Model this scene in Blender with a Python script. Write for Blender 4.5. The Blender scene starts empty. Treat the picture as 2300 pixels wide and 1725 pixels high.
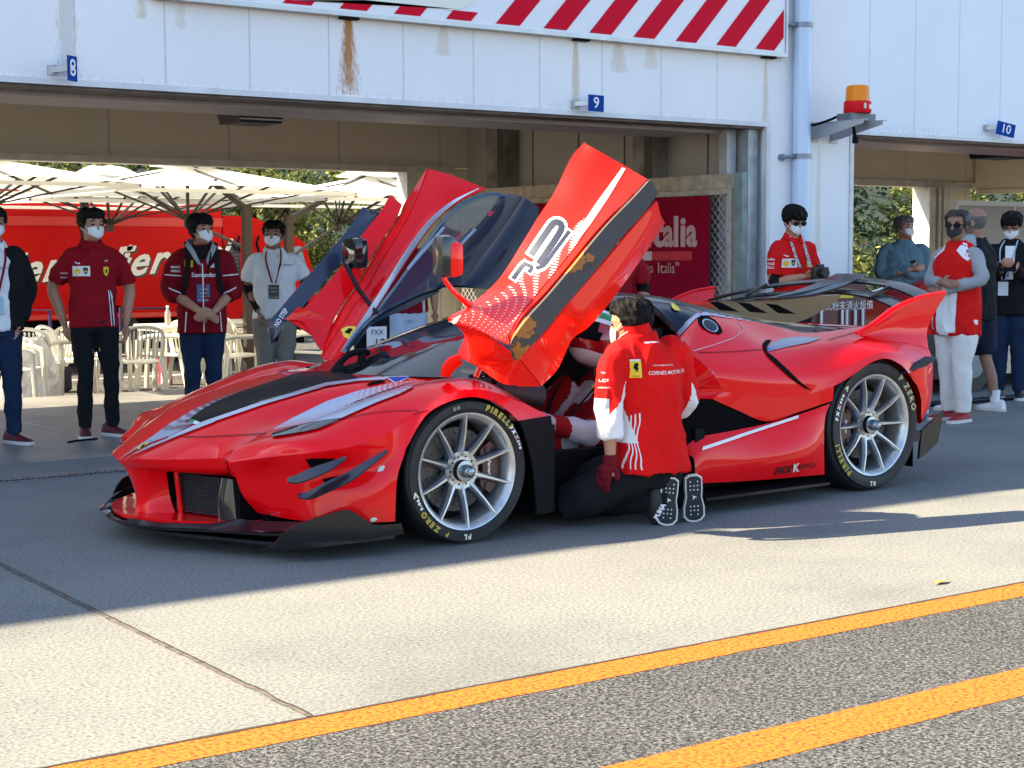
import bpy, bmesh, math, random
from mathutils import Vector, Matrix, Euler, noise
from mathutils.bvhtree import BVHTree
from mathutils.geometry import delaunay_2d_cdt
random.seed(7)
S = bpy.context.scene
COL = S.collection
R = math.radians
V = Vector
# ------------------------------------------------------------------ camera (measured from the photograph)
FPX, YAW, PIT, ROL, CH = 3620.7, .6161, .08031, -.00333, 1.282
_F = V((math.sin(YAW)*math.cos(PIT), math.cos(YAW)*math.cos(PIT), -math.sin(PIT)))
_R = V((math.cos(YAW), -math.sin(YAW), 0)); _U = _R.cross(_F)
_R, _U = _R*math.cos(ROL)+_U*math.sin(ROL), -_R*math.sin(ROL)+_U*math.cos(ROL)
CAM = V((0, 0, CH))
cd = bpy.data.cameras.new('camera'); cd.sensor_width = 36; cd.lens = FPX/2300*36; cd.clip_end = 600
co = bpy.data.objects.new('camera', cd); COL.objects.link(co); S.camera = co
co.matrix_world = Matrix(((_R.x, _U.x, -_F.x, 0), (_R.y, _U.y, -_F.y, 0), (_R.z, _U.z, -_F.z, CH), (0, 0, 0, 1)))
def ray(x, y): return (x-1150)/FPX*_R-(y-862.5)/FPX*_U+_F          # photo measurements -> direction
def onY(x, y, Y): d = ray(x, y); return CAM+d*(Y/d.y)
def onX(x, y, X): d = ray(x, y); return CAM+d*(X/d.x)
def onZ(x, y, Z=0): d = ray(x, y); return CAM+d*((Z-CH)/d.z)
def mk(x0, y0, s): return lambda x, y: (x0+x*s, y0+y*s)
W = mk(0, 0, 1.03978); FA = mk(230, 950, .20344); FB = mk(550, 880, .21704); FD = mk(380, 780, .23508); FE = mk(740, 640, .22604)
FG = mk(1480, 600, .29385); FH = mk(0, 350, .42204); FR = mk(1600, 400, .36157); F1 = mk(0, 0, .5199); F2 = mk(1150, 0, .5199)
FR2 = mk(1880, 180, .19293); FDD = mk(1000, 400, .31646); Z2 = mk(1100, 600, .49729); Z3 = mk(580, 300, .45208); FK = mk(1150, 600, .36166)
# ------------------------------------------------------------------ materials
def nt(m): m.use_nodes = True; return m.node_tree.nodes, m.node_tree.links
MC = {}
def mat(name, col, rough=.6, metal=0, coat=0, bump=0, bscale=200, var=0, vscale=8, spec=.5, trans=0, alpha=1, emit=None, coatr=.03, dist=.002, sheen=0):
    if name in MC: return MC[name]
    m = bpy.data.materials.new(name); N, Lk = nt(m); b = N['Principled BSDF']
    b.inputs['Base Color'].default_value = (*col, 1); b.inputs['Roughness'].default_value = rough; b.inputs['Metallic'].default_value = metal
    b.inputs['Coat Weight'].default_value = coat; b.inputs['Coat Roughness'].default_value = coatr; b.inputs['Specular IOR Level'].default_value = spec
    b.inputs['Transmission Weight'].default_value = trans; b.inputs['Coat IOR'].default_value = 1.4; b.inputs['Alpha'].default_value = alpha; b.inputs['Sheen Weight'].default_value = sheen
    tc = N.new('ShaderNodeTexCoord')
    if var:
        n = N.new('ShaderNodeTexNoise'); n.inputs['Scale'].default_value = vscale; n.inputs['Detail'].default_value = 6
        mr = N.new('ShaderNodeMapRange'); mr.inputs['To Min'].default_value = 1-var; mr.inputs['To Max'].default_value = 1+var
        mr.inputs['From Min'].default_value = .3; mr.inputs['From Max'].default_value = .7
        mx = N.new('ShaderNodeMix'); mx.data_type = 'RGBA'; mx.blend_type = 'MULTIPLY'; mx.inputs[0].default_value = 1
        Lk.new(tc.outputs['Object'], n.inputs['Vector']); Lk.new(n.outputs['Fac'], mr.inputs['Value'])
        mx.inputs['A'].default_value = (*col, 1); Lk.new(mr.outputs[0], mx.inputs['B']); Lk.new(mx.outputs['Result'], b.inputs['Base Color'])
    if bump:
        n = N.new('ShaderNodeTexNoise'); n.inputs['Scale'].default_value = bscale; n.inputs['Detail'].default_value = 4
        bp = N.new('ShaderNodeBump'); bp.inputs['Strength'].default_value = bump; bp.inputs['Distance'].default_value = dist
        Lk.new(tc.outputs['Object'], n.inputs['Vector']); Lk.new(n.outputs['Fac'], bp.inputs['Height']); Lk.new(bp.outputs[0], b.inputs['Normal'])
    if emit: b.inputs['Emission Color'].default_value = (*emit[:3], 1); b.inputs['Emission Strength'].default_value = emit[3]
    MC[name] = m; return m
def ramp(N, stops, interp='LINEAR'):
    r = N.new('ShaderNodeValToRGB'); r.color_ramp.interpolation = interp; e = r.color_ramp.elements
    while len(e) < len(stops): e.new(.5)
    for k, (p, c) in enumerate(stops): e[k].position = p; e[k].color = (*c, 1) if len(c) == 3 else c
    return r
def speckle(name, stops, scale, rough=.9, bump=.4, big=((.4, (.85,)*3), (.6, (1.08,)*3)), bigscale=.6, dist=.004, stain=None):
    m = bpy.data.materials.new(name); N, Lk = nt(m); b = N['Principled BSDF']; b.inputs['Roughness'].default_value = rough
    b.inputs['Specular IOR Level'].default_value = .3
    tc = N.new('ShaderNodeTexCoord')
    n = N.new('ShaderNodeTexNoise'); n.inputs['Scale'].default_value = scale; n.inputs['Detail'].default_value = 3; n.inputs['Roughness'].default_value = .7
    r = ramp(N, stops); n2 = N.new('ShaderNodeTexNoise'); n2.inputs['Scale'].default_value = bigscale; n2.inputs['Detail'].default_value = 5
    n2.inputs['Roughness'].default_value = .62
    r2 = ramp(N, big); mx = N.new('ShaderNodeMix'); mx.data_type = 'RGBA'; mx.blend_type = 'MULTIPLY'; mx.inputs[0].default_value = 1
    Lk.new(tc.outputs['Object'], n.inputs['Vector']); Lk.new(tc.outputs['Object'], n2.inputs['Vector']); Lk.new(n.outputs['Fac'], r.inputs[0]); Lk.new(n2.outputs['Fac'], r2.inputs[0])
    Lk.new(r.outputs[0], mx.inputs['A']); Lk.new(r2.outputs[0], mx.inputs['B']); Lk.new(mx.outputs['Result'], b.inputs['Base Color'])
    bp = N.new('ShaderNodeBump'); bp.inputs['Strength'].default_value = bump; bp.inputs['Distance'].default_value = dist
    Lk.new(n.outputs['Fac'], bp.inputs['Height']); Lk.new(bp.outputs[0], b.inputs['Normal'])
    return m
# ------------------------------------------------------------------ mesh helpers
def finish(o, parent=None, label=None, cat=None, group=None, kind=None):
    if parent is not None: o.parent = parent
    if label: o['label'] = label
    if cat: o['category'] = cat
    if group: o['group'] = group
    if kind: o['kind'] = kind
    return o
def empty(name, loc=(0, 0, 0), rz=0, label=None, cat=None, group=None, kind=None):
    o = bpy.data.objects.new(name, None); o.empty_display_size = .1; COL.objects.link(o); o.location = loc; o.rotation_euler = (0, 0, rz)
    return finish(o, None, label, cat, group, kind)
class MB:
    def __init__(s): s.v = []; s.f = []; s.m = []; s.mats = []; s.sm = True
    def add(s, vs, fs, mi=0, M=None):
        n = len(s.v)
        for p in vs:
            p = V(p); s.v.append(M @ p if M is not None else p)
        for f in fs: s.f.append([i+n for i in f]); s.m.append(mi)
        return s
    def box(s, c, d, mi=0, M=None, bev=0):
        x, y, z = [k/2 for k in d]
        T = Matrix.Translation(V(c)); T = M @ T if M is not None else T
        if bev:
            bm = bmesh.new(); bmesh.ops.create_cube(bm, size=1)
            for v in bm.verts: v.co = V((v.co.x*d[0], v.co.y*d[1], v.co.z*d[2]))
            bmesh.ops.bevel(bm, geom=bm.edges[:]+bm.verts[:], offset=bev, segments=2, affect='EDGES', profile=.6)
            vs = [v.co.copy() for v in bm.verts]; fs = [[v.index for v in f.verts] for f in bm.faces]; bm.free()
            return s.add(vs, fs, mi, T)
        vs = [(i*x, j*y, k*z) for i in (-1, 1) for j in (-1, 1) for k in (-1, 1)]
        return s.add(vs, [(0, 1, 3, 2), (4, 6, 7, 5), (0, 4, 5, 1), (2, 3, 7, 6), (0, 2, 6, 4), (1, 5, 7, 3)], mi, T)
    def box2(s, a, b, mi=0, bev=0): a, b = V(a), V(b); return s.box((a+b)/2, [abs(k) for k in (b-a)], mi, bev=bev)
    def bar(s, a, b, w, h=None, mi=0, up=(0, 0, 1)):
        a, b = V(a), V(b); d = b-a; L = d.length
        if L < 1e-6: return s
        d.normalize(); up = V(up)
        if abs(d.dot(up)) > .98: up = V((1, 0, 0))
        x = d.cross(up).normalized(); z = x.cross(d)
        M = Matrix(((x.x, d.x, z.x, 0), (x.y, d.y, z.y, 0), (x.z, d.z, z.z, 0), (0, 0, 0, 1))); M.translation = (a+b)/2
        return s.box((0, 0, 0), (w, L, h or w), mi, M)
    def rings(s, rings, mi=0, cap=True, closed=True):
        n = len(s.v); k = len(rings[0])
        for r in rings: s.v += [V(p) for p in r]
        for i in range(len(rings)-1):
            for j in range(k if closed else k-1):
                a = n+i*k+j; b = n+i*k+(j+1) % k
                s.f.append([a, b, b+k, a+k]); s.m.append(mi)
        if cap and closed:
            s.f.append([n+j for j in range(k)][::-1]); s.m.append(mi)
            s.f.append([n+(len(rings)-1)*k+j for j in range(k)]); s.m.append(mi)
        return s
    def tube(s, pts, rad, n=8, mi=0, flat=1):
        pts = [V(p) for p in pts]
        if not hasattr(rad, '__len__'): rad = [rad]*len(pts)
        rs = []; prev = None
        for i, p in enumerate(pts):
            d = (pts[min(i+1, len(pts)-1)]-pts[max(i-1, 0)])
            d = d.normalized() if d.length > 1e-9 else V((0, 0, 1))
            if prev is None:
                prev = d.orthogonal().normalized()
            x = (prev-d*prev.dot(d))
            x = x.normalized() if x.length > 1e-6 else d.orthogonal().normalized()
            prev = x; y = d.cross(x)
            rs.append([p+(x*math.cos(t)+y*math.sin(t)*flat)*rad[i] for t in [2*math.pi*k/n for k in range(n)]])
        return s.rings(rs, mi)
    def ell(s, c, r, M=None, nu=14, nv=10, mi=0):
        c = V(c); rs = []
        for i in range(nv+1):
            a = -math.pi/2+math.pi*(i+.001)/(nv+.002)
            ring = []
            for j in range(nu):
                t = 2*math.pi*j/nu; p = V((r[0]*math.cos(a)*math.cos(t), r[1]*math.cos(a)*math.sin(t), r[2]*math.sin(a)))
                ring.append(c+(M @ p if M is not None else p))
            rs.append(ring)
        return s.rings(rs, mi)
    def cyl(s, a, b, r, r2=None, n=24, mi=0): return s.tube([a, b], [r, r if r2 is None else r2], n, mi)
    def lathe(s, prof, n=32, mi=0, M=None, cap=False):
        rs = []
        for r, z in prof:
            ring = [V((r*math.cos(2*math.pi*k/n), r*math.sin(2*math.pi*k/n), z)) for k in range(n)]
            rs.append([M @ p for p in ring] if M is not None else ring)
        return s.rings(rs, mi, cap)
    def prism(s, poly, d, mi=0):
        d = V(d); n = len(s.v); k = len(poly); s.v += [V(p) for p in poly]+[V(p)+d for p in poly]
        s.f.append(list(range(n, n+k))[::-1]); s.m.append(mi); s.f.append(list(range(n+k, n+2*k))); s.m.append(mi)
        for j in range(k): s.f.append([n+j, n+(j+1) % k, n+k+(j+1) % k, n+k+j]); s.m.append(mi)
        return s
    def poly(s, pts, mi=0): n = len(s.v); s.v += [V(p) for p in pts]; s.f.append(list(range(n, n+len(pts)))); s.m.append(mi); return s
    def mesh(s, name, mats):
        me = bpy.data.meshes.new(name); me.from_pydata([tuple(p) for p in s.v], [], s.f)
        for m in (mats if isinstance(mats, (list, tuple)) else [mats]): me.materials.append(m)
        me.polygons.foreach_set('material_index', s.m); me.update(); return me
    def build(s, name, mats, parent=None, label=None, cat=None, group=None, kind=None, smooth=None, fix=True, angle=40, origin=None):
        me = s.mesh(name, mats)
        if fix:
            bm = bmesh.new(); bm.from_mesh(me); bmesh.ops.recalc_face_normals(bm, faces=bm.faces[:]); bm.to_mesh(me); bm.free()
        if smooth is None or smooth: shade(me, angle)
        o = bpy.data.objects.new(name, me); COL.objects.link(o)
        if origin is not None:
            me.transform(Matrix.Translation(-V(origin))); o.location = origin
        return finish(o, parent, label, cat, group, kind)
def shade(me, angle=40):
    me.polygons.foreach_set('use_smooth', [True]*len(me.polygons))
    try: me.set_sharp_from_angle(angle=R(angle))
    except Exception: pass
def cr(p0, p1, p2, p3, t):
    return .5*((2*p1)+(p2-p0)*t+(2*p0-5*p1+4*p2-p3)*t*t+(3*p1-p0-3*p2+p3)*t*t*t)
def spline(pts, n):
    pts = [V(p) for p in pts]; out = []
    if len(pts) == 2: return [pts[0].lerp(pts[1], k/n) for k in range(n+1)]
    for i in range(len(pts)-1):
        p0 = pts[i-1] if i else pts[0]*2-pts[1]; p3 = pts[i+2] if i+2 < len(pts) else pts[-1]*2-pts[-2]
        for k in range(n): out.append(cr(p0, pts[i], pts[i+1], p3, k/n))
    out.append(pts[-1]); return out
def grid(rows, nu=6, nv=6):
    """control net -> smooth dense net"""
    a = [spline(r, nu) for r in rows]
    cols = [spline([a[i][j] for i in range(len(a))], nv) for j in range(len(a[0]))]
    return [[cols[j][i] for j in range(len(cols))] for i in range(len(cols[0]))]
def surf(mb, G, th=0, mi=0, mirror=False, side=1):
    """adds a dense net as a sheet with real thickness th (towards -normal)"""
    nu, nv = len(G), len(G[0])
    for mir in ((False, True) if mirror else (False,)):
        P = [[V((p.x, -p.y, p.z)) if mir else p.copy() for p in r] for r in G]
        n0 = len(mb.v)
        for r in P: mb.v += r
        idx = lambda i, j: n0+i*nv+j
        for i in range(nu-1):
            for j in range(nv-1): mb.f.append([idx(i, j), idx(i+1, j), idx(i+1, j+1), idx(i, j+1)]); mb.m.append(mi)
        if th:
            Nn = []
            sg = -side if mir else side
            for i in range(nu):
                for j in range(nv):
                    u = P[min(i+1, nu-1)][j]-P[max(i-1, 0)][j]; w = P[i][min(j+1, nv-1)]-P[i][max(j-1, 0)]
                    c = u.cross(w); c = c.normalized() if c.length > 1e-9 else V((0, 0, 1)); Nn.append(c*sg)
            n1 = len(mb.v)
            for i in range(nu):
                for j in range(nv): mb.v.append(P[i][j]-Nn[i*nv+j]*th)
            id2 = lambda i, j: n1+i*nv+j
            for i in range(nu-1):
                for j in range(nv-1): mb.f.append([id2(i, j), id2(i, j+1), id2(i+1, j+1), id2(i+1, j)]); mb.m.append(mi)
            for i in range(nu-1):
                for j in (0, nv-1): mb.f.append([idx(i, j), idx(i+1, j), id2(i+1, j), id2(i, j)]); mb.m.append(mi)
            for j in range(nv-1):
                for i in (0, nu-1): mb.f.append([idx(i, j), idx(i, j+1), id2(i, j+1), id2(i, j)]); mb.m.append(mi)
    return mb
FONT = None
def text_mesh(txt, size, bold=0, shear=0, spacing=1, align='CENTER', extrude=0, res=3):
    c = bpy.data.curves.new('t', 'FONT'); c.body = txt; c.size = size; c.align_x = align; c.align_y = 'CENTER'; c.offset = bold; c.shear = shear
    c.space_character = spacing; c.extrude = extrude; c.resolution_u = res
    o = bpy.data.objects.new('t', c); COL.objects.link(o)
    dg = bpy.context.evaluated_depsgraph_get(); dg.update()
    me = bpy.data.meshes.new_from_object(o.evaluated_get(dg)); bpy.data.objects.remove(o); bpy.data.curves.remove(c)
    return me
def text(name, txt, size, M, m, parent=None, **k):
    me = text_mesh(txt, size, **k); me.materials.clear(); me.materials.append(m); me.transform(M)
    o = bpy.data.objects.new(name, me); COL.objects.link(o); finish(o, parent); return o
def frame(o, x, y):
    """matrix with local x,y axes and origin o"""
    x = V(x).normalized(); y = V(y); y = (y-x*y.dot(x)).normalized(); z = x.cross(y); M = Matrix(((x.x, y.x, z.x, 0), (x.y, y.y, z.y, 0), (x.z, y.z, z.z, 0), (0, 0, 0, 1)))
    M.translation = V(o); return M
def remesh(mb, name, mats, vox=.01, smooth=3, disp=None, parent=None, label=None, colfn=None, **k):
    """voxel-unions everything in mb into one continuous surface"""
    me = mb.mesh(name, mats[0] if isinstance(mats, (list, tuple)) else mats)
    bm = bmesh.new(); bm.from_mesh(me); bmesh.ops.recalc_face_normals(bm, faces=bm.faces[:]); bm.to_mesh(me); bm.free()
    o = bpy.data.objects.new(name, me); COL.objects.link(o)
    r = o.modifiers.new('r', 'REMESH'); r.mode = 'VOXEL'; r.voxel_size = vox
    if smooth: s = o.modifiers.new('s', 'SMOOTH'); s.iterations = smooth; s.factor = .6
    dg = bpy.context.evaluated_depsgraph_get(); dg.update()
    m2 = bpy.data.meshes.new_from_object(o.evaluated_get(dg)); bpy.data.objects.remove(o); bpy.data.meshes.remove(me)
    m2.name = name; m2.materials.clear()
    for m in (mats if isinstance(mats, (list, tuple)) else [mats]): m2.materials.append(m)
    if disp: 
        nn = [v.normal.copy() for v in m2.vertices]
        for v, n in zip(m2.vertices, nn): v.co += n*disp(v.co, n)
    if colfn:
        for p in m2.polygons: p.material_index = colfn(p.center, p.normal)
    m2.polygons.foreach_set('use_smooth', [True]*len(m2.polygons)); m2.update()
    o = bpy.data.objects.new(name, m2); COL.objects.link(o)
    return finish(o, parent, label, **k)
# ------------------------------------------------------------------ light
EL, BE = R(38), R(64.3)
SUN = V((-math.sin(BE)*math.cos(EL), math.cos(BE)*math.cos(EL), math.sin(EL)))
w = bpy.data.worlds.new('World'); S.world = w; w.use_nodes = True; N, Lk = w.node_tree.nodes, w.node_tree.links
sk = N.new('ShaderNodeTexSky'); sk.sky_type = 'NISHITA'; sk.sun_disc = False; sk.sun_elevation = EL; sk.sun_rotation = math.atan2(SUN.x, SUN.y)
sk.air_density = 1.0; sk.dust_density = .6; sk.ozone_density = 2.0
Lk.new(sk.outputs[0], N['Background'].inputs[0]); N['Background'].inputs[1].default_value = .10
sl = bpy.data.lights.new('sun', 'SUN'); sl.energy = 5.0; sl.angle = R(.5); sl.color = (1, .865, .62)
so = bpy.data.objects.new('sun', sl); COL.objects.link(so); so.rotation_euler = (-SUN).to_track_quat('-Z', 'Y').to_euler(); so.location = (0, 0, 30)
S.view_settings.view_transform = 'Standard'; S.view_settings.look = 'None'; S.view_settings.exposure = 2.08; S.view_settings.gamma = 1
S.render.engine = 'CYCLES'; S.cycles.use_denoising = True; S.cycles.max_bounces = 8; S.cycles.transparent_max_bounces = 12
S.cycles.sample_clamp_indirect = 6
# ================================================================== SETTING
YF, YB = 9.95, 14.4                                                # front and back planes of the garage row
ZO = -.22                                                           # the yard behind lies a step lower
conc = speckle('concrete', [(.33, (.090, .089, .082)), (.46, (.171, .170, .157)), (.6, (.223, .222, .206)), (.72, (.264, .262, .243))], 75, big=((.34, (.80, .81, .82)), (.52, (1.0, 1.0, 1.0)), (.66, (1.08, 1.07, 1.04))), bigscale=.9)
asph = speckle('asphalt', [(.36, (0.0064, 0.0064, 0.0072)), (.47, (0.0520, 0.0512, 0.0496)), (.56, (0.1160, 0.1136, 0.1104)), (.70, (0.2400, 0.2360, 0.2280))], 88, bump=1, dist=.008, big=((.35, (.8,)*3), (.6, (1.05,)*3)))
floorm = speckle('garage_floor', [(.3, (0.1640, 0.1599, 0.1476)), (.6, (0.2214, 0.2148, 0.2009)), (.75, (0.2542, 0.2460, 0.2296))], 40, rough=.5, bump=.1, big=((.38, (.7, .72, .75)), (.6, (1.1, 1.08, 1.05))), bigscale=1.3)
def yellow_paint():
    m = bpy.data.materials.new('yellow_line_paint'); N, Lk = nt(m); b = N['Principled BSDF']; b.inputs['Roughness'].default_value = .8
    tc = N.new('ShaderNodeTexCoord'); n = N.new('ShaderNodeTexNoise'); n.inputs['Scale'].default_value = 70; n.inputs['Detail'].default_value = 3
    r = ramp(N, [(.30, (.05, .015, .001)), (.40, (.40, .065, .0005)), (.52, (.58, .125, .0005)), (.75, (.66, .17, .001))])
    Lk.new(tc.outputs['Object'], n.inputs['Vector']); Lk.new(n.outputs['Fac'], r.inputs[0]); Lk.new(r.outputs[0], b.inputs['Base Color'])
    bp = N.new('ShaderNodeBump'); bp.inputs['Strength'].default_value = .7; bp.inputs['Distance'].default_value = .006; Lk.new(n.outputs['Fac'], bp.inputs['Height']); Lk.new(bp.outputs[0], b.inputs['Normal'])
    return m
ypaint = yellow_paint()
# ground sheets
MB().poly([(-300, -300, -.002), (300, -300, -.002), (300, 14.38, -.002), (-300, 14.38, -.002)]).build('pit_lane_asphalt', asph, kind='structure', fix=False)
YL = 3.91
m = MB()
m.poly([(-40, YL, 0), (60, YL, 0), (60, YF-.1, 0), (-40, YF-.1, 0)])
m.build('concrete_apron_ground', conc, kind='structure', fix=False)
m = MB(); m.box2((-40, YF-.1, -.6), (60, 14.42, .002)); m.build('garage_floor', floorm, kind='structure', smooth=False)
MB().poly([(-300, 14.4, ZO), (300, 14.4, ZO), (300, 400, ZO), (-300, 400, ZO)]).build('paddock_ground', speckle('paddock_asphalt', [(.38, (.03, .03, .03)), (.55, (.10, .095, .09)), (.7, (.2, .19, .175))], 30, bigscale=.3), kind='structure', fix=False)
# yellow lines, slightly wavy-edged
def strip(name, y0, wd, x0, x1, mt, z, wob=.006, step=.05, **k):
    m = MB(); n = int((x1-x0)/step); top = []; bot = []
    for i in range(n+1):
        x = x0+(x1-x0)*i/n
        top.append(V((x, y0+wob*noise.noise(V((x*3, 0, 1)))+wob*.7*noise.noise(V((x*19, 5, 1))), z))); bot.append(V((x, y0-wd+wob*noise.noise(V((x*4, 9, 1)))+wob*noise.noise(V((x*23, 7, 1))), z)))
    for i in range(n): m.poly([bot[i], bot[i+1], top[i+1], top[i]])
    return m.build(name, mt, fix=False, smooth=False, kind='structure', **k)
strip('yellow_road_marking', YL, .155, -14, 34, ypaint, -.0004)
strip('yellow_road_marking', 3.095, .20, -14, 34, ypaint, -.0005)
strip('apron_edge_seam', YL+.010, .012, -14, 34, mat('seam_dark', (.04, .03, .025), .9), .0012, wob=.006)
# expansion joint in the apron
def crack(a, b, wd, z, name, mt):
    a, b = V(a), V(b); d = (b-a); n = int(d.length/.03); s = V((-d.y, d.x, 0)).normalized(); m = MB(); L = []
    for i in range(n+1):
        t = i/n; p = a.lerp(b, t)+s*(.008*noise.noise(V((t*40, 3, 0)))+.004*noise.noise(V((t*150, 3, 0)))); ww = wd*(1+.5*noise.noise(V((t*90, 8, 0)))); L.append((p-s*ww/2, p+s*ww/2))
    for i in range(n): m.poly([V((*q[:2], z)) for q in (L[i][0], L[i+1][0], L[i+1][1], L[i][1])])
    return m.build(name, mt, fix=False, smooth=False, kind='structure')
jm = mat('joint_filler', (.11, .085, .07), .95, bump=.8, bscale=90, var=.5, vscale=30)
jd = mat('joint_gap', (.02, .018, .016), .95)
crack((2.093, 9.0, 0), (2.078, YL+.01, 0), .016, .003, 'apron_joint', jm); crack((2.103, 9.0, 0), (2.088, YL+.01, 0), .005, .005, 'apron_joint_edge', jd)
# a second, short crack in the asphalt
p = [onZ(*F2(x, y)) for x, y in ()]
# drain channel with grate
gm = mat('galvanised_grate', (.33, .34, .36), .45, .8, var=.3, vscale=20)
m = MB(); m.box2((-30, 9.06, -.02), (40, 9.245, .004)); m.build('drain_channel_trim', gm, kind='structure', smooth=False)
m = MB(); m.box2((-30, 9.085, .004), (40, 9.22, .0065)); m.build('drain_channel', mat('drain_black', (.006, .006, .007), .8), kind='structure', smooth=False)
m = MB()
for i in range(220): m.box2((1.9+i*.031, 9.085, .0066), (1.9+i*.031+.011, 9.22, .0105))
m.build('drain_grate', gm, smooth=False, label='long steel drain grate set in the concrete in front of the garages', cat='grate')
# faint marks on the garage floor
m = MB(); a, b = onZ(*mk(0, 750, .2411)(130, 810)), onZ(*mk(0, 750, .2411)(600, 918)); m.bar(V((a.x, a.y, .004)), V((b.x, b.y, .004)), .035, .001); m.build('floor_marking', mat('worn_white', (.5, .5, .47), .9, var=.5, vscale=30), kind='structure', smooth=False)
m = MB(); a, b = onZ(*mk(0, 750, .2411)(300, 775)), onZ(*mk(0, 750, .2411)(620, 770)); m.bar(V((a.x, a.y, .004)), V((b.x, b.y, .004)), .05, .001); m.build('floor_marking', mat('worn_white', (.5, .5, .47), .9), kind='structure', smooth=False)
# ---- garage building
def wallmat(name, base, joints=True, streaks=(), x0=0, sp=.603, rough=.75, dirtz=None, tintb=.6):
    m = bpy.data.materials.new(name); N, Lk = nt(m); b = N['Principled BSDF']; b.inputs['Roughness'].default_value = rough; b.inputs['Specular IOR Level'].default_value = .35
    g = N.new('ShaderNodeNewGeometry'); sx = N.new('ShaderNodeSeparateXYZ'); Lk.new(g.outputs['Position'], sx.inputs[0])
    def M(op, a, bb=None, c=None):
        n = N.new('ShaderNodeMath'); n.operation = op
        for i, q in enumerate((a, bb, c)):
            if q is None: continue
            if isinstance(q, (int, float)): n.inputs[i].default_value = q
            else: Lk.new(q, n.inputs[i])
        return n.outputs[0]
    def mix(f, A, B):
        n = N.new('ShaderNodeMix'); n.data_type = 'RGBA'
        Lk.new(f, n.inputs[0])
        for s_, q in (('A', A), ('B', B)):
            if isinstance(q, tuple): n.inputs[s_].default_value = (*q, 1)
            else: Lk.new(q, n.inputs[s_])
        return n.outputs['Result']
    nz = N.new('ShaderNodeTexNoise'); nz.inputs['Scale'].default_value = 1.6; nz.inputs['Detail'].default_value = 6; Lk.new(g.outputs['Position'], nz.inputs['Vector'])
    col = mix(nz.outputs['Fac'], tuple(c*.93 for c in base), tuple(min(1, c*1.05) for c in base))
    X, Z = sx.outputs[0], sx.outputs[2]
    nj = N.new('ShaderNodeTexNoise'); nj.inputs['Scale'].default_value = 30; Lk.new(g.outputs['Position'], nj.inputs['Vector'])
    if joints:
        fr = M('FRACT', M('DIVIDE', M('SUBTRACT', X, x0-30*sp), sp)); d = M('ABSOLUTE', M('SUBTRACT', fr, .5))
        line = M('LESS_THAN', d, M('MULTIPLY', nj.outputs['Fac'], .0115)); col = mix(M('MULTIPLY', line, .5), col, tuple(c*.35 for c in base))
        halo = M('MULTIPLY', M('LESS_THAN', d, .02), .10); col = mix(halo, col, tuple(c*.6 for c in base))
    st = N.new('ShaderNodeTexNoise'); st.inputs['Scale'].default_value = 1; st.inputs['Detail'].default_value = 8; st.inputs['Roughness'].default_value = .75
    mp = N.new('ShaderNodeMapping'); mp.inputs['Scale'].default_value = (60, 60, 13); Lk.new(g.outputs['Position'], mp.inputs[0]); Lk.new(mp.outputs[0], st.inputs['Vector'])
    for (xc, hw, z0, z1, c, amt) in streaks:
        zz = M('DIVIDE', M('SUBTRACT', Z, z0), z1-z0)            # 0 bottom, 1 top
        inside = M('MULTIPLY', M('GREATER_THAN', zz, 0), M('LESS_THAN', zz, 1))
        wdt = M('MULTIPLY_ADD', M('SUBTRACT', 1.0, zz), hw*1.0, hw*.30)
        f = M('SUBTRACT', 1.0, M('DIVIDE', M('ABSOLUTE', M('SUBTRACT', X, xc)), wdt))
        f = M('MAXIMUM', f, 0.0); f = M('POWER', f, .6)
        e = M('MULTIPLY_ADD', zz, .45, .55)
        q = M('MULTIPLY', M('MULTIPLY', f, inside), e)
        k = M('SUBTRACT', M('ADD', M('MULTIPLY', q, 1.1), M('MULTIPLY', st.outputs['Fac'], 1.5)), 1.12); k = M('MULTIPLY', M('MAXIMUM', k, 0.0), 2.4); k = M('MINIMUM', k, amt)
        k = M('MULTIPLY', k, M('MINIMUM', M('MULTIPLY', q, 9), 1.0))
        col = mix(k, col, c)
    if dirtz is not None:
        k = M('SUBTRACT', 1.0, M('DIVIDE', M('SUBTRACT', Z, dirtz), .05)); k = M('MAXIMUM', M('MINIMUM', k, 1.0), 0.0)
        k = M('MULTIPLY', k, M('GREATER_THAN', st.outputs['Fac'], .52)); k = M('MULTIPLY', k, .22); col = mix(k, col, (.16, .14, .12))
    Lk.new(col, b.inputs['Base Color'])
    nb = N.new('ShaderNodeTexNoise'); nb.inputs['Scale'].default_value = 90; nb.inputs['Detail'].default_value = 3; Lk.new(g.outputs['Position'], nb.inputs['Vector'])
    bp = N.new('ShaderNodeBump'); bp.inputs['Strength'].default_value = tintb; bp.inputs['Distance'].default_value = .006; Lk.new(nb.outputs['Fac'], bp.inputs['Height']); Lk.new(bp.outputs[0], b.inputs['Normal'])
    return m
WH = (.84, .84, .84); RU = (.42, .17, .035); LR = (.55, .40, .22)
xs = lambda F, x, y: onY(*F(x, y), YF).x
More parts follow.
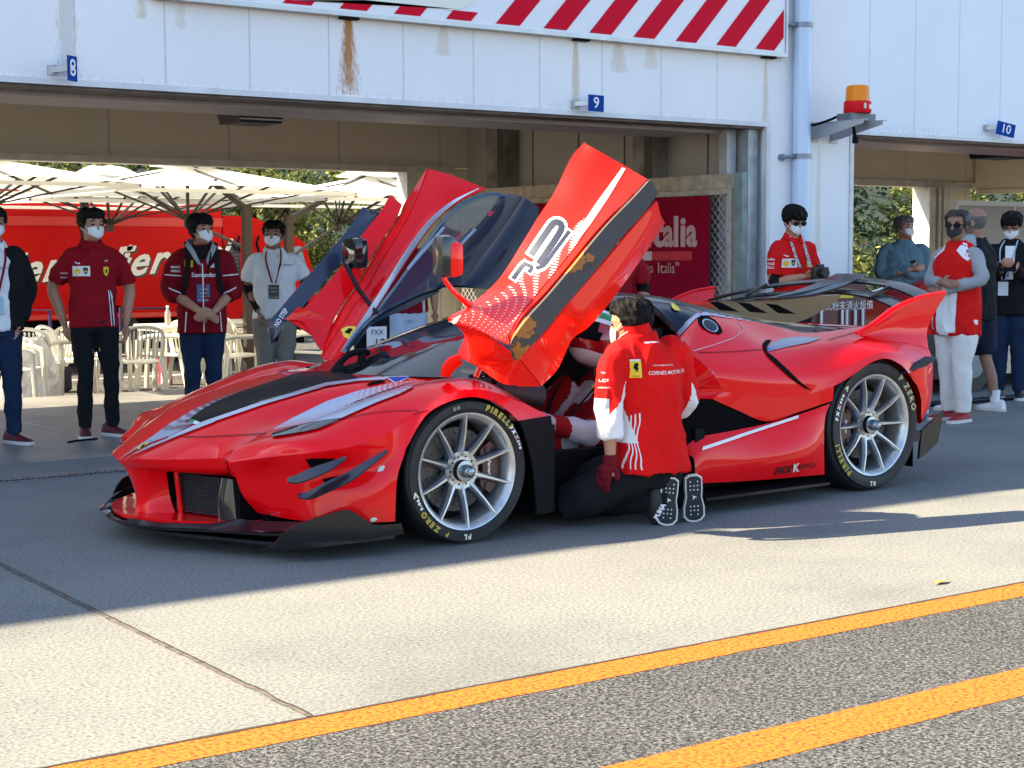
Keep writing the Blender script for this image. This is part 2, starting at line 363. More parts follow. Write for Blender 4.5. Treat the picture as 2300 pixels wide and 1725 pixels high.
fac = wallmat('white_wall_panels', WH, x0=xs(F1, 715, 300)-.3015, streaks=[
    (xs(F1, 1505, 200), .125, 2.40, 2.94, RU, .95), (xs(F1, 290, 200), .10, 2.40, 3.3, (.45, .40, .33), .45), (xs(F1, 612, 60), .06, 2.8, 3.4, LR, .5), (xs(F1, 780, 60), .05, 2.75, 3.4, (.6, .52, .4), .35),
    (xs(F2, 275, 300), .07, 2.38, 2.94, LR, .6), (xs(F2, 460, 200), .12, 2.70, 2.96, LR, .4), (xs(F2, 1095, 400), .05, 2.36, 2.94, LR, .45), (xs(F2, 600, 200), .1, 2.75, 2.95, LR, .3), (xs(F1, 1915, 150), .09, 2.72, 2.95, LR, .35)], dirtz=2.385)
pier = wallmat('white_pier', WH, joints=False, streaks=[(xs(F2, 1325, 700), .05, 1.3, 2.2, LR, .3)])
rtm = wallmat('white_wall_panels_right', (.80, .83, .87), x0=xs(F2, 1742, 300)-.3015, streaks=[(xs(F2, 1330, 300), .12, 2.5, 2.9, (.5, .5, .5), .2)], dirtz=2.385, tintb=.15)
inner = wallmat('inner_wall_panels', (.80, .72, .54), x0=.2, sp=1.21, tintb=.1)
trimm = mat('white_trim', (.66, .67, .68), .5, var=.12, vscale=6, bump=.2)
darkm = mat('dark_rail', (.10, .075, .065), .6, var=.4)
bld = empty('garage_building', (0, YF, 0), label='white panelled garage building with open bays numbered eight to ten', cat='building')
def bpart(mb, name, mt, **k):
    o = mb.build(name, mt, smooth=False, **k); o.parent = bld; o.matrix_parent_inverse = Matrix.Translation((0, -YF, 0)); return o
XP0, XP1 = 9.72, 10.69
bpart(MB().box2((-30, YF, 2.385), (XP0, YF+.2, 7.87)), 'header_wall', fac)
bpart(MB().box2((XP0, YF, 0), (XP1, YF+.2, 7.87)), 'pier', pier)
bpart(MB().box2((XP1, YF, 2.36), (40, YF+.2, 7.87)), 'header_wall', rtm)
m = MB(); m.box2((-30, YF-.012, 2.345), (XP0, YF+.2, 2.384)); m.box2((XP1, YF-.012, 2.325), (40, YF+.2, 2.359)); m.box2((XP0-.045, YF-.014, 0), (XP0-.002, YF+.05, 2.344)); m.box2((XP1+.002, YF-.014, 0), (XP1+.045, YF+.05, 2.324)); bpart(m, 'opening_trim', trimm)
m = MB(); m.box2((-30, YF+.02, 2.325), (XP0-.06, YF+.26, 2.344)); m.box2((XP1+.06, YF+.02, 2.305), (40, YF+.26, 2.324)); bpart(m, 'shutter_rail', darkm)
m = MB(); m.box2((-30, YF+.3, 2.30), (XP0-.3, YF+.92, 2.42)); m.box2((XP1+.05, YF+.3, 2.29), (40, YF+.92, 2.42)); bpart(m, 'shutter_box', mat('soffit_grey', (.40, .38, .38), .5, var=.08))
# inner jamb with steel track
m = MB(); m.box2((XP0-.30, YF+.2, 0), (XP0-.2, YF+.3, 2.4)); m.box2((XP0-.17, YF+.08, 0), (XP0-.06, YF+.22, 2.35)); bpart(m, 'shutter_track', mat('grey_metal_track', (.34, .36, .38), .4, .3, var=.2))
# ceiling, roof
m = MB(); m.box2((-30, YF+.2, 3.2), (40, YB+.2, 3.3)); m.box2((-30, YF, 7.87), (40, YB+.3, 8.0)); bpart(m, 'roof', mat('ceiling_grey', (.3, .28, .25), .8))
# back wall with its header, openings
m = MB(); m.box2((-30, YB, 2.20), (9.72, YB+.15, 3.2)); m.box2((XP0+.05, YB, 2.24), (17.85, YB+.15, 3.2)); m.box2((8.98, YB, 0), (9.72, YB+.15, 2.19)); m.box2((17.3, YB, 0), (17.85, YB+.15, 2.2)); m.box2((17.85, YB, 2.24), (40, YB+.15, 3.2)); m.box2((9.8, YB, 0), (12.6, YB+.15, 2.2)); m.box2((22, YB, 0), (40, YB+.15, 2.2))
bpart(m, 'back_wall', inner)
m = MB(); m.box2((-30, YB-.03, 2.135), (9.45, YB+.17, 2.198)); m.box2((12.6, YB-.03, 2.15), (17.85, YB+.17, 2.235)); m.box2((17.9, YB-.03, 2.15), (40, YB+.17, 2.235)); m.box2((8.85, YB-.03, 0), (8.975, YB+.17, 2.134)); m.box2((16.88, YB-.12, 0), (17.0, YB+.17, 2.149)); m.box2((17.06, YB-.12, 0), (17.12, YB+.17, 2.149)); m.box2((17.16, YB-.12, 0), (17.29, YB+.17, 2.149)); m.box2((17.0, YB, 0), (17.16, YB+.1, 2.149))
bpart(m, 'back_opening_frame', mat('cream_metal', (.62, .58, .50), .5, var=.15))
# partition wall between the bays
m = MB(); m.box2((9.62, YF+.2, 0), (9.72, YB-.002, 3.2)); bpart(m, 'partition_wall', (pw := wallmat('partition_panels', (.42, .39, .34), joints=False, tintb=.1)))
m = MB()
for y in (10.6, 11.15, 11.75, 12.45, 13.2, 13.9): m.box2((9.612, y, 0), (9.619, y+.012, 3.2))
bpart(m, 'partition_wall', mat('panel_gap', (.12, .1, .09), .8))
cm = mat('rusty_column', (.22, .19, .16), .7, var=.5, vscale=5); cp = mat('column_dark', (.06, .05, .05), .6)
def column(pxl, pxr, pxd):
    a = onX(pxl, 500, 9.5).y; b = onX(pxr, 500, 9.5).y
    m = MB(); m.box2((9.44, b, 0), (9.61, a, 3.2)); bpart(m, 'column', cm)
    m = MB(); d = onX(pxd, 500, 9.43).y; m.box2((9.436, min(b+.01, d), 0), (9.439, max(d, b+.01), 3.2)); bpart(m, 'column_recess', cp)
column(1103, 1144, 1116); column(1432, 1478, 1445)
# open partition of the right bay: header beam and stub wall
m = MB(); m.box2((17.88, YF+.2, 2.13), (17.98, YB-.05, 3.2)); m.box2((17.86, YF+.3, 2.07), (18.0, YB-.1, 2.128)); bpart(m, 'partition_header', inner)
bpart(MB().box2((26, YF+.2, 0), (26.1, YB, 3.2)), 'partition_wall', inner)
bpart(MB().box2((-6.1, YF+.2, 0), (-6, YB, 3.2)), 'partition_wall', inner)
bpart(MB().box2((40, YF, 0), (40.2, YB+.3, 7.87)), 'end_wall', inner); bpart(MB().box2((-30.2, YF, 0), (-30, YB+.3, 7.87)), 'end_wall', inner)
bpart(MB().box2((-30, YB+.2, 3.2), (40, YB+.3, 7.87)), 'rear_wall', inner)
# ================================================================== SPORTS CAR (car coordinates: a rearwards from the front axle, y towards the garages, z up)
DEL = .01816; WF = -.98
CO = V((3.929+WF*math.sin(DEL), 5.886-WF*math.cos(DEL), 0))
CM = Matrix.Translation(CO) @ Matrix.Rotation(DEL, 4, 'Z'); CI = CM.inverted()
CC0 = CI @ CAM
def cray(x, y): return CI.to_3x3() @ ray(x, y)
def cy(F, x, y, Y): d = cray(*F(x, y)); return CC0+d*((Y-CC0.y)/d.y)     # photo point at lateral plane Y
def cz(F, x, y, Z): d = cray(*F(x, y)); return CC0+d*((Z-CC0.z)/d.z)
def ca(F, x, y, A): d = cray(*F(x, y)); return CC0+d*((A-CC0.x)/d.x)
car = empty('sports_car', CO, DEL, 'low red track sports car with both butterfly doors raised, parked before the garages', 'car')
def paint(name, col, fl=.0, rough=.35):
    m = bpy.data.materials.new(name); N, Lk = nt(m); b = N['Principled BSDF']
    b.inputs['Base Color'].default_value = (*col, 1); b.inputs['Roughness'].default_value = rough; b.inputs['Coat Weight'].default_value = 1; b.inputs['Coat Roughness'].default_value = .02; b.inputs['Specular IOR Level'].default_value = .1; b.inputs['Coat IOR'].default_value = 1.36
    b.inputs['Metallic'].default_value = fl
    tc = N.new('ShaderNodeTexCoord'); n = N.new('ShaderNodeTexNoise'); n.inputs['Scale'].default_value = 9; n.inputs['Detail'].default_value = 2
    bp = N.new('ShaderNodeBump'); bp.inputs['Strength'].default_value = .025; bp.inputs['Distance'].default_value = .01; Lk.new(tc.outputs['Object'], n.inputs['Vector']); Lk.new(n.outputs['Fac'], bp.inputs['Height'])
    Lk.new(bp.outputs[0], b.inputs['Coat Normal']); return m
RED = paint('red_paint', (.84, .0012, .005)); DRED = paint('red_paint_door', (.92, .012, .003))  # the near door's copy has the orange of sunlight put into its colour
NAVY = mat('gloss_black_panel', (.004, .006, .018), .3, coat=.6, spec=.3); CARB = mat('carbon_fibre', (.008, .009, .012), .3, coat=.5, spec=.25, bump=.15, bscale=400)
BLK = mat('matt_black', (.005, .005, .007), .75, spec=.15); VOID = mat('deep_black', (.002, .002, .003), .9, spec=.1); SIL = mat('silver_paint', (.55, .60, .70), .35, .4, coat=.6)
WHT = mat('white_decal', (.80, .80, .80), .5); YEL = mat('yellow_decal', (.82, .62, .05), .5); GRN = mat('green_decal', (.02, .28, .12), .5)
GLS = mat('tinted_glass', (.01, .013, .02), .04, coat=1, alpha=.82); CLR = mat('clear_window', (.05, .09, .14), .03, coat=1, alpha=.35)
def cpart(mb, name, mt, parent=None, angle=35, weld=.002, smooth=None, label=None, fix=True, split=True):
    me = mb.mesh(name, mt)
    bm = bmesh.new(); bm.from_mesh(me)
    if weld: bmesh.ops.remove_doubles(bm, verts=bm.verts[:], dist=weld)
    if fix: bmesh.ops.recalc_face_normals(bm, faces=bm.faces[:])
    if parent is None and split:      # a part on each flank becomes two parts
        bm.verts.ensure_lookup_table(); ys = [v.co.y for v in bm.verts]
        if min(ys) < -.05 and max(ys) > .05 and not any(min(v.co.y for v in f.verts)*max(v.co.y for v in f.verts) < 0 or any(abs(v.co.y) < 1e-5 for v in f.verts) for f in bm.faces):
            out = []
            for sg in (-1, 1):
                b2 = bm.copy(); bmesh.ops.delete(b2, geom=[v for v in b2.verts if v.co.y*sg < 0], context='VERTS'); me2 = bpy.data.meshes.new(name)
                for q in me.materials: me2.materials.append(q)
                b2.to_mesh(me2); b2.free(); shade(me2, angle); o = bpy.data.objects.new(name, me2); COL.objects.link(o); finish(o, car, label); out.append(o)
            bm.free(); return out[0]
    bm.to_mesh(me); bm.free(); shade(me, angle)
    o = bpy.data.objects.new(name, me); COL.objects.link(o); finish(o, parent if parent is not None else car, label); return o
P = lambda *r: [V(p) for p in r]
NEG = lambda rows: [[V((p.x, -p.y, p.z)) for p in r] for r in rows]
# --- front clamshell (rows from the centre line outwards, columns front to back)
FR_ = [
 P((-1.22, 0, .373), (-1.10, 0, .432), (-.95, 0, .510), (-.78, 0, .575), (-.58, 0, .632), (-.38, 0, .672), (-.25, 0, .695), (-.16, 0, .708), (-.10, 0, .715)),
 P((-1.19, .14, .388), (-1.05, .17, .458), (-.92, .19, .530), (-.76, .21, .590), (-.57, .24, .630), (-.38, .27, .665), (-.25, .29, .692), (-.15, .30, .708), (-.08, .31, .715)),
 P((-1.09, .30, .395), (-1.0, .30, .465), (-.88, .31, .535), (-.74, .33, .592), (-.56, .36, .632), (-.38, .38, .668), (-.22, .40, .692), (-.10, .42, .707), (.0, .45, .713)),
 P((-.955, .45, .405), (-.92, .46, .452), (-.83, .50, .498), (-.70, .50, .528), (-.54, .51, .560), (-.37, .52, .602), (-.18, .54, .652), (.02, .57, .690), (.2, .60, .70)),
 P((-.960, .535, .410), (-.905, .575, .452), (-.82, .65, .494), (-.68, .67, .534), (-.50, .68, .588), (-.30, .68, .648), (-.1, .68, .696), (.12, .69, .714), (.38, .70, .665)),
 P((-.966, .570, .408), (-.87, .68, .440), (-.77, .79, .490), (-.62, .81, .528), (-.45, .82, .590), (-.22, .82, .668), (0, .82, .716), (.2, .83, .706), (.45, .855, .575)),
 P((-.963, .585, .402), (-.845, .73, .430), (-.715, .85, .450), (-.56, .925, .472), (-.42, .955, .510), (-.22, .965, .612), (0, .968, .684), (.2, .968, .652), (.455, .975, .545))]
m = MB(); G_ = grid(NEG(FR_), 7, 6); surf(m, G_, mirror=True)
crest = [V((p.x, -p.y, p.z)) for p in G_[-1]]
def sub(curve, a0, a1, n):
    c = [p for p in curve if a0-1e-6 <= p.x <= a1+1e-6]; return [c[round(k*(len(c)-1)/(n-1))].copy() for k in range(n)]
ib = min(range(len(crest)), key=lambda i: abs(crest[i].x+.31)); xb = crest[ib].x
flA = sub(crest[:ib+1], -2, xb, 6)
flB = P((-.93, .575, .33), (-.83, .655, .350), (-.73, .785, .352), (-.58, .850, .365), (-.45, .925, .385), (-.335, .992, .45))
flC = P((-.897, .575, .25), (-.80, .650, .255), (-.71, .785, .258), (-.58, .865, .268), (-.47, .94, .28), (-.378, .992, .33))
flD = P((-.825, .565, .168), (-.75, .69, .152), (-.68, .82, .147), (-.57, .885, .142), (-.48, .94, .14), (-.387, .985, .142))
surf(m, grid(NEG([flA, flB, flC, flD]), 6, 6), mirror=True)
ar0 = sub(crest[ib:], xb, 2, 8)
ar1 = P((-.335, .992, .45), (-.237, 1.0, .588), (-.12, 1.0, .642), (0, 1.0, .658), (.10, 1.0, .638), (.17, 1.0, .605), (.222, 1.0, .57), (.265, 1.0, .532))
surf(m, grid(NEG([ar0, ar1]), 6, 3), mirror=True)
# lip underside and nose pillar
lip = P(*[tuple(r[0]) for r in FR_[:5]]); lip2 = P((-1.185, 0, .335), (-1.155, .14, .343), (-1.06, .30, .345), (-.932, .45, .347), (-.932, .535, .342)); lip3 = P((-1.07, 0, .315), (-1.05, .14, .32), (-.97, .30, .32), (-.86, .45, .315), (-.86, .52, .31))
surf(m, grid(NEG([lip, lip2, lip3]), 5, 3), mirror=True)
surf(m, grid(NEG([P((-.960, .535, .410), (-.966, .56, .409), (-.963, .585, .402)), P((-.932, .535, .342), (-.932, .555, .337), (-.93, .575, .33))]), 3, 3), mirror=True)
pil = [P((-1.195, 0, .355), (-1.17, .07, .352), (-1.05, .12, .345)), P((-1.155, 0, .27), (-1.13, .06, .27), (-1.03, .10, .27)), P((-1.135, 0, .19), (-1.11, .06, .19), (-1.02, .105, .19)), P((-1.14, 0, .125), (-1.11, .08, .122), (-1.01, .14, .12))]
surf(m, grid(NEG(pil), 5, 5), mirror=True)
clam = cpart(m, 'front_clamshell', RED)
# side recess walls of the bumper opening
m = MB(); m.box2((-.90, -.55, .13), (-.78, .55, .315)); cpart(m, 'grille', VOID, smooth=False)
m = MB()
for s in (-1, 1):
    for i in range(26):
        y = .13+i*.0125; a0 = -1.0+(y-.13)*.33; m.box((a0, s*y, .225), (.004, .004, .17))
    for k in range(15):
        m.bar((-1.002, s*.13, .145+k*.0115), (-.9, s*.45, .145+k*.0115), .003)
cpart(m, 'grille_mesh', mat('grille_grey', (.03, .03, .035), .5), smooth=False)
m = MB()
for s in (-1, 1):
    surf(m, grid([P((-.90, s*.37, .315), (-.925, s*.43, .315), (-.89, s*.50, .31)), P((-.92, s*.37, .22), (-.94, s*.43, .22), (-.89, s*.515, .21)), P((-.93, s*.38, .13), (-.94, s*.44, .135), (-.89, s*.53, .14))], 4, 4), .006)
cpart(m, 'grille_vane', CARB)
m = MB()
for s in (-1, 1): m.tube([(-1.02, s*.17, .32), (-1.0, s*.17, .13)], .012, 8)
cpart(m, 'grille_rod', RED)
# --- splitter
z1 = .135
def planar(pts, z, th, mb, mi=0):
    mb.prism([V((p[0], p[1], z)) for p in pts], (0, 0, -th), mi)
half = [(-1.20, 0), (-1.185, .2), (-1.13, .36), (-1.04, .50), (-.95, .60)]
sh = [(-x, y) for x, y in ()]
m = MB(); out = [(-1.205, 0), (-1.19, .14), (-1.148, .27), (-1.078, .38), (-1.0, .46), (-.94, .53), (-.80, .56), (-.80, 0)]
planar([(a, -y) for a, y in out][::-1]+[], .134, .02, m); planar(out, .134, .02, m); cpart(m, 'splitter_shelf', RED, smooth=False, weld=0)
m = MB()
for s in (-1, 1):
    o1 = [(-1.235, 0), (-1.222, .14), (-1.182, .27), (-1.115, .38), (-1.03, .47), (-.97, .56), (-.87, .72), (-.72, .86), (-.45, .95), (-.40, .5), (-.40, 0)]
    planar([(a, s*y) for a, y in o1], .106, .012, m)
    o2 = [(-1.18, 0), (-1.17, .14), (-1.13, .27), (-1.07, .40), (-1.0, .55), (-.915, .72), (-.84, .86), (-.72, .95), (-.38, .97), (-.38, 0)]
    planar([(a, s*y) for a, y in o2], .078, .014, m)
    # curled dive plane either side of the shelf
    surf(m, grid([P((-1.213, s*.10, .125), (-1.175, s*.27, .126), (-1.105, s*.385, .128), (-1.005, s*.49, .132), (-.92, s*.54, .15)), P((-1.237, s*.10, .110), (-1.20, s*.28, .111), (-1.125, s*.40, .112), (-1.03, s*.51, .113), (-.92, s*.62, .116))], 4, 3), .006)
    surf(m, grid([P((-1.05, s*.54, .113), (-1.0, s*.63, .112), (-.92, s*.74, .115), (-.80, s*.83, .12)), P((-.93, s*.60, .155), (-.88, s*.66, .15), (-.80, s*.74, .148), (-.70, s*.80, .145))], 4, 3), .004)
cpart(m, 'splitter', CARB, weld=0)
m = MB()
for s in (-1, 1):
    ep = [(-1.02, .055), (-.96, .085), (-.925, .125), (-.88, .155), (-.78, .185), (-.66, .212), (-.62, .214), (-.57, .185), (-.51, .143), (-.47, .136), (-.366, .134), (-.352, .088), (-.5, .075), (-.8, .058)]
    def yy(a): return .80+.19*min(1, max(0, (a+1.02)/.5))**.6
    m.prism([V((a+.46*(.99-yy(a)), s*yy(a), z)) for a, z in ep], (0, s*.012, 0))
cpart(m, 'splitter_endplate', CARB, smooth=False, weld=0)
# --- canards
def ribbon(mb, pts, wv, th=.006, n=5, mi=0):
    a = spline(pts, n); b = [p+V(wv)*math.sin(math.pi*(.15+.85*min(1, k/(len(a)-1)))) ** .5 if False else p+V(wv) for k, p in enumerate(a)]
    surf(mb, [a, b], th, mi)
m = MB()
for s in (-1, 1):
    c1 = [cy(FB, *q, -y) for q, y in (((445, 945), .885), ((560, 950), .93), ((720, 895), .96), ((880, 820), .975), ((1045, 710), .965))]
    c2 = [cy(FB, *q, -y) for q, y in (((545, 1105), .91), ((680, 1115), .95), ((870, 1040), .985), ((1100, 930), 1.0), ((1300, 780), 1.0), ((1475, 635), .985))]
    for c in (c1, c2):
        c = [V((p.x, s*-p.y, p.z)) for p in c]
        if s == -1: c = [V((p.x, -abs(p.y), p.z)) for p in c]
        else: c = [V((p.x, abs(p.y), p.z)) for p in c]
        A_ = spline(c, 6); n = len(A_); B_ = []
        for k, p in enumerate(A_):
            t = k/(n-1); wd = .048*math.sin(math.pi*min(1, t*.85+.12))**.6
            B_.append(p+V((.012, -s*wd, .020*math.sin(math.pi*t)+.012)))
        surf(m, [A_, B_], .007)
cpart(m, 'canard', mat('canard_carbon', (.02, .012, .018), .25, coat=1), weld=0)
# --- cowl, windscreen, roof
m = MB()
surf(m, grid(NEG([P((-.10, 0, .716), (-.13, 0, .7)), P((0, .45, .714), (.06, .38, .70)), P((.2, .60, .703), (.22, .55, .69)), P((.42, .70, .665), (.45, .64, .66))]), 3, 4), mirror=True)
cpart(m, 'cowl', BLK)
ws = [P((-.15, 0, .716), (.2, 0, .81), (.55, 0, .91), (.85, 0, .995), (1.02, 0, 1.045)), P((-.09, .25, .716), (.24, .25, .808), (.57, .25, .905), (.87, .25, .988), (1.03, .25, 1.035)),
      P((.02, .45, .715), (.32, .44, .79), (.64, .44, .885), (.91, .44, .955), (1.06, .43, 1.0)), P((.26, .63, .706), (.48, .60, .755), (.72, .56, .825), (.95, .52, .895), (1.12, .50, .935))]
m = MB(); surf(m, grid(NEG(ws), 6, 5), .004, mirror=True); cpart(m, 'windscreen', GLS)
m = MB()
for s in (-1, 1):
    m.tube(spline([V((p.x, s*p.y, p.z+.004)) for p in ws[3]], 5), [.016]*21, 8, 0); m.tube(spline([V((p.x, s*(p.y+.012), p.z+.012)) for p in ws[3]], 5), [.006]*21, 6, 0)
cpart(m, 'windscreen_pillar', mat('gloss_black_trim', (.01, .01, .01), .12, coat=1))
rf = [P((1.0, 0, 1.047), (1.3, 0, 1.072), (1.6, 0, 1.076), (1.85, 0, 1.055), (2.2, 0, .985), (2.6, 0, .915), (3.05, 0, .86)), P((1.02, .25, 1.035), (1.3, .25, 1.06), (1.6, .25, 1.064), (1.85, .25, 1.04), (2.2, .25, .965), (2.6, .25, .90), (3.05, .25, .855)),
      P((1.06, .40, 1.0), (1.3, .38, 1.03), (1.55, .40, 1.035), (1.8, .43, 1.0), (2.2, .45, .925), (2.6, .46, .875), (3.05, .48, .85))]
m = MB(); surf(m, grid(NEG(rf), 6, 5), .02, mirror=True); cpart(m, 'roof', NAVY)
m = MB()
surf(m, grid(NEG([P((1.50, .40, 1.04), (1.8, .43, 1.0), (2.2, .45, .925), (2.6, .46, .875), (3.0, .48, .852)), P((1.55, .50, .98), (1.80, .53, .965), (2.2, .56, .905), (2.6, .58, .845), (3.0, .6, .845)), P((1.60, .56, .87), (1.76, .575, .955), (2.2, .60, .90), (2.6, .605, .838), (3.0, .62, .845))]), 5, 4), mirror=True)
cpart(m, 'engine_cover', NAVY)
m = MB()
for s in (-1, 1): m.tube(spline([(1.42, s*.40, 1.04), (1.52, s*.47, 1.0), (1.58, s*.54, .92), (1.64, s*.62, .82), (1.62, s*.70, .75)], 5), [.022]*21, 8)
m.tube([(1.25, -.1, 1.085), (1.33, -.09, 1.115), (1.48, -.08, 1.12), (1.50, -.08, 1.07)], [.02, .035, .035, .02], 8, flat=2)
cpart(m, 'pillar_frame', CARB)
# --- rear quarters
r0 = P((1.59, .58, .872), (1.727, .595, .972), (1.915, .6, .955), (2.206, .6, .905), (2.407, .6, .866), (2.6, .605, .842), (2.85, .62, .848), (3.15, .64, .86))
r1 = P((1.50, .72, .845), (1.65, .72, .905), (1.87, .72, .893), (2.13, .71, .84), (2.38, .71, .832), (2.62, .73, .855), (2.87, .75, .880), (3.15, .78, .90))
r2 = P((1.44, .84, .80), (1.6, .85, .80), (1.85, .87, .775), (2.1, .875, .765), (2.38, .875, .790), (2.63, .89, .815), (2.88, .90, .815), (3.155, .90, .80))
r3 = P((1.50, .935, .70), (1.65, .95, .685), (1.85, .965, .665), (2.1, .975, .66), (2.34, .985, .69), (2.64, 1.0, .765), (2.89, 1.0, .725), (3.165, .965, .66))
r4 = P((1.585, .945, .592), (1.7, .96, .575), (1.9, .975, .552), (2.13, .99, .548), (2.345, 1.018, .60), (2.631, 1.03, .714), (2.815, 1.03, .68), (2.965, 1.02, .56))
m = MB(); GQ = grid(NEG([r0, r1, r2, r3, r4]), 7, 6); surf(m, GQ, mirror=True); cr4 = [V((p.x, -p.y, p.z)) for p in GQ[-1]]
q1 = P((1.50, .945, .562), (1.66, .95, .50), (1.88, .955, .425), (2.10, .97, .462), (2.30, 1.015, .512))
q0 = sub(cr4, 0, 2.34, 5)
surf(m, grid(NEG([q0, q1]), 6, 4), mirror=True)
surf(m, grid(NEG([P((1.44, .84, .80), (1.50, .935, .70), (1.585, .945, .592), (1.5, .945, .562)), P((1.40, .70, .78), (1.42, .85, .68), (1.46, .86, .59), (1.44, .86, .54))]), 4, 3), mirror=True)
# tail corner behind the wheel
t0 = P((2.815, 1.03, .68), (2.89, 1.0, .725), (3.165, .965, .66)); 
t = [P((2.90, 1.028, .628), (3.02, 1.01, .66), (3.165, .965, .66)), P((2.965, 1.02, .56), (3.06, 1.005, .56), (3.178, .955, .545)), P((3.012, 1.012, .48), (3.09, 1.0, .47), (3.172, .945, .43)), P((3.03, 1.0, .375), (3.06, .985, .355), (3.09, .94, .33))]
surf(m, grid(NEG(t), 4, 5), mirror=True)
surf(m, grid(NEG([P((3.165, .965, .66), (3.178, .955, .545), (3.172, .945, .43), (3.09, .94, .33)), P((3.20, .7, .68), (3.22, .7, .545), (3.2, .7, .45), (3.15, .7, .4)), P((3.25, 0, .70), (3.27, 0, .56), (3.26, 0, .5), (3.2, 0, .45))]), 4, 4), mirror=True)
surf(m, grid(NEG([P((3.155, .90, .80), (3.165, .965, .66)), P((3.2, .64, .85), (3.2, .7, .68)), P((3.24, 0, .86), (3.25, 0, .70))]), 3, 4), mirror=True)
# deck
surf(m, grid(NEG([P((2.45, 0, .85), (2.8, 0, .845), (3.2, 0, .86)), P((2.45, .3, .845), (2.8, .3, .842), (3.18, .3, .858)), P((2.45, .62, .84), (2.85, .62, .847), (3.15, .64, .86))]), 4, 3), mirror=True)
# sill and lower panel
s0 = P((1.30, .93, .30), (1.40, .95, .372), (1.62, .955, .392), (1.88, .965, .416), (2.10, .98, .452), (2.285, 1.012, .497))
s1 = P((1.34, .985, .285), (1.42, .99, .318), (1.64, .995, .342), (1.9, 1.0, .372), (2.10, 1.01, .41), (2.243, 1.018, .43))
s2 = P((1.34, 1.0, .20), (1.42, 1.0, .22), (1.64, 1.015, .23), (1.9, 1.045, .25), (2.10, 1.05, .27), (2.228, 1.025, .32))
s3 = P((1.34, .985, .152), (1.42, .985, .15), (1.64, .99, .14), (1.9, 1.0, .132), (2.10, 1.0, .128), (2.262, 1.0, .124))
surf(m, grid(NEG([s0, s1, s2, s3]), 6, 5), mirror=True)
quarter = cpart(m, 'rear_clamshell', RED)
# fins
fo = [(2.70, .87), (2.792, .938), (2.88, .985), (2.983, 1.02), (3.12, 1.045), (3.296, 1.062), (3.25, .96), (3.205, .87), (3.165, .79), (3.157, .68), (2.95, .74), (2.80, .81)]
m = MB()
for s in (-1, 1):
    def fy(a, z): return s*(.86+.07*min(1, max(0, (z-.8)/.25))+.04*max(0, min(1, (.9-z)/.2)))
    top = P(*[(a, fy(a, z), z) for a, z in [(2.62, .85), (2.76, .905), (2.88, .975), (3.02, 1.022), (3.15, 1.047), (3.296, 1.062)]]); mid = P(*[(a, fy(a, z)-s*.012, z) for a, z in [(2.66, .835), (2.80, .875), (2.93, .915), (3.05, .945), (3.15, .96), (3.25, .965)]])
    low = P(*[(a, fy(a, z), z) for a, z in [(2.70, .82), (2.84, .83), (2.95, .835), (3.04, .84), (3.13, .845), (3.19, .85)]]); bot = P(*[(a, s*.915, z) for a, z in [(2.75, .80), (2.86, .79), (2.96, .78), (3.05, .765), (3.12, .755), (3.162, .74)]])
    surf(m, grid([top, mid, low, bot], 5, 5), .018, side=s)
    m.tube(spline([V((p.x, p.y, p.z)) for p in top], 5), [.011]*26, 6)
cpart(m, 'rear_fin', RED, weld=0, angle=50)
m = MB()
for s in (-1, 1): m.prism([(2.85, s*.995, .640), (3.03, s*1.02, .716), (3.10, s*1.03, .712), (3.02, s*1.02, .675)], (0, s*.02, -.012))
cpart(m, 'rear_winglet', NAVY, weld=0, smooth=False)
# rear side plate behind the wheel
m = MB(); pl = [Z2(2042, 645), Z2(1943, 738), Z2(1930, 865), Z2(1968, 835), Z2(2015, 790), Z2(2030, 715)]; I_ = lambda x, y: (x, y)
for s in (-1, 1):
    q = [cy(I_, *p, -.93) for p in pl]; q = [V((p.x, s*.93, p.z)) for p in q]; m.prism(q, (0, s*.015, 0)); m.box((3.05, s*.88, .26), (.2, .12, .05))
cpart(m, 'diffuser_plate', CARB, weld=0, smooth=False)
m = MB()
for s in (-1, 1):
    m.tube([(3.22, s*.72, .37), (3.36, s*.72, .37)], .062, 24, 1); m.tube([(3.30, s*.72, .37), (3.365, s*.72, .37)], .055, 24, 0)
cpart(m, 'exhaust', [VOID, mat('blue_steel', (.25, .42, .75), .15, .9)], weld=0)
# wing
def wingel(mb, pts, ch, dz, th=.012):
    a = spline(pts, 8); b = [p+V((ch, 0, dz)) for p in a]; surf(mb, [a, [p.lerp(q, .5)+V((0, 0, .008)) for p, q in zip(a, b)], b], th)
wl = [(3.20, -.87, 1.005), (3.28, -.66, 1.058), (3.38, -.4, 1.095), (3.50, 0, 1.108), (3.38, .4, 1.085), (3.26, .66, 1.035), (3.18, .87, .985)]
m = MB(); wingel(m, wl, .12, .022); wingel(m, [(p[0]-.16, p[1], p[2]-.062) for p in wl], .13, .018)
for s in (-1, 1):
    m.bar((3.16, s*.5, 1.02), (3.34, s*.5, 1.085), .012, .02)
m.prism([(3.56, -.012, 1.150), (3.50, -.012, 1.105), (3.2, -.012, 1.03), (2.85, -.012, .995), (2.5, -.012, 1.0), (2.85, -.012, 1.02), (3.2, -.012, 1.06), (3.4, -.012, 1.10)], (0, .03, 0))
surf(m, grid([P((2.75, -.05, 1.008), (3.05, -.10, 1.02), (3.35, -.13, 1.075), (3.57, -.12, 1.145)), P((2.75, .05, 1.008), (3.05, .10, 1.02), (3.35, .13, 1.075), (3.57, .12, 1.145))], 6, 3), .012)
cpart(m, 'rear_wing', CARB, weld=0, angle=50)
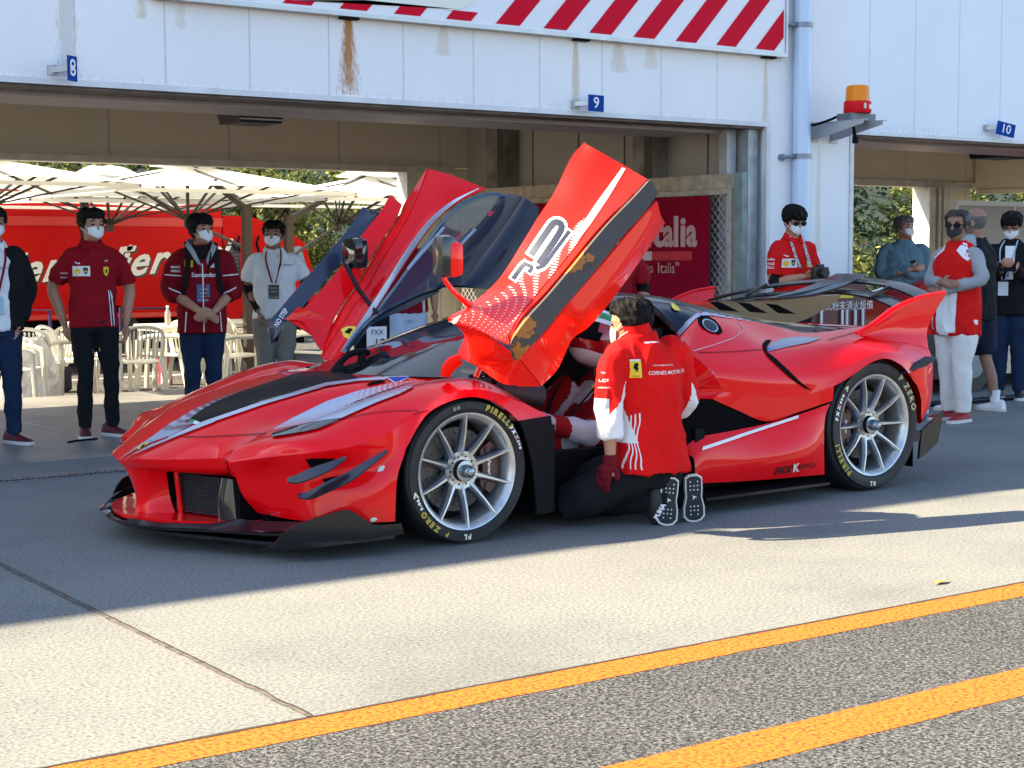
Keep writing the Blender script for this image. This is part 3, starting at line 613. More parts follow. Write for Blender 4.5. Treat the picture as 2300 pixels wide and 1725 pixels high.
m = MB(); sf = [(1.95, 1.0), (2.184, 1.008), (2.7, 1.006), (3.2, 1.02), (3.47, 1.03), (3.43, .99), (3.30, .935), (3.18, .89), (3.02, .855), (2.6, .90), (2.3, .95)]
m.prism([V((a, -.012, z)) for a, z in sf], (0, .024, 0)); cpart(m, 'shark_fin', mat('mirror_carbon', (.20, .17, .12), .12, .75, coat=1), weld=0, smooth=False)  # beige base colour paints in the sunlit ground mirrored by the carbon fin
m = MB()
for q in (((385, 262), (470, 268), (615, 342), (470, 330)), ((600, 268), (690, 278), (832, 352), (700, 343)), ((815, 278), (900, 286), (1045, 358), (915, 352))):
    m.prism([cy(FG, *p, -.0135) for p in q], (0, -.002, 0))
cpart(m, 'fin_louvre', VOID, weld=0, smooth=False)
m = MB()
for k in range(5): m.bar((2.5, -.62+k*.0, .853), (2.5, .6, .853), .003) if False else m.box2((2.52+k*.13, -.58, .846+.002*k), (2.53+k*.13, .58, .852+.002*k))
cpart(m, 'deck_louvre', paint('deck_dark_red', (.25, .004, .01)), weld=0, smooth=False)
# intake void, door tub, floor, cockpit
m = MB(); m.box2((1.30, -.94, .12), (2.26, -.55, .56)); m.box2((1.30, .94, .12), (2.26, .55, .56)); m.box2((2.1, -.93, .4), (2.27, -.5, .56))
m.box2((-.80, -.62, .06), (-.42, .62, .32)); cpart(m, 'inner_duct', VOID, weld=0, smooth=False)
m = MB()
for s in (-1, 1):
    for a0, zc, rr in ((0, .325, .329), (2.665, .357, .350)):
        # wheel-well liner
        n = 20; pr = [(a0+rr*math.cos(math.pi*k/n), zc+rr*math.sin(math.pi*k/n)) for k in range(n+1)]; pr = [(pr[0][0], .1)]+pr+[(pr[-1][0], .1)]
        m.rings([[V((a, s*y, z)) for a, z in pr] for y in (.96, .55)], cap=False, closed=False); m.prism([V((a, s*.55, z)) for a, z in pr], (0, s*.01, 0))
cpart(m, 'wheel_liner', VOID, weld=0)
m = MB(); m.box2((.38, -.78, .085), (1.42, -.66, .30)); m.box2((.38, .96, .085), (1.42, .70, .30)); m.box2((-.35, -.72, .07), (3.1, .72, .10)); m.box2((1.40, -.60, .1), (1.48, .6, .9)); m.box2((.30, -.6, .1), (.36, .6, .60))
m.box2((.45, -.79, .30), (1.42, -.72, .345)); m.box2((1.38, -.96, .1), (1.44, -.6, .42)); m.box2((.40, -.96, .1), (.50, -.7, .5)); m.box2((2.3, -.55, .3), (3.14, .55, .83)); cpart(m, 'chassis_tub', BLK, weld=0, smooth=False)
m = MB(); bt = P((.262, -1.0, .535), (.30, -1.0, .45), (.34, -1.0, .30), (.36, -1.0, .10)); bt2 = P((.455, -.978, .545), (.47, -.98, .44), (.47, -.98, .30), (.46, -.98, .10)); surf(m, grid([bt, bt2], 4, 2), .01)
bt = [V((p.x, -p.y, p.z)) for p in bt]; bt2 = [V((p.x, -p.y, p.z)) for p in bt2]; surf(m, grid([bt, bt2], 4, 2), .01)
surf(m, grid([P((.455, -.978, .545), (.47, -.98, .44), (.47, -.98, .30), (.46, -.98, .10)), P((.50, -.80, .56), (.52, -.80, .44), (.52, -.80, .3), (.5, -.80, .1))], 4, 2))
cpart(m, 'arch_trim', BLK, weld=0)
m = MB()
for s in (-1, 1): m.prism([(1.36, s*.80, .10), (2.25, s*.90, .095), (2.25, s*1.05, .075), (1.36, s*1.06, .075)], (0, 0, .014))
cpart(m, 'side_skirt', CARB, weld=0, smooth=False)
# seats, steering wheel, belts
seatm = mat('seat_fabric', (.012, .012, .014), .9); 
for s in (-1, 1):
    m = MB(); m.tube(spline([(.80, s*.36, .24), (1.1, s*.36, .22), (1.25, s*.36, .35), (1.38, s*.36, .62), (1.42, s*.36, .86)], 4), [.16, .16]+[.17]*14+[.13], 10, flat=.4); m.box((1.40, s*.36, .88), (.08, .22, .16), bev=.03); cpart(m, 'seat', seatm, weld=0)
m = MB(); n = 28; c0 = V((.62, -.36, .60)); ax = V((.35, 0, .94)).cross(V((0, 1, 0))).normalized(); u = V((0, 1, 0)); vv = V((.35, 0, .94)).normalized()
m.tube([c0+(u*math.cos(t)*.17+vv*math.sin(t)*.13) for t in [2*math.pi*k/n for k in range(n+1)]], .015, 8); m.bar(c0-u*.17, c0+u*.17, .04, .02); m.bar(c0, c0-ax*.0+V((-.2, 0, -.03)), .05, .05)
cpart(m, 'steering_wheel', mat('steering_red', (.25, .01, .02), .5), weld=0)
m = MB(); m.box2((.10, -.6, .58), (.40, .6, .70)); m.tube([(.30, -.80, .66), (.52, -.83, .62)], [.045, .05], 16); cpart(m, 'dashboard', mat('dash_dark', (.012, .012, .016), .6), weld=0)
# --- wheels
TYR = mat('tyre_rubber', (.010, .0105, .012), .62, bump=.2, bscale=60, var=.25, vscale=14); RIM = mat('rim_silver', (.50, .50, .50), .33, .75, var=.12, vscale=25, bump=.15, bscale=120)
RIMD = mat('rim_blue_grey', (.16, .19, .25), .35, .8); DISC = mat('carbon_disc', (.10, .085, .075), .6, .2, var=.5, vscale=60); CAL = mat('caliper_dark_red', (.05, .012, .016), .35, coat=.5); NUT = mat('nut_steel', (.30, .33, .38), .25, .9)
TY = mat('tyre_yellow', (.42, .33, .04), .6)
def arctext(txt, r, ang0, size, y, parent, mt, name='lettering', bold=.0025, gap=1.3, shear=.1):
    """letters set round the sidewall; ang0 = centre angle, clockwise when seen from outside"""
    adv = []; tot = 0; meshes = []
    for ch in txt:
        if ch == ' ': adv.append(size*.4); meshes.append(None); continue
        me = text_mesh(ch, size, bold=bold, shear=shear); xs_ = [v.co.x for v in me.vertices]; wch = (max(xs_)-min(xs_)) if xs_ else size*.5; adv.append(wch+size*.13*gap); meshes.append(me)
    tot = sum(adv); s = -tot/2; mb = MB()
    for me, ad in zip(meshes, adv):
        s += ad/2; an = ang0-s/r          # angle from +a axis, ccw in (a,z) seen from -y with a to the right
        if me:
            xd = V((math.sin(an), 0, -math.cos(an))); yd = V((math.cos(an), 0, math.sin(an)))
            cx = (max(v.co.x for v in me.vertices)+min(v.co.x for v in me.vertices))/2
            vs = [yd*(r+v.co.y)+xd*(v.co.x-cx)+V((0, y, 0)) for v in me.vertices]; mb.add(vs, [list(p.vertices) for p in me.polygons])
        s += ad/2
    o = cpart(mb, name, mt, parent, weld=0, smooth=False, fix=False)
def wheel(a, y0, zc, rt, rr, wid, rot, side, texts):
    s = side                                       # -1 near side, +1 far side
    Y = lambda d: s*d                              # d = distance outwards from the wheel face plane
    m = MB()
    def yl(prof, mi=0):
        n = 72; rs = [[V((r*math.cos(2*math.pi*k/n), s*d, r*math.sin(2*math.pi*k/n))) for k in range(n)] for r, d in prof]; m.rings(rs, mi, cap=False)
    # rim barrel, lip
    yl([(rr-.012, -wid+.02), (rr-.030, -wid+.06), (rr-.034, -.06), (rr-.022, -.018), (rr-.006, -.004), (rr+.002, -.002), (rr+.005, -.010), (rr, -.03)], 0)
    nsp = 10
    for k in range(nsp):
        t = rot+2*math.pi*k/nsp; ud = V((math.cos(t), 0, math.sin(t))); sd = V((-math.sin(t), 0, math.cos(t)))
        pr = [(.050, .022, -.052), (.085, .0135, -.040), (.12, .0095, -.028), (.17, .0075, -.014), (rr-.035, .0065, -.006), (rr-.008, .0055, -.003)]
        rs = []
        for r, hw, d in pr:
            dp = .040 if r < .2 else .028
            rs.append([ud*r+sd*hw*.55+V((0, Y(d), 0)), ud*r+sd*hw*1.25+V((0, Y(d-dp*.5), 0)), ud*r+sd*hw*1.9+V((0, Y(d-dp), 0)), ud*r-sd*hw*1.9+V((0, Y(d-dp), 0)), ud*r-sd*hw*1.25+V((0, Y(d-dp*.5), 0)), ud*r-sd*hw*.55+V((0, Y(d), 0))])
        n0 = len(m.f); m.rings(rs, 0)
        for i in range(n0, len(m.f)-2):
            if (i-n0) % 6 in (1, 2, 3): m.m[i] = 1
        # web joining neighbouring spokes at the hub
        t2 = t+math.pi/nsp; u2 = V((math.cos(t2), 0, math.sin(t2))); s2 = V((-math.sin(t2), 0, math.cos(t2)))
        m.add([u2*.04+s2*.02+V((0, Y(-.05), 0)), u2*.085+s2*.013+V((0, Y(-.044), 0)), u2*.078+V((0, Y(-.046), 0)), u2*.085-s2*.013+V((0, Y(-.044), 0)), u2*.04-s2*.02+V((0, Y(-.05), 0))], [(0, 1, 2, 3, 4)])
        # inner barrel pads between the spokes
    yl([(.086, -.050), (.050, -.046), (.030, -.046)], 0)
    for k in range(10):
        t = rot+2*math.pi*(k+.5)/nsp; m.cyl(V((.064*math.cos(t), Y(-.050), .064*math.sin(t))), V((.064*math.cos(t), Y(-.0445), .064*math.sin(t))), .0045, n=8, mi=2)
    rim = cpart(m, 'wheel', [RIM, RIMD, BLK], weld=0, angle=50); rim.location = (a, y0, zc)
    m = MB(); b = rr-.002
    yl([(b, -.012), (b+.012, -.004), ((b+rt)/2-.01, .006), ((b+rt)/2+.02, .004), (rt-.022, -.010), (rt-.008, -.022), (rt, -.045), (rt+.001, -wid/2), (rt, -wid+.045), (rt-.012, -wid+.015), ((b+rt)/2, -wid-.003), (b, -wid+.01)])
    cpart(m, 'tyre', TYR, rim, weld=0, angle=30)
    m = MB(); yl([(.07, -.10), (.187, -.10), (.190, -.104), (.190, -.128), (.187, -.132), (.07, -.132)]); 
    for k in range(60):
        t = k*2*math.pi/60*1.0; r = .10+.085*((k*7) % 12)/12; m.cyl(V((r*math.cos(t), Y(-.0985), r*math.sin(t))), V((r*math.cos(t), Y(-.1005), r*math.sin(t))), .0035, n=6, mi=1)
    cpart(m, 'brake_disc', [DISC, BLK], rim, weld=0)
    m = MB(); yl([(.02, -.09), (.09, -.09), (.11, -.14), (.11, -wid+.03)]); yl([(.02, -.16), (rr-.03, -.16)]); cpart(m, 'hub', BLK, rim, weld=0)
    m = MB(); c0 = 0 if a < 1 else math.pi
    rs = []
    for k in range(9):
        t = c0-.62+1.24*k/8; ud = V((math.cos(t), 0, math.sin(t))); i0, i1 = (.125, .215) if 0 < k < 8 else (.14, .20)
        rs.append([ud*i0+V((0, Y(-.066), 0)), ud*i1+V((0, Y(-.066), 0)), ud*i1+V((0, Y(-.14), 0)), ud*i0+V((0, Y(-.14), 0))])
    m.rings(rs)
    for t in (c0-.5, c0+.5): m.cyl(V((.168*math.cos(t), Y(-.066), .168*math.sin(t))), V((.168*math.cos(t), Y(-.058), .168*math.sin(t))), .013, n=12)
    cal = cpart(m, 'brake_caliper', CAL, rim, weld=0, angle=30)
    if s < 0:
        te = text_mesh('Ferrari', .024, bold=.0008, shear=.2); te.materials.append(WHT); xd = V((0, 0, 1)) if a < 1 else V((0, 0, 1)); M = frame((.16*math.cos(c0), Y(-.0645), 0), (0, 0, -1), (1, 0, 0)); te.transform(M); o = bpy.data.objects.new('lettering', te); COL.objects.link(o); o.parent = rim
    m = MB(); yl([(0.001, .030), (.014, .030), (.026, .018), (.030, -.005), (.030, -.02), (.046, -.022), (.048, -.034), (.048, -.050)]); cpart(m, 'wheel_nut', [NUT], rim, weld=0, angle=50)
    m = MB()
    for k in range(5): t = k*2*math.pi/5+.4; m.cyl(V((.0195*math.cos(t), Y(.0262), .0195*math.sin(t))), V((.0195*math.cos(t), Y(.0235), .0195*math.sin(t))), .0045, n=10)
    yl([(.0485, -.0215), (.0485, -.05), (.054, -.05)]); cpart(m, 'nut_ring', BLK, rim, weld=0)
    if s < 0:
        for (tx, ang, sz, mt, rof) in texts: arctext(tx, (rr+rt)/2-.002+rof, ang, sz, Y(.0085), rim, mt)
    return rim
tf = [('PIRELLI', R(55), .036, TY, .004), ('ZERO', R(225), .034, TY, .004), ('P', R(246), .024, TY, .004), ('FL', R(268), .028, mat('chalk', (.7, .7, .5), .8), 0), ('EVO', R(20), .012, WHT, .004), ('FXX', R(32), .020, WHT, .004), ('K', R(26.5), .020, mat('k_red', (.6, .02, .03), .6), .004), ('>', R(196), .045, MC['chalk'], .003), ('DH', R(103), .018, mat('dh_grey', (.2, .2, .2), .7), .002), ('E.OR', R(205), .014, WHT, 0)]
tr = [('PIRELLI', R(213), .044, TY, .002), ('FXX', R(164), .026, WHT, 0), ('K', R(157), .026, MC['k_red'], 0), ('EVO', R(150), .017, WHT, 0), ('RL', R(266), .030, MC['chalk'], 0), ('>', R(138), .045, MC['chalk'], 0), ('P ZERO', R(33), .05, mat('worn_yellow', (.40, .36, .2), .7, var=.7, vscale=90), -.004)]
wheel(0, -.98, .325, .323, .259, .285, R(91), -1, tf); wheel(2.665, -.99, .357, .360, .2725, .345, R(0), -1, tr)
wheel(0, .98, .325, .323, .259, .285, R(91), 1, ()); wheel(2.665, .99, .357, .360, .2725, .345, R(0), 1, ())
# ------------------------------------------------------------------ decals that lie on the bodywork
def bvh_of(objs):
    vs, fs = [], []
    for o in objs:
        n = len(vs); vs += [v.co.copy() for v in o.data.vertices]; fs += [[i+n for i in p.vertices] for p in o.data.polygons]
    return BVHTree.FromPolygons(vs, fs)
SH = bvh_of([clam, quarter])
def cast(B, x, y, off):
    d = cray(x, y).normalized(); h = B.ray_cast(CC0, d)
    if h[0] is None: return None
    n = h[1] if h[1].dot(d) < 0 else -h[1]
    return h[0]+n*off
def decal(name, poly, mt, off=.0025, B=None, step=3.5, parent=None, mirror=True):
    """poly: photo outline projected once onto the real surface; the result is geometry lying on that surface"""
    B = B or SH; off += .0012; P2 = [V(p) for p in poly]; x0 = min(p.x for p in P2); x1 = max(p.x for p in P2); y0 = min(p.y for p in P2); y1 = max(p.y for p in P2)
    bd = []
    for i in range(len(P2)):
        a, b = P2[i], P2[(i+1) % len(P2)]; n = max(1, int((b-a).length/step)); bd += [a.lerp(b, k/n) for k in range(n)]
    def inside(q):
        c = False; j = len(P2)-1
        for i in range(len(P2)):
            if (P2[i].y > q.y) != (P2[j].y > q.y) and q.x < (P2[j].x-P2[i].x)*(q.y-P2[i].y)/(P2[j].y-P2[i].y+1e-12)+P2[i].x: c = not c
            j = i
        return c
    pts = list(bd); y = y0+step/2
    while y < y1:
        x = x0+step/2
        while x < x1:
            q = V((x, y))
            if inside(q) and min((q-b).length for b in bd) > step*.5: pts.append(q)
            x += step
        y += step
    res = delaunay_2d_cdt(pts, [], [list(range(len(bd)))], 1, 1e-4)
    W3 = [cast(B, v.x, v.y, off) for v in res[0]]; m = MB(); mp = {}
    for f in res[2]:
        q = [W3[i] for i in f]
        if any(k is None for k in q) or max((q[i]-q[i-1]).length for i in range(3)) > .12: continue
        ids = []
        for i in f:
            if i not in mp: mp[i] = len(m.v); m.v.append(W3[i])
            ids.append(mp[i])
        m.f.append(ids); m.m.append(0)
    if mirror:
        n = len(m.v); m.v += [V((p.x, -p.y, p.z)) for p in m.v]; m.f += [[i+n for i in f][::-1] for f in m.f]; m.m += m.m
    return cpart(m, name, mt, parent, weld=0, fix=False, angle=60)
def pxs(F, pts): return [F(*p) for p in pts]
def halftone(name, A_, B_, ax, a0, a1, cell=.011, rot=.6, rmin=.1, rmax=.75, plane='xz'):
    """A_ fades to B_ through a dot screen between ax=a0 (all A_) and ax=a1 (all B_)"""
    m = bpy.data.materials.new(name); N, Lk = nt(m); b = N['Principled BSDF']; b.inputs['Roughness'].default_value = .35; b.inputs['Coat Weight'].default_value = .7
    tc = N.new('ShaderNodeTexCoord'); sp = N.new('ShaderNodeSeparateXYZ'); Lk.new(tc.outputs['Object'], sp.inputs[0])
    def Mth(op, a, bb=None, c=None):
        n = N.new('ShaderNodeMath'); n.operation = op
        for i, q in enumerate((a, bb, c)):
            if q is None: continue
            if isinstance(q, (int, float)): n.inputs[i].default_value = q
            else: Lk.new(q, n.inputs[i])
        return n.outputs[0]
    X = sp.outputs[0]; Y = sp.outputs[{'xz': 2, 'xy': 1}[plane]]
    c, s = math.cos(rot)/cell, math.sin(rot)/cell
    u = Mth('ADD', Mth('MULTIPLY', X, c), Mth('MULTIPLY', Y, s)); v = Mth('SUBTRACT', Mth('MULTIPLY', Y, c), Mth('MULTIPLY', X, s))
    fu = Mth('SUBTRACT', Mth('FRACT', Mth('ADD', u, 500)), .5); fv = Mth('SUBTRACT', Mth('FRACT', Mth('ADD', v, 500)), .5)
    d = Mth('SQRT', Mth('ADD', Mth('MULTIPLY', fu, fu), Mth('MULTIPLY', fv, fv)))
    al = Mth('ADD', Mth('ADD', Mth('MULTIPLY', sp.outputs[0], ax[0]), Mth('MULTIPLY', sp.outputs[1], ax[1])), Mth('MULTIPLY', sp.outputs[2], ax[2]))
    t = Mth('DIVIDE', Mth('SUBTRACT', al, a0), a1-a0); t = Mth('MAXIMUM', Mth('MINIMUM', t, 1.0), 0.0)
    r = Mth('MULTIPLY_ADD', t, rmax-rmin, rmin-.02); k = Mth('LESS_THAN', d, r)
    mx = N.new('ShaderNodeMix'); mx.data_type = 'RGBA'; Lk.new(k, mx.inputs[0]); mx.inputs['A'].default_value = (*A_, 1); mx.inputs['B'].default_value = (*B_, 1); Lk.new(mx.outputs['Result'], b.inputs['Base Color'])
    return m
SL = (.42, .46, .55); RC = (.84, .0012, .005)
decal('headlight_panel', pxs(FD, [(990, 803), (1180, 690), (1500, 530), (1800, 430), (2100, 360), (2212, 340), (2330, 335), (2330, 395), (2212, 455), (2000, 535), (1850, 600), (1650, 690), (1400, 725), (1150, 775)]), halftone('silver_halftone', SL, RC, (1, 0, 0), -.40, .06, rmin=0, rmax=.72), .0075, mirror=False)
decal('headlight', pxs(FD, [(1000, 808), (1200, 770), (1450, 722), (1640, 698), (1540, 745), (1430, 790), (1300, 820), (1130, 848), (985, 870), (985, 850)]), mat('headlight_dark', (.006, .018, .035), .08, coat=1), .008, mirror=False)
decal('bonnet_stripe', pxs(FA, [(240, 428), (330, 370), (480, 310), (620, 250), (860, 150), (1250, 0), (1190, 0), (830, 140), (600, 235), (440, 310), (300, 385)]), SIL, .007, mirror=False)
decal('bonnet_stripe', pxs(FD, [(0, 893), (330, 757), (900, 560), (1500, 385), (1800, 335), (2060, 318), (2100, 300), (1850, 308), (1500, 352), (900, 528), (330, 722), (0, 865)]), SIL, .007, mirror=False)
o = decal('bonnet_vent', pxs(FD, [(205, 690), (330, 598), (480, 520), (700, 430), (1000, 330), (1240, 255), (1400, 235), (1640, 250), (1820, 300), (1500, 350), (900, 526), (600, 630), (390, 722), (340, 745)]), mat('vent_black', (.002, .003, .006), .45, coat=.15, spec=.1), .006, mirror=False)
decal('bonnet_fade', pxs(FA, [(190, 405), (350, 290), (560, 150), (760, 0), (1030, 0), (900, 75), (700, 165), (430, 260), (250, 370)]), halftone('stripe_halftone', SL, (.16, .002, .012), (1, 0, 0), -1.12, -.85, cell=.012, rmin=0, rmax=.6), .0025, mirror=False)
decal('bonnet_fade', pxs(FD, [(0, 740), (200, 620), (400, 520), (680, 420), (760, 412), (480, 515), (330, 595), (200, 690), (0, 800)]), halftone('stripe_halftone_rear', (.55, .5, .6), (.16, .002, .012), (1, 0, 0), -1.0, -.45, cell=.012, rmin=.25, rmax=.7), .0025, mirror=False)
decal('nose_badge', pxs(FA, [(388, 297), (460, 238), (530, 232), (415, 303)]), YEL, .006, mirror=False)
decal('badge_figure', pxs(FA, [(420, 290), (462, 250), (490, 248), (450, 285)]), BLK, .0075, mirror=False)
decal('nose_lettering', pxs(FA, [(450, 300), (560, 240), (605, 245), (490, 300)]), mat('badge_silver', (.6, .58, .5), .3, .6), .006, mirror=False)
for q, mt_ in (([(183, 722), (215, 692), (260, 698), (228, 735)], GRN), ([(228, 735), (260, 698), (345, 704), (310, 748), (240, 742)], WHT), ([(318, 745), (345, 706), (385, 712), (340, 742)], mat('flag_red', (.5, .01, .02), .5))):
    decal('flag_decal', pxs(FD, q), mt_, .005, mirror=False)
decal('bonnet_scoop', pxs(FD, [(1885, 365), (1930, 340), (2000, 323), (2060, 325), (2062, 340), (1980, 358), (1900, 374)]), VOID, .004)
tri = pxs(FD, [(2055, 290), (2330, 285), (2190, 345), (2150, 348)]); decal('triangle_sticker', tri, WHT, .004, mirror=False)
decal('triangle_sticker', pxs(FD, [(2085, 297), (2300, 292), (2185, 338), (2155, 340)]), mat('sticker_blue', (.01, .03, .35), .5), .0055, mirror=False)
for q in ([(1375, 815), (1395, 775), (1440, 762), (1452, 780), (1430, 820), (1385, 835)], [(1290, 1325), (1320, 1298), (1355, 1300), (1372, 1318), (1345, 1340), (1310, 1348)]): decal('access_cap', pxs(FB, q), mat('cap_metal', (.6, .6, .58), .3, .5), .005, step=3, mirror=False)
# flat black decals paint in the shade of the front corner openings
HOL = mat('hollow_red', (.16, .002, .004), .5)
for q in ([(625, 700), (700, 685), (940, 690), (860, 770), (725, 835)], [(795, 905), (900, 882), (1000, 870), (930, 950), (870, 985)]): decal('bumper_opening', pxs(FB, q), VOID, .002, step=4)
SEAM = mat('panel_gap_dark', (.03, .001, .002), .8)
def seam(F, pts, w=4): return decal('panel_seam', pxs(F, STK_(pts, w)), SEAM, .0025, step=5, mirror=False)
def STK_(pts, w):
    L_ = spline([V((x, y, 0)) for x, y in pts], 5); lf, rt = [], []
    for i, p in enumerate(L_):
        d = (L_[min(i+1, len(L_)-1)]-L_[max(i-1, 0)]).normalized(); nn = V((-d.y, d.x, 0))*w/2; lf.append(tuple((p+nn)[:2])); rt.append(tuple((p-nn)[:2]))
    return lf+rt[::-1]
seam(FD, [(120, 856), (330, 860), (620, 845), (930, 828)], 7); seam(FB, [(960, 300), (1250, 235), (1500, 205), (1790, 195)], 6); seam(FG, [(300, 655), (520, 650), (780, 632)], 5); seam(FE, [(1010, 1250), (930, 1262), (830, 1290)], 7); seam(FG, [(1290, 560), (1500, 500), (1650, 455)], 4)
# silver line, dark slots and lens on the flank
decal('sill_stripe', [Z2(955, 830), Z2(1200, 748), Z2(1392, 686), Z2(1392, 673), Z2(1200, 735), Z2(960, 814)], WHT, .007, step=5)
decal('quarter_lens', pxs(FG, [(825, 650), (835, 610), (870, 580), (950, 550), (1050, 537), (1190, 540), (1240, 545), (1150, 580), (1000, 610)]), mat('lens_blue', (.10, .16, .30), .15, .5, coat=1), .003)
decal('quarter_slot', pxs(FG, [(860, 560), (815, 562), (790, 590), (792, 630), (830, 690), (1000, 850), (1110, 925), (1165, 942), (1080, 880), (900, 710), (828, 655), (820, 620), (835, 595)]), VOID, .004, step=4)
decal('pod_edge', pxs(FG, [(133, 492), (200, 430), (300, 348), (360, 342), (700, 402), (1000, 470), (1000, 480), (700, 418), (400, 372), (320, 375), (280, 400), (160, 530)]), mat('pod_silver', (.42, .50, .66), .3, .5, coat=.6), .003)
decal('filler_recess', pxs(FG, [(295, 400), (315, 372), (370, 375), (430, 410), (470, 460), (485, 500), (460, 518), (400, 508), (330, 470), (300, 435)]), VOID, .003, step=4, mirror=False)
def ring_px(F, cx, cyy, rx, ry, tilt, n=28, k=1):
    return [F(cx+k*(rx*math.cos(t)*math.cos(tilt)-ry*math.sin(t)*math.sin(tilt)), cyy+k*(rx*math.cos(t)*math.sin(tilt)+ry*math.sin(t)*math.cos(tilt))) for t in [2*math.pi*i/n for i in range(n)]]
decal('filler_cap', ring_px(FG, 388, 455, 68, 38, .62), mat('filler_silver', (.6, .62, .66), .25, .8), .007, step=3, mirror=False)
decal('filler_cap', ring_px(FG, 388, 455, 68, 38, .62, k=.82), CARB, .009, step=3, mirror=False)
decal('quarter_seam', pxs(FG, [(262, 640), (400, 600), (560, 545), (640, 490), (640, 460), (600, 420), (604, 418), (648, 460), (646, 495), (562, 552), (400, 607), (264, 648)]), mat('seam_pink', (.65, .35, .40), .6), .002, step=4, mirror=False)
decal('roof_badge', pxs(FG, [(88, 285), (110, 288), (165, 342), (120, 340), (95, 318)]), YEL, .008, B=bvh_of([o_ for o_ in bpy.data.objects if o_.name.split('.')[0] in ('engine_cover', 'roof')]), step=4, mirror=False)
def surf_text(name, txt, size, F, p0, p1, up, mt, off=.004, B=None, bold=0, shear=0, parent=None, spacing=1, cond=1):
    """text whose baseline runs from photo point p0 towards p1, laid onto the bodywork"""
    me = text_mesh(txt, size, bold=bold, shear=shear, align='LEFT', spacing=spacing); p0, p1, up = V(F(*p0)), V(F(*p1)), V(F(*up)); xs_ = [v.co.x for v in me.vertices]; ys_ = [v.co.y for v in me.vertices]; w = max(xs_)-min(xs_); h = max(ys_)-min(ys_)
    m = MB(); ok = {}
    bm = bmesh.new(); bm.from_mesh(me); bmesh.ops.triangulate(bm, faces=bm.faces[:]); vs = []
    for v in bm.verts:
        q = p0+(p1-p0)*((v.co.x-min(xs_))/w)+(up-p0)*((v.co.y-min(ys_))/h); vs.append(cast(B or SH, q.x, q.y, off))
    m.v = [v or V((0, 0, 0)) for v in vs]
    for f in bm.faces:
        ids = [v.index for v in f.verts]
        if all(vs[i] is not None for i in ids): m.f.append(ids); m.m.append(0)
    bm.free(); bpy.data.meshes.remove(me)
    return cpart(m, name, mt, parent, weld=0, smooth=False, fix=False, split=False)
BKT = mat('decal_black', (.012, .012, .015), .5)
surf_text('flank_lettering', 'FXX', .1, Z2, (1283, 938), (1365, 925), (1290, 905), BKT, bold=.004, shear=.2)
surf_text('flank_lettering', 'K', .1, Z2, (1368, 925), (1395, 920), (1372, 888), WHT, bold=.004)
surf_text('flank_lettering', 'EVO', .1, Z2, (1396, 913), (1468, 902), (1398, 892), BKT, bold=.001)
OUTL = mat('outline_red', (.75, .05, .08), .5)
surf_text('bumper_number', '12', .1, FA, (1700, 1000), (1980, 1015), (1715, 965), OUTL, off=.0035, bold=-.0)
# splitter number
g = text_mesh('12', .13, bold=.004, shear=.5); g.materials.append(mat('number_outline', (.35, .12, .22), .5)); g.transform(frame((-.885, -.70, .1225), (.15, -.95, 0), (.95, .15, 0)))
o = bpy.data.objects.new('splitter_number', g); COL.objects.link(o); o.parent = car
# ------------------------------------------------------------------ near door (raised)
door = empty('door'); door.parent = car; door.name = 'door'
def dl(pts, ys, F=Z3): return [cy(F, *p, y) for p, y in zip(pts, ys)]
cA = dl([(1625, 62), (1560, 130), (1480, 300), (1395, 430), (1330, 540), (1200, 745), (1060, 870), (945, 935)], [-.88, -.88, -.88, -.88, -.88, -.88, -.90, -.93])
cB = dl([(1680, 92), (1625, 190), (1560, 330), (1480, 450), (1410, 560), (1290, 740), (1130, 860), (985, 945)], [-.95, -.95, -.96, -.96, -.965, -.97, -.97, -.965])
cC = dl([(1812, 172), (1745, 270), (1660, 390), (1580, 500), (1490, 610), (1360, 770), (1210, 880), (1070, 972)], [-1.03, -1.05, -1.06, -1.07, -1.075, -1.08, -1.07, -1.03])
cD = dl([(1930, 240), (1850, 330), (1740, 440), (1650, 545), (1540, 680), (1430, 810), (1310, 930), (1245, 1050)], [-1.16, -1.17, -1.18, -1.19, -1.19, -1.19, -1.17, -1.13])
dg = grid([cA, cB, cC, cD], 6, 5)
m = MB(); surf(m, dg, .02)
# return faces: front lower end and the inner/underside
eA = dl([(945, 935), (985, 945), (1070, 972), (1180, 1035), (1285, 1110)], [-.93, -.965, -1.03, -1.10, -1.13]); eB = dl([(1035, 970), (1045, 1040), (1080, 1095), (1180, 1120), (1285, 1112)], [-.88, -.90, -.96, -1.05, -1.13]); eC = dl([(985, 1105), (1060, 1140), (1150, 1155), (1220, 1150), (1290, 1118)], [-.86, -.90, -.96, -1.04, -1.13]); eD = dl([(1075, 1138), (1110, 1170), (1160, 1210), (1220, 1245), (1290, 1252)], [-.88, -.92, -.97, -1.0, -1.05])
surf(m, grid([eA, eB, eC], 5, 4), .008); surf(m, grid([eC, eD], 5, 3), .008)
uA = dl([(1975, 335), (1850, 470), (1700, 650), (1560, 810), (1450, 950), (1370, 1040), (1290, 1108)], [-1.185, -1.19, -1.20, -1.20, -1.19, -1.17, -1.14])
uM = dl([(1990, 400), (1868, 565), (1725, 750), (1600, 890), (1510, 960), (1430, 1090), (1345, 1180)], [-1.13, -1.14, -1.15, -1.14, -1.10, -1.10, -1.10])
uB = dl([(2012, 440), (1880, 640), (1745, 827), (1640, 950), (1551, 1021), (1480, 1165), (1400, 1250)], [-1.05, -1.06, -1.07, -1.07, -1.05, -1.04, -1.05])
surf(m, grid([uA, uM, uB], 6, 5), .01); surf(m, grid([[eC[-1], (eC[-1]+eD[-1])/2, eD[-1]], [uA[-1], uM[-1], uB[-1]]], 3, 3), .008)
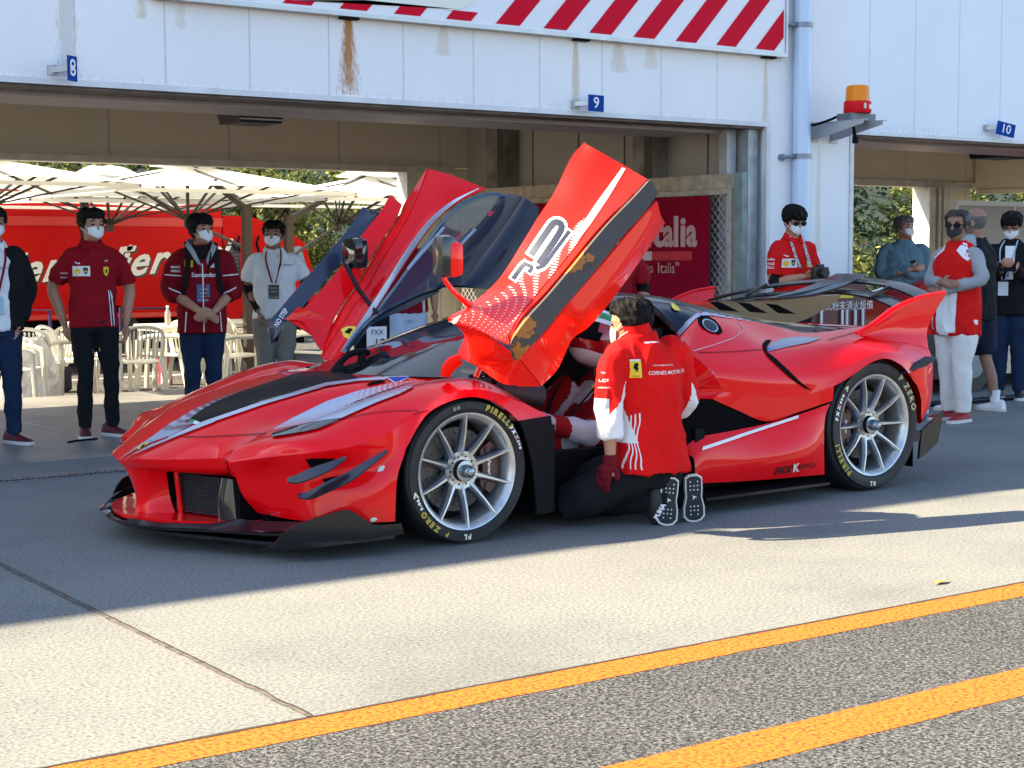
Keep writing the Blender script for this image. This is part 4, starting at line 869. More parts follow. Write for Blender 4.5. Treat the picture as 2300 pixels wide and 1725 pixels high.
near_skin = cpart(m, 'door_skin', DRED, door, weld=0, angle=50, fix=True)
m = MB(); st = dl([(1930, 238), (1850, 325), (1740, 437), (1650, 540), (1540, 675), (1430, 805), (1320, 925), (1262, 1010), (1252, 1060), (1268, 1095)], [-1.18, -1.19, -1.2, -1.21, -1.21, -1.21, -1.20, -1.18, -1.16, -1.15]); st2 = dl([(1972, 302), (1900, 400), (1810, 500), (1720, 610), (1610, 745), (1500, 870), (1400, 990), (1330, 1070), (1305, 1095), (1290, 1110)], [-1.20, -1.21, -1.22, -1.23, -1.23, -1.23, -1.22, -1.20, -1.17, -1.155])
surf(m, grid([st, st2], 6, 3), .03)
def wornstrip():
    m = bpy.data.materials.new('worn_sill_strip'); N, Lk = nt(m); b = N['Principled BSDF']; b.inputs['Roughness'].default_value = .7
    tc = N.new('ShaderNodeTexCoord'); n = N.new('ShaderNodeTexNoise'); n.inputs['Scale'].default_value = 4.2; n.inputs['Detail'].default_value = 7; n.inputs['Roughness'].default_value = .6; n2 = N.new('ShaderNodeTexNoise'); n2.inputs['Scale'].default_value = 120
    r = ramp(N, [(.55, (.055, .048, .045)), (.565, (.02, .02, .02)), (.58, (.36, .13, .02)), (.70, (.26, .10, .02))]); Lk.new(tc.outputs['Object'], n.inputs['Vector']); Lk.new(tc.outputs['Object'], n2.inputs['Vector']); Lk.new(n.outputs['Fac'], r.inputs[0]); Lk.new(r.outputs[0], b.inputs['Base Color'])
    bp = N.new('ShaderNodeBump'); bp.inputs['Strength'].default_value = .5; bp.inputs['Distance'].default_value = .003; Lk.new(n2.outputs['Fac'], bp.inputs['Height']); Lk.new(bp.outputs[0], b.inputs['Normal']); return m
cpart(m, 'sill_strip', wornstrip(), door, weld=0)
DB = bvh_of([near_skin])
decal('door_stripe', pxs(Z3, [(1808, 172), (1824, 178), (1740, 320), (1660, 440), (1600, 520), (1560, 560), (1600, 470), (1680, 350)]), WHT, .003, B=DB, parent=door, mirror=False)
decal('door_fade', pxs(Z3, [(950, 925), (1060, 880), (1200, 800), (1330, 690), (1430, 590), (1500, 520), (1600, 440), (1655, 400), (1660, 440), (1600, 530), (1500, 660), (1400, 780), (1300, 900), (1240, 1000), (1250, 1060), (1180, 1030), (1080, 975), (1000, 950)]), halftone('door_halftone', (.92, .012, .003), (.70, .50, .46), (.8, 0, 1), .95, 1.85, cell=.016, rot=.85, rmin=.12, rmax=.34), .0025, B=DB, parent=door, mirror=False)
# race number on the door
NB = mat('number_navy', (.008, .012, .03), .4, coat=.5)
N2 = [(1335, 605), (1350, 560), (1440, 440), (1470, 415), (1500, 405), (1525, 430), (1530, 470), (1520, 510), (1400, 660), (1388, 685), (1560, 480), (1548, 520), (1420, 680), (1372, 690), (1360, 660), (1470, 520), (1490, 480), (1480, 470), (1390, 590), (1360, 620)]
def px_poly_decal(name, pts, mt, off): return decal(name, pxs(Z3, pts), mt, off, B=DB, step=5, parent=door, mirror=False)
def stroke_px(pts, w, n=5):
    L_ = spline([V((x, y, 0)) for x, y in pts], n) if len(pts) > 2 else [V((*p, 0)) for p in pts]; lf, rt = [], []
    for i, p in enumerate(L_):
        d = (L_[min(i+1, len(L_)-1)]-L_[max(i-1, 0)]).normalized(); nn = V((-d.y, d.x, 0))*w/2; e = d*(w*.30 if i == len(L_)-1 else -w*.30 if i == 0 else 0); lf.append(tuple((p+nn+e)[:2])); rt.append(tuple((p-nn+e)[:2]))
    return lf+rt[::-1]
SA = [(1362, 600), (1408, 532), (1452, 468), (1476, 445), (1503, 452), (1506, 480), (1478, 530), (1440, 586), (1400, 645)]; SB_ = [(1388, 672), (1425, 655), (1480, 580), (1545, 492)]; SC = [(1272, 722), (1310, 668), (1330, 650)]; SD_ = [(1330, 652), (1362, 668), (1350, 690)]
for off_, ww, mt_ in ((.0035, 1, WHT), (.0052, 0, NB)):
    for q, w0, w1 in ((SA, 60, 33), (SB_, 44, 20), (SC, 46, 24), (SD_, 40, 20)): px_poly_decal('door_number', stroke_px(q, w0 if ww else w1), mt_, off_)
for q, mt_ in (([(905, 975), (925, 940), (955, 930), (975, 925), (945, 970)], GRN), ([(945, 945), (975, 922), (1010, 905), (985, 940)], WHT)): decal('flag_decal', pxs(Z3, q), mt_, .004, B=DB, step=3, parent=door, mirror=False)
# near mirror on its stalk
m = MB(); sp_ = dl([(1060, 860), (1010, 820), (950, 760), (915, 700), (905, 640)], [-.90, -.91, -.93, -.95, -.97]); m.tube(spline(sp_, 5), [.030, .024, .022, .020]+[.018]*17, 10, flat=.6); cpart(m, 'mirror_arm', DRED, door, weld=0)
m = MB(); c0 = cy(Z3, 925, 610, -.98); m.box(tuple(c0), (.085, .09, .185), M=None, bev=.032); mh = cpart(m, 'mirror', mat('mirror_shell_dark', (.012, .012, .014), .2, coat=1), door, weld=0)
m = MB(); m.box(tuple(c0+V((.034, -.012, -.012))), (.075, .085, .155), bev=.03); cpart(m, 'mirror_shell', DRED, door, weld=0)
m = MB(); hk = dl([(1000, 1095), (950, 1110), (915, 1150), (905, 1205), (925, 1205)], [-.86, -.85, -.84, -.83, -.83]); hk2 = dl([(1010, 1140), (985, 1155), (960, 1180), (940, 1205), (935, 1210)], [-.84, -.83, -.82, -.81, -.81]); surf(m, grid([hk, hk2], 4, 3), .012); m.tube(dl([(1100, 1165), (1080, 1210)], [-.85, -.85]), .014, 8); cpart(m, 'hinge_cover', DRED, door, weld=0)
# ------------------------------------------------------------------ far door (raised)
fdoor = empty('door'); fdoor.parent = car
fA = dl([(655, 308), (600, 400), (520, 500), (430, 640), (330, 760), (240, 860), (150, 930)], [1.15]*7)
fB = dl([(715, 355), (680, 440), (610, 540), (540, 660), (470, 780), (400, 880), (320, 1040)], [1.10, 1.1, 1.09, 1.08, 1.07, 1.05, 1.03])
fC = dl([(845, 178), (800, 300), (735, 440), (640, 600), (560, 740), (460, 900), (318, 1120)], [.95]*7)
fD = dl([(960, 210), (900, 310), (830, 430), (740, 570), (650, 700), (530, 880), (370, 1130)], [.90]*7)
fE = dl([(1130, 278), (1000, 340), (880, 440), (770, 590), (680, 730), (570, 900), (440, 1090)], [.85, .84, .83, .82, .82, .81, .80])
m = MB(); surf(m, grid([fA, fB], 5, 4), .012); surf(m, grid([fC, fD, fE], 5, 5), .012)
fB2 = dl([(720, 350), (690, 440), (640, 540), (590, 640), (520, 770), (440, 890), (330, 1050)], [1.03]*7)
surf(m, grid([[p+V((.02, 0, 0)) for p in fB], fC], 5, 3), .01)
m2 = dl([(130, 925), (190, 930), (240, 960), (290, 1050), (320, 1080)], [1.15, 1.12, 1.08, 1.04, 1.02]); m3 = dl([(200, 860), (300, 900), (380, 950), (400, 1000), (380, 1040)], [1.12, 1.08, 1.05, 1.02, 1.0]); surf(m, grid([m2, m3], 4, 3), .01)
far_skin = cpart(m, 'door_skin', RED, fdoor, weld=0, angle=50)
m = MB(); nA = dl([(520, 378), (430, 490), (330, 610), (200, 760), (100, 880), (50, 940), (52, 990), (80, 1035)], [1.22]*8); nB = dl([(562, 382), (600, 400), (480, 545), (330, 735), (220, 860), (150, 925), (120, 970), (95, 1035)], [1.19]*8); surf(m, grid([nA, nB], 5, 3), .03); nv = cpart(m, 'sill_strip', mat('navy_gloss', (.008, .016, .05), .35, coat=.8), fdoor, weld=0)
DF = bvh_of([far_skin]); DN = bvh_of([nv])
surf_text('no_step_lettering', 'NO STEP', .1, Z3, (97, 962), (150, 880), (75, 948), WHT, B=DN, parent=fdoor, bold=.002)
sa_ = [V((p.x-.014, p.y-.006, p.z)) for p in fE]; sb_ = [V((p.x-.014, p.y-.006, p.z)) for p in dl([(1100, 272), (972, 335), (852, 435), (742, 583), (652, 725), (543, 893), (418, 1080)], [.85, .84, .83, .82, .82, .81, .80])]
m = MB(); surf(m, grid([sa_, sb_], 6, 2), .004); cpart(m, 'door_stripe', SIL, fdoor, weld=0)
decal('shield_badge', pxs(Z3, [(412, 975), (440, 960), (488, 962), (490, 985), (478, 1010), (455, 1028), (425, 1010)]), YEL, .006, B=DF, step=3, parent=fdoor, mirror=False); decal('badge_figure', pxs(Z3, [(432, 985), (445, 978), (450, 970), (470, 972), (474, 982), (462, 992), (458, 1005), (450, 995), (438, 998)]), BLK, .0075, B=DF, step=3, parent=fdoor, mirror=False)
# window frame, glass, roof section, sliding-pane handles
fr = [(1150, 290), (1250, 310), (1110, 480), (960, 700), (900, 770), (820, 790), (700, 850), (600, 910), (540, 960), (430, 1090), (560, 885), (700, 720), (830, 540), (920, 420), (1020, 340)]
gi = [(1100, 335), (1215, 345), (1100, 480), (950, 690), (890, 740), (780, 790), (650, 860), (610, 850), (720, 720), (850, 540), (960, 420)]
GLF = mat('door_glass', (.03, .07, .13), .05, coat=1, alpha=.55)
m = MB(); yo = lambda x, y: .80-.25*max(0, min(1, (x-600)/700))
def loopring(mb, outer, inner, th):
    O = [cy(Z3, *p, yo(*p)) for p in outer]; I = [cy(Z3, *p, yo(*p)) for p in inner]
    return O, I
gp = [cy(Z3, *p, yo(*p)) for p in fr]
ow = resam = lambda pts, n: [V(p) for p in pts]
# frame as tubes along the outline, flattened
m.tube(spline([cy(Z3, *p, yo(*p)) for p in [(1240, 325), (1110, 490), (955, 705), (895, 765), (810, 795), (690, 850), (590, 905), (520, 965), (440, 1075)]], 5), [.022]*41, 8, flat=.6)
m.tube(spline([cy(Z3, *p, yo(*p)+.01) for p in [(1245, 318), (1150, 305), (1020, 350), (925, 435), (835, 555), (710, 730), (590, 885), (470, 1050)]], 5), [.018]*36, 8, flat=.6)
bl = [cy(Z3, *p, yo(*p)) for p in [(470, 1050), (560, 925), (640, 870), (760, 815), (890, 775)]]; bl2 = [cy(Z3, *p, yo(*p)) for p in [(430, 1090), (520, 985), (620, 920), (740, 870), (905, 785)]]; surf(m, grid([bl, bl2], 4, 2), .01)
cpart(m, 'window_frame', mat('frame_blue_black', (.02, .05, .085), .25, coat=1), fdoor, weld=0)
m = MB(); gA = [cy(Z3, *p, yo(*p)) for p in [(1230, 320), (1150, 305), (1020, 350), (925, 435), (835, 555), (710, 730), (600, 890)]]; gB = [cy(Z3, *p, yo(*p)) for p in [(1240, 325), (1180, 400), (1110, 490), (1030, 600), (955, 705), (895, 765), (640, 880)]]; surf(m, grid([gA, gB], 5, 5), .004); cpart(m, 'window_glass', GLF, fdoor, weld=0)
m = MB()
for a, b in (((742, 675), (925, 465)), ((985, 575), (1080, 475))):
    m.tube([cy(Z3, *a, yo(*a)-.03), cy(Z3, *b, yo(*b)-.03)], .010, 8)
cpart(m, 'window_slider', mat('clear_plastic', (.35, .45, .6), .1, alpha=.6, coat=1), fdoor, weld=0, split=False)
m = MB(); rA = dl([(1250, 308), (1180, 400), (1110, 490), (1030, 600), (950, 715), (905, 765)], [.54, .55, .56, .57, .58, .58]); rB = dl([(1320, 320), (1270, 420), (1210, 520), (1130, 640), (1060, 730), (1000, 765)], [.36, .37, .38, .4, .41, .42]); rC = dl([(1395, 372), (1380, 450), (1330, 560), (1270, 660), (1200, 740), (1160, 775)], [.30, .30, .31, .33, .35, .36])
surf(m, grid([rA, rB, rC], 5, 6), .015); cpart(m, 'roof_section', NAVY, fdoor, weld=0)
decal('window_sticker', pxs(Z3, [(1135, 390), (1180, 382), (1190, 400), (1150, 412), (1138, 408)]), mat('pink_sticker', (.6, .05, .1), .5), .004, B=bvh_of([o_ for o_ in bpy.data.objects if o_.name == 'window_glass']), step=3, parent=fdoor, mirror=False)
m = MB(); sp_ = dl([(590, 895), (540, 830), (490, 760), (455, 690), (440, 650)], [.80, .86, .9, .93, .94]); m.tube(spline(sp_, 5), [.024]*21, 10, flat=.6); cpart(m, 'mirror_arm', CARB, fdoor, weld=0)
m = MB(); c0 = cy(Z3, 480, 595, .95); m.box(tuple(c0), (.10, .17, .185), bev=.05); cpart(m, 'mirror', mat('mirror_gloss', (.006, .010, .014), .08, coat=1), fdoor, weld=0)
# wiper and front camera pod
m = MB(); m.tube(spline(dl([(30, 870), (100, 780), (200, 690), (330, 660), (390, 680)], [0, 0, .0, .0, 0], FE), 5), [.016]*21, 8); m.tube(dl([(330, 670), (300, 800)], [0, 0], FE), [.022, .016], 8); m.ell(cy(FE, 110, 835, -.02), (.03, .03, .022)); cpart(m, 'wiper', BLK, weld=0, split=False)
# ================================================================== PEOPLE
SKIN = mat('skin', (.42, .205, .125), .55, bump=.15, bscale=90, var=.08, vscale=20); SKIN2 = mat('skin_tan', (.27, .14, .09), .6, bump=.15, bscale=90, var=.1, vscale=20)
HAIR = mat('black_hair', (.004, .004, .004), .6, spec=.15, bump=.9, bscale=140, dist=.006); GHAIR = mat('grey_hair', (.10, .095, .09), .6, bump=.9, bscale=140, var=.5, vscale=60, dist=.006)
MASKW = mat('white_mask', (.72, .74, .76), .8, bump=.3, bscale=40); MASKB = mat('black_mask', (.015, .016, .02), .8); EYE = mat('eye_dark', (.012, .008, .006), .2); EWH = mat('eye_white', (.6, .58, .55), .3)
BROW = mat('brow_black', (.01, .008, .007), .8)
def fab(name, c, **k): return mat(name, c, .9, bump=.35, bscale=160, var=.10, vscale=7, sheen=.0, spec=.2, dist=.0015, **k)
CRED = fab('red_polo_fabric', (.24, .003, .010)); BRED = fab('bright_red_fabric', (.60, .008, .008)); CWH = fab('white_fabric', (.72, .73, .76)); CBLK = fab('black_fabric', (.008, .008, .010)); DENIM = fab('blue_denim', (.010, .024, .058)); GREYT = fab('grey_trouser_fabric', (.20, .19, .17))
NAVYF = fab('navy_shorts_fabric', (.012, .016, .035)); LWHT = fab('cream_trouser_fabric', (.70, .69, .65)); SWEAT = fab('grey_blue_sweat', (.12, .21, .26)); HOOD = fab('light_grey_fabric', (.30, .32, .34)); LBLUE = fab('pale_blue_fabric', (.42, .50, .66)); DRF = fab('dark_red_fabric', (.19, .003, .010))
SOLE = mat('white_sole', (.62, .61, .57), .7); SRED = mat('red_shoe', (.28, .006, .012), .6); SBLK = mat('black_shoe', (.012, .012, .014), .6); SWHT = mat('white_shoe', (.7, .7, .7), .6); SDR = mat('maroon_shoe', (.09, .008, .012), .7)
HEADR = [(-.112, .020, -.070, -.010), (-.100, .038, -.084, .010), (-.078, .052, -.088, .030), (-.055, .060, -.088, .050), (-.030, .066, -.088, .070), (0, .071, -.086, .083), (.030, .074, -.088, .091), (.058, .072, -.082, .090), (.082, .062, -.068, .078), (.100, .044, -.045, .056), (.110, .022, -.02, .028), (.113, .004, -.002, .012)]
def hr(z):
    for i in range(len(HEADR)-1):
        a, b = HEADR[i], HEADR[i+1]
        if a[0] <= z <= b[0]:
            t = (z-a[0])/(b[0]-a[0]); return [a[k]+(b[k]-a[k])*t for k in (1, 2, 3)]
    return HEADR[0][1:] if z < 0 else HEADR[-1][1:]
def hp(th, z, off=0):          # point on the head: th=0 forward (-y), pi/2 = +x
    w, yf, yb = hr(z); cyy = (yf+yb)/2; ry = (yb-yf)/2
    c, s = math.cos(th), math.sin(th); e = .85
    x = (w+off)*math.copysign(abs(s)**e, s); y = cyy-(ry+off)*math.copysign(abs(c)**e, c); return V((x, y, z))
def put(mb, sub, M):
    n = len(mb.v); mb.v += [M @ p for p in sub.v]; mb.f += [[i+n for i in f] for f in sub.f]; mb.m += sub.m
def head_shape(M, mb):
    h = MB(); h.rings([[hp(2*math.pi*k/20, z) for k in range(20)] for z, *_ in HEADR])
    h.tube([(0, -.080, .018), (0, -.098, -.014), (0, -.102, -.024), (0, -.086, -.034)], [.008, .011, .013, .010], 8)
    for s in (-1, 1): h.ell((s*.073, .006, -.008), (.010, .018, .032)); h.ell((s*.032, -.078, .022), (.022, .010, .008))
    h.tube([(-.022, -.083, -.062), (0, -.090, -.063), (.022, -.083, -.062)], .006, 6)
    put(mb, h, M)
def shell(mb, M, th0, th1, zl, zh, off, th, nu=20, nv=8, nz=0, mi=0, seed=0, close=False):
    G = []
    for i in range(nu+1):
        t = th0+(th1-th0)*i/nu; lo = zl(t) if callable(zl) else zl; hi = zh(t) if callable(zh) else zh; row = []
        for j in range(nv+1):
            z = lo+(hi-lo)*j/nv; o = off(t, j/nv) if callable(off) else off
            o += nz*noise.noise(V((t*3+seed, z*40, seed))); p = hp(t, z, o); p.z += max(0, o)*max(0, min(1, (z-.05)/.05))*.55; row.append(M @ p)
        G.append(row)
    surf(mb, G, th, mi)
def hand(mb, w, d, n, L=.175, curl=.5, side=1, spread=.12):
    """w wrist, d direction towards the fingers, n palm normal (fingers curl towards n)"""
    w, d, n = V(w), V(d).normalized(), V(n); n = (n-d*n.dot(d)).normalized(); s = d.cross(n)*side; pl = L*.52
    mb.tube([w-d*.01, w+d*pl*.5, w+d*pl], [.022, .030, .028], 10, flat=.55)
    mb.ell(w+d*pl*.55, (.036, .036, .024))
    for k, (o, fl) in enumerate(((-.027, .40), (-.009, .47), (.009, .45), (.026, .36))):
        b = w+d*pl*.92+s*o; c = curl*.9; l = L*fl
        d1 = (d*math.cos(c*.5)+n*math.sin(c*.5)+s*o*spread*10*.3).normalized(); d2 = (d*math.cos(c*1.3)+n*math.sin(c*1.3)).normalized(); d3 = (d*math.cos(c*2)+n*math.sin(c*2)).normalized()
        mb.tube([b-d*.02, b+d1*l*.42, b+d1*l*.42+d2*l*.33, b+d1*l*.42+d2*l*.33+d3*l*.27], [.0105, .0095, .0085, .007], 8)
    b = w+d*pl*.30-s*.026; t1 = (d*.6-s*.75+n*.35).normalized(); mb.tube([b, b+t1*.038, b+t1*.038+(d*.9+n*.35-s*.15).normalized()*.032], [.013, .011, .008], 8)
def limb(mb, pts, rad, n=12, k=5, flat=1):
    P_ = spline(pts, k); R_ = []
    for i in range(len(P_)):
        t = i/(len(P_)-1)*(len(rad)-1); j = min(int(t), len(rad)-2); R_.append(rad[j]+(rad[j+1]-rad[j])*(t-j))
    mb.tube(P_, R_, n, flat=flat)
def torso(mb, cs, flatx=True, n=20, e=.85):
    """cs: (centre, half width, half depth, side dir, front dir)"""
    rs = []
    for c, w, d, sx, fy in cs:
        c = V(c); sx = V(sx).normalized(); fy = V(fy).normalized(); rs.append([c+sx*w*math.copysign(abs(math.cos(t))**e, math.cos(t))+fy*d*math.copysign(abs(math.sin(t))**e, math.sin(t)) for t in [2*math.pi*k/n for k in range(n)]])
    mb.rings(rs)
def folds(a=.006, s=9, seed=0):
    def f(co, n): p = V((co.x*s+seed, co.y*s, co.z*s*.8)); q = 1-abs(noise.noise(p)); r = 1-abs(noise.noise(V((co.x*s*2.2, co.y*s*2.2+seed, co.z*s*1.1)))); return a*(q*q-.55)+a*.6*(r**3-.45)
    return f
X1, Y1 = V((1, 0, 0)), V((0, 1, 0))
PB = {}
def stickon(o, root, name, me_or_poly, org, xdir, zdir, cdir, mt, off=.004, parent=None, local=True):
    """lays a flat badge or lettering onto a garment (cast along cdir)"""
    key = o.name
    if key not in PB: PB[key] = BVHTree.FromPolygons([v.co.copy() for v in o.data.vertices], [list(p.vertices) for p in o.data.polygons])
    B = PB[key]; org, xdir, zdir, cdir = V(org), V(xdir).normalized(), V(zdir).normalized(), V(cdir).normalized(); m = MB()
    if isinstance(me_or_poly, list):
        P2 = [V(p) for p in me_or_poly]; xs0, xs1 = min(p.x for p in P2), max(p.x for p in P2); y0, y1 = min(p.y for p in P2), max(p.y for p in P2); st = max((xs1-xs0), (y1-y0))/6
        bd = []
        for i in range(len(P2)):
            a, b = P2[i], P2[(i+1) % len(P2)]; n = max(1, int((b-a).length/st)); bd += [a.lerp(b, k/n) for k in range(n)]
        ins = [V((xs0+(xs1-xs0)*(i+.5)/6, y0+(y1-y0)*(j+.5)/6)) for i in range(6) for j in range(6)] if xs1-xs0 > .05 else []
        res = delaunay_2d_cdt(bd+ins, [], [list(range(len(bd)))], 1, 1e-6); vv = [V((v.x, v.y)) for v in res[0]]; ff = [list(f) for f in res[2]]
    else:
        bm = bmesh.new(); bm.from_mesh(me_or_poly); bmesh.ops.triangulate(bm, faces=bm.faces[:]); vv = [v.co.copy() for v in bm.verts]; ff = [[v.index for v in f.verts] for f in bm.faces]; bm.free()
    W_ = []
    for v in vv:
        p = org+xdir*v.x+zdir*v.y-cdir*.6; h = B.ray_cast(p, cdir); W_.append(None if h[0] is None else h[0]-cdir*off)
    m.v = [p or V((0, 0, 0)) for p in W_]
    for f in ff:
        if all(W_[i] is not None for i in f) and max((W_[f[i]]-W_[f[i-1]]).length for i in range(len(f))) < .12: m.f.append(f); m.m.append(0)
    return m.build(name, mt, parent or o, fix=False, smooth=False)
rect = lambda x, y, w, h: [(x-w/2, y-h/2), (x+w/2, y-h/2), (x+w/2, y+h/2), (x-w/2, y+h/2)]
def shoe(root, c, d, mt, L=.27, sole=SOLE, up=(0, 0, 1), name='shoe'):
    c, d, up = V(c), V(d).normalized(), V(up).normalized(); s = d.cross(up); M = Matrix(((d.x, s.x, up.x, 0), (d.y, s.y, up.y, 0), (d.z, s.z, up.z, 0), (0, 0, 0, 1))); M.translation = c
    m = MB(); k = L/.27
    prof = [(-.085, .030, .085), (-.07, .036, .095), (-.02, .038, .090), (.04, .042, .070), (.10, .045, .050), (.15, .036, .040), (.175, .018, .030)]
    rs = []
    for x, w, h in prof: rs.append([M @ V((x*k, w*k*math.cos(t), (.022+(h-.022)*max(0, math.sin(t)))*k if math.sin(t) > 0 else .012*k)) for t in [2*math.pi*i/16 for i in range(16)]])
    m.rings(rs, 0)
    so_ = []; 
    ol = [(-.095, .020), (-.08, .036), (-.02, .040), (.05, .045), (.11, .048), (.155, .038), (.182, .018)]
    loop = [(x, w) for x, w in ol]+[(x, -w) for x, w in ol[::-1]]
    m.prism([M @ V((x*k, w*k, 0)) for x, w in loop], M.to_3x3() @ V((0, 0, .024*k)), 1)
    return m.build(name, [mt, sole], root, angle=50)
def person(label, loc, rz, H=1.62, top=CRED, bottom=CBLK, arms=None, sleeve='short', head=(0, 0), hair=HAIR, hairlen=0, mask=MASKW, shoes=SBLK, feet=((.085, 0, 8), (-.085, 0, -8)), skin=SKIN, girth=1., fringe=.046,
           shorts=False, loose=1., undersleeve=None, jacket=None, group=None, glasses=None, collar=True, bald=False, hemz=None, lean=0, sleevemat=None, topcol=None):
    S_ = H/1.65; root = empty('person', loc, rz, label, 'person', group)
    z = lambda k: k*S_; g = girth
    sh, hipz, neckz = z(1.305), z(.84), z(1.42); HC = V((0, -.012, z(1.65)-.113)) ; HM = Matrix.Translation(HC) @ Matrix.Rotation(head[0], 4, 'Z') @ Matrix.Rotation(head[1], 4, 'X')
    arms = arms or {}
    A = {}
    for s in (-1, 1):
        el, wr, hd, hn, cu = arms.get(s, ((s*.25, .02, 1.06), (s*.24, -.04, .82), (0, -.1, -1), (-s, 0, 0), .5)); A[s] = (V((s*.165*g, 0, sh)), V(el)*1, V(wr)*1, hd, hn, cu)
    # one continuous body
    b = MB(); head_shape(HM, b); b.tube([HC+V((0, .02, -.07)), V((0, .005, neckz)), V((0, .005, sh-.04))], [.052, .053, .07], 12)
    torso(b, [((0, 0, hipz-.04), .13*g, .085*g, X1, Y1), ((0, 0, z(1.02)), .115*g, .08*g, X1, Y1), ((0, 0, z(1.25)), .15*g, .09*g, X1, Y1), ((0, 0, sh+.01), .13*g, .06, X1, Y1)])
    for s in (-1, 1):
        p0, el, wr, hd, hn, cu = A[s]; limb(b, [p0, (p0+el)/2+V((s*.004, 0, 0)), el, (el+wr)/2, wr], [.047, .046, .040, .038, .026], 12); hand(b, wr, hd, hn, curl=cu, side=s, L=.185)
        fx, fy, fr = feet[0 if s > 0 else 1]; an = V((fx, fy, z(.09))); kn = V((fx*.9+.0*s, fy*.5-.02, z(.46))); hp_ = V((s*.075*g, 0, hipz-.02))
        limb(b, [hp_, (hp_+kn)/2, kn, (kn+an)/2+V((0, .012, 0)), an], [.075, .070, .050, .048, .032], 12)
    body = remesh(b, 'body', skin, .0095, 3, parent=root)
    # hair
    if not bald:
        m = MB(); fr = fringe
        lowf = lambda t: (fr if abs(t) < .95 else fr-(abs(t)-.95)/.25*(fr+.015) if abs(t) < 1.2 else -.015-(abs(t)-1.2)/.7*(.03+hairlen) if abs(t) < 1.9 else -.045-hairlen)+.014*noise.noise(V((t*5.5, len(label), 0)))+.010*noise.noise(V((t*14, 3, 0)))
        shell(m, HM, -math.pi, math.pi, lowf, .1129, lambda t, u: .002+.013*math.sin(math.pi*min(1, .08+u*.62))+.006*min(1, u*3)*abs(math.sin(t*9+u*6)), .003, 96, 16, .012, seed=len(label))
        m.build('hair', hair, root, angle=60)
    else:
        m = MB(); shell(m, HM, 1.35, 2*math.pi-1.35, -.05, lambda t: .045, .005, .004, 26, 5, .003); m.build('hair', hair, root, angle=60)
    for s in (-1, 1):
        m = MB(); m.ell((0, 0, 0), (.0155, .005, .0062)); q = MB(); put(q, m, HM @ Matrix.Translation((s*.032, -.0835, .004))); q.build('eye', EYE, root)
        m = MB(); m.tube([HM @ hp(s*.20, .026, .003), HM @ hp(s*.42, .031, .003), HM @ hp(s*.68, .024, .003)], .0042, 6); m.build('eyebrow', BROW, root)
    if mask:
        m = MB(); shell(m, HM, -.98, .98, lambda t: -.092+.03*abs(t), lambda t: -.004-.016*abs(t), lambda t, u: .007+.010*math.cos(t*1.4)*math.sin(math.pi*min(1, u*.8+.2)), .003, 14, 8, .002, mi=0)
        mk_ = m.build('face_mask', mask, root, angle=60); m = MB()
        for s in (-1, 1):
            m.tube([HM @ hp(s*.98, -.02, .006), HM @ hp(s*1.35, .012, .008), HM @ V((s*.078, .02, .0))], .002, 5); m.tube([HM @ hp(s*.98, -.062, .006), HM @ hp(s*1.3, -.045, .008), HM @ V((s*.078, .02, -.02))], .002, 5)
        m.build('mask_loop', mask, mk_)
    if glasses:
        m = MB()
        for s in (-1, 1):
            c = V((s*.034, -.096, .003)); m.tube([HM @ (c+V((.027*math.cos(t), .006*abs(math.cos(t)), .017*math.sin(t)))) for t in [2*math.pi*k/16 for k in range(17)]], .0028, 6)
            m.tube([HM @ (c+V((s*.027, .005, .004))), HM @ V((s*.078, -.01, .006))], .003, 6)
            if glasses == 'sun': m.prism([HM @ (c+V((.025*math.cos(t), 0, .015*math.sin(t)))) for t in [2*math.pi*k/16 for k in range(16)]], HM.to_3x3() @ V((0, .003, 0)), 1)
        m.tube([HM @ V((-.01, -.098, .005)), HM @ V((.01, -.098, .005))], .0025, 6); m.build('glasses', [BLK, mat('dark_lens', (.01, .01, .012), .05, coat=1)], root)
    # trousers
    m = MB(); hz = hemz if hemz else z(.80); wl = .040*loose
    torso(m, [((0, 0, z(.93)), .135*g, .095*g, X1, Y1), ((0, 0, hipz), .155*g, .108*g, X1, Y1), ((0, .0, z(.76)), .150*g, .102*g, X1, Y1)])
    for s in (-1, 1):
        fx, fy, fr_ = feet[0 if s > 0 else 1]; an = V((fx, fy+.008, z(.075))); kn = V((fx*.92, fy*.5-.02, z(.46))); hp_ = V((s*.078*g, 0, hipz-.03))
        if shorts: limb(m, [hp_, (hp_+kn)/2, kn-V((0, 0, .0))], [.098*g, .100*g, .088], 14)
        else: limb(m, [hp_, (hp_+kn)/2, kn, (kn+an)/2, an], [.094*g, .084*loose, .062*loose, .056*loose, .050*loose], 14)
    tr = remesh(m, 'trousers', bottom, .012, 2, folds(.013 if loose < 1.2 else .008, 7, len(label)), parent=root)
    # top
    m = MB(); hm = hemz or z(.80)
    torso(m, [((0, 0, hm), .168*g, .118*g, X1, Y1), ((0, -.005, z(.95)), .162*g, .118*g, X1, Y1), ((0, -.004, z(1.10)), .158*g, .112*g, X1, Y1), ((0, 0, z(1.23)), .172*g, .110*g, X1, Y1), ((0, .004, z(1.30)), .160*g, .095*g, X1, Y1), ((0, .008, z(1.36)), .105*g, .075, X1, Y1), ((0, .010, z(1.415)), .068, .058, X1, Y1)])
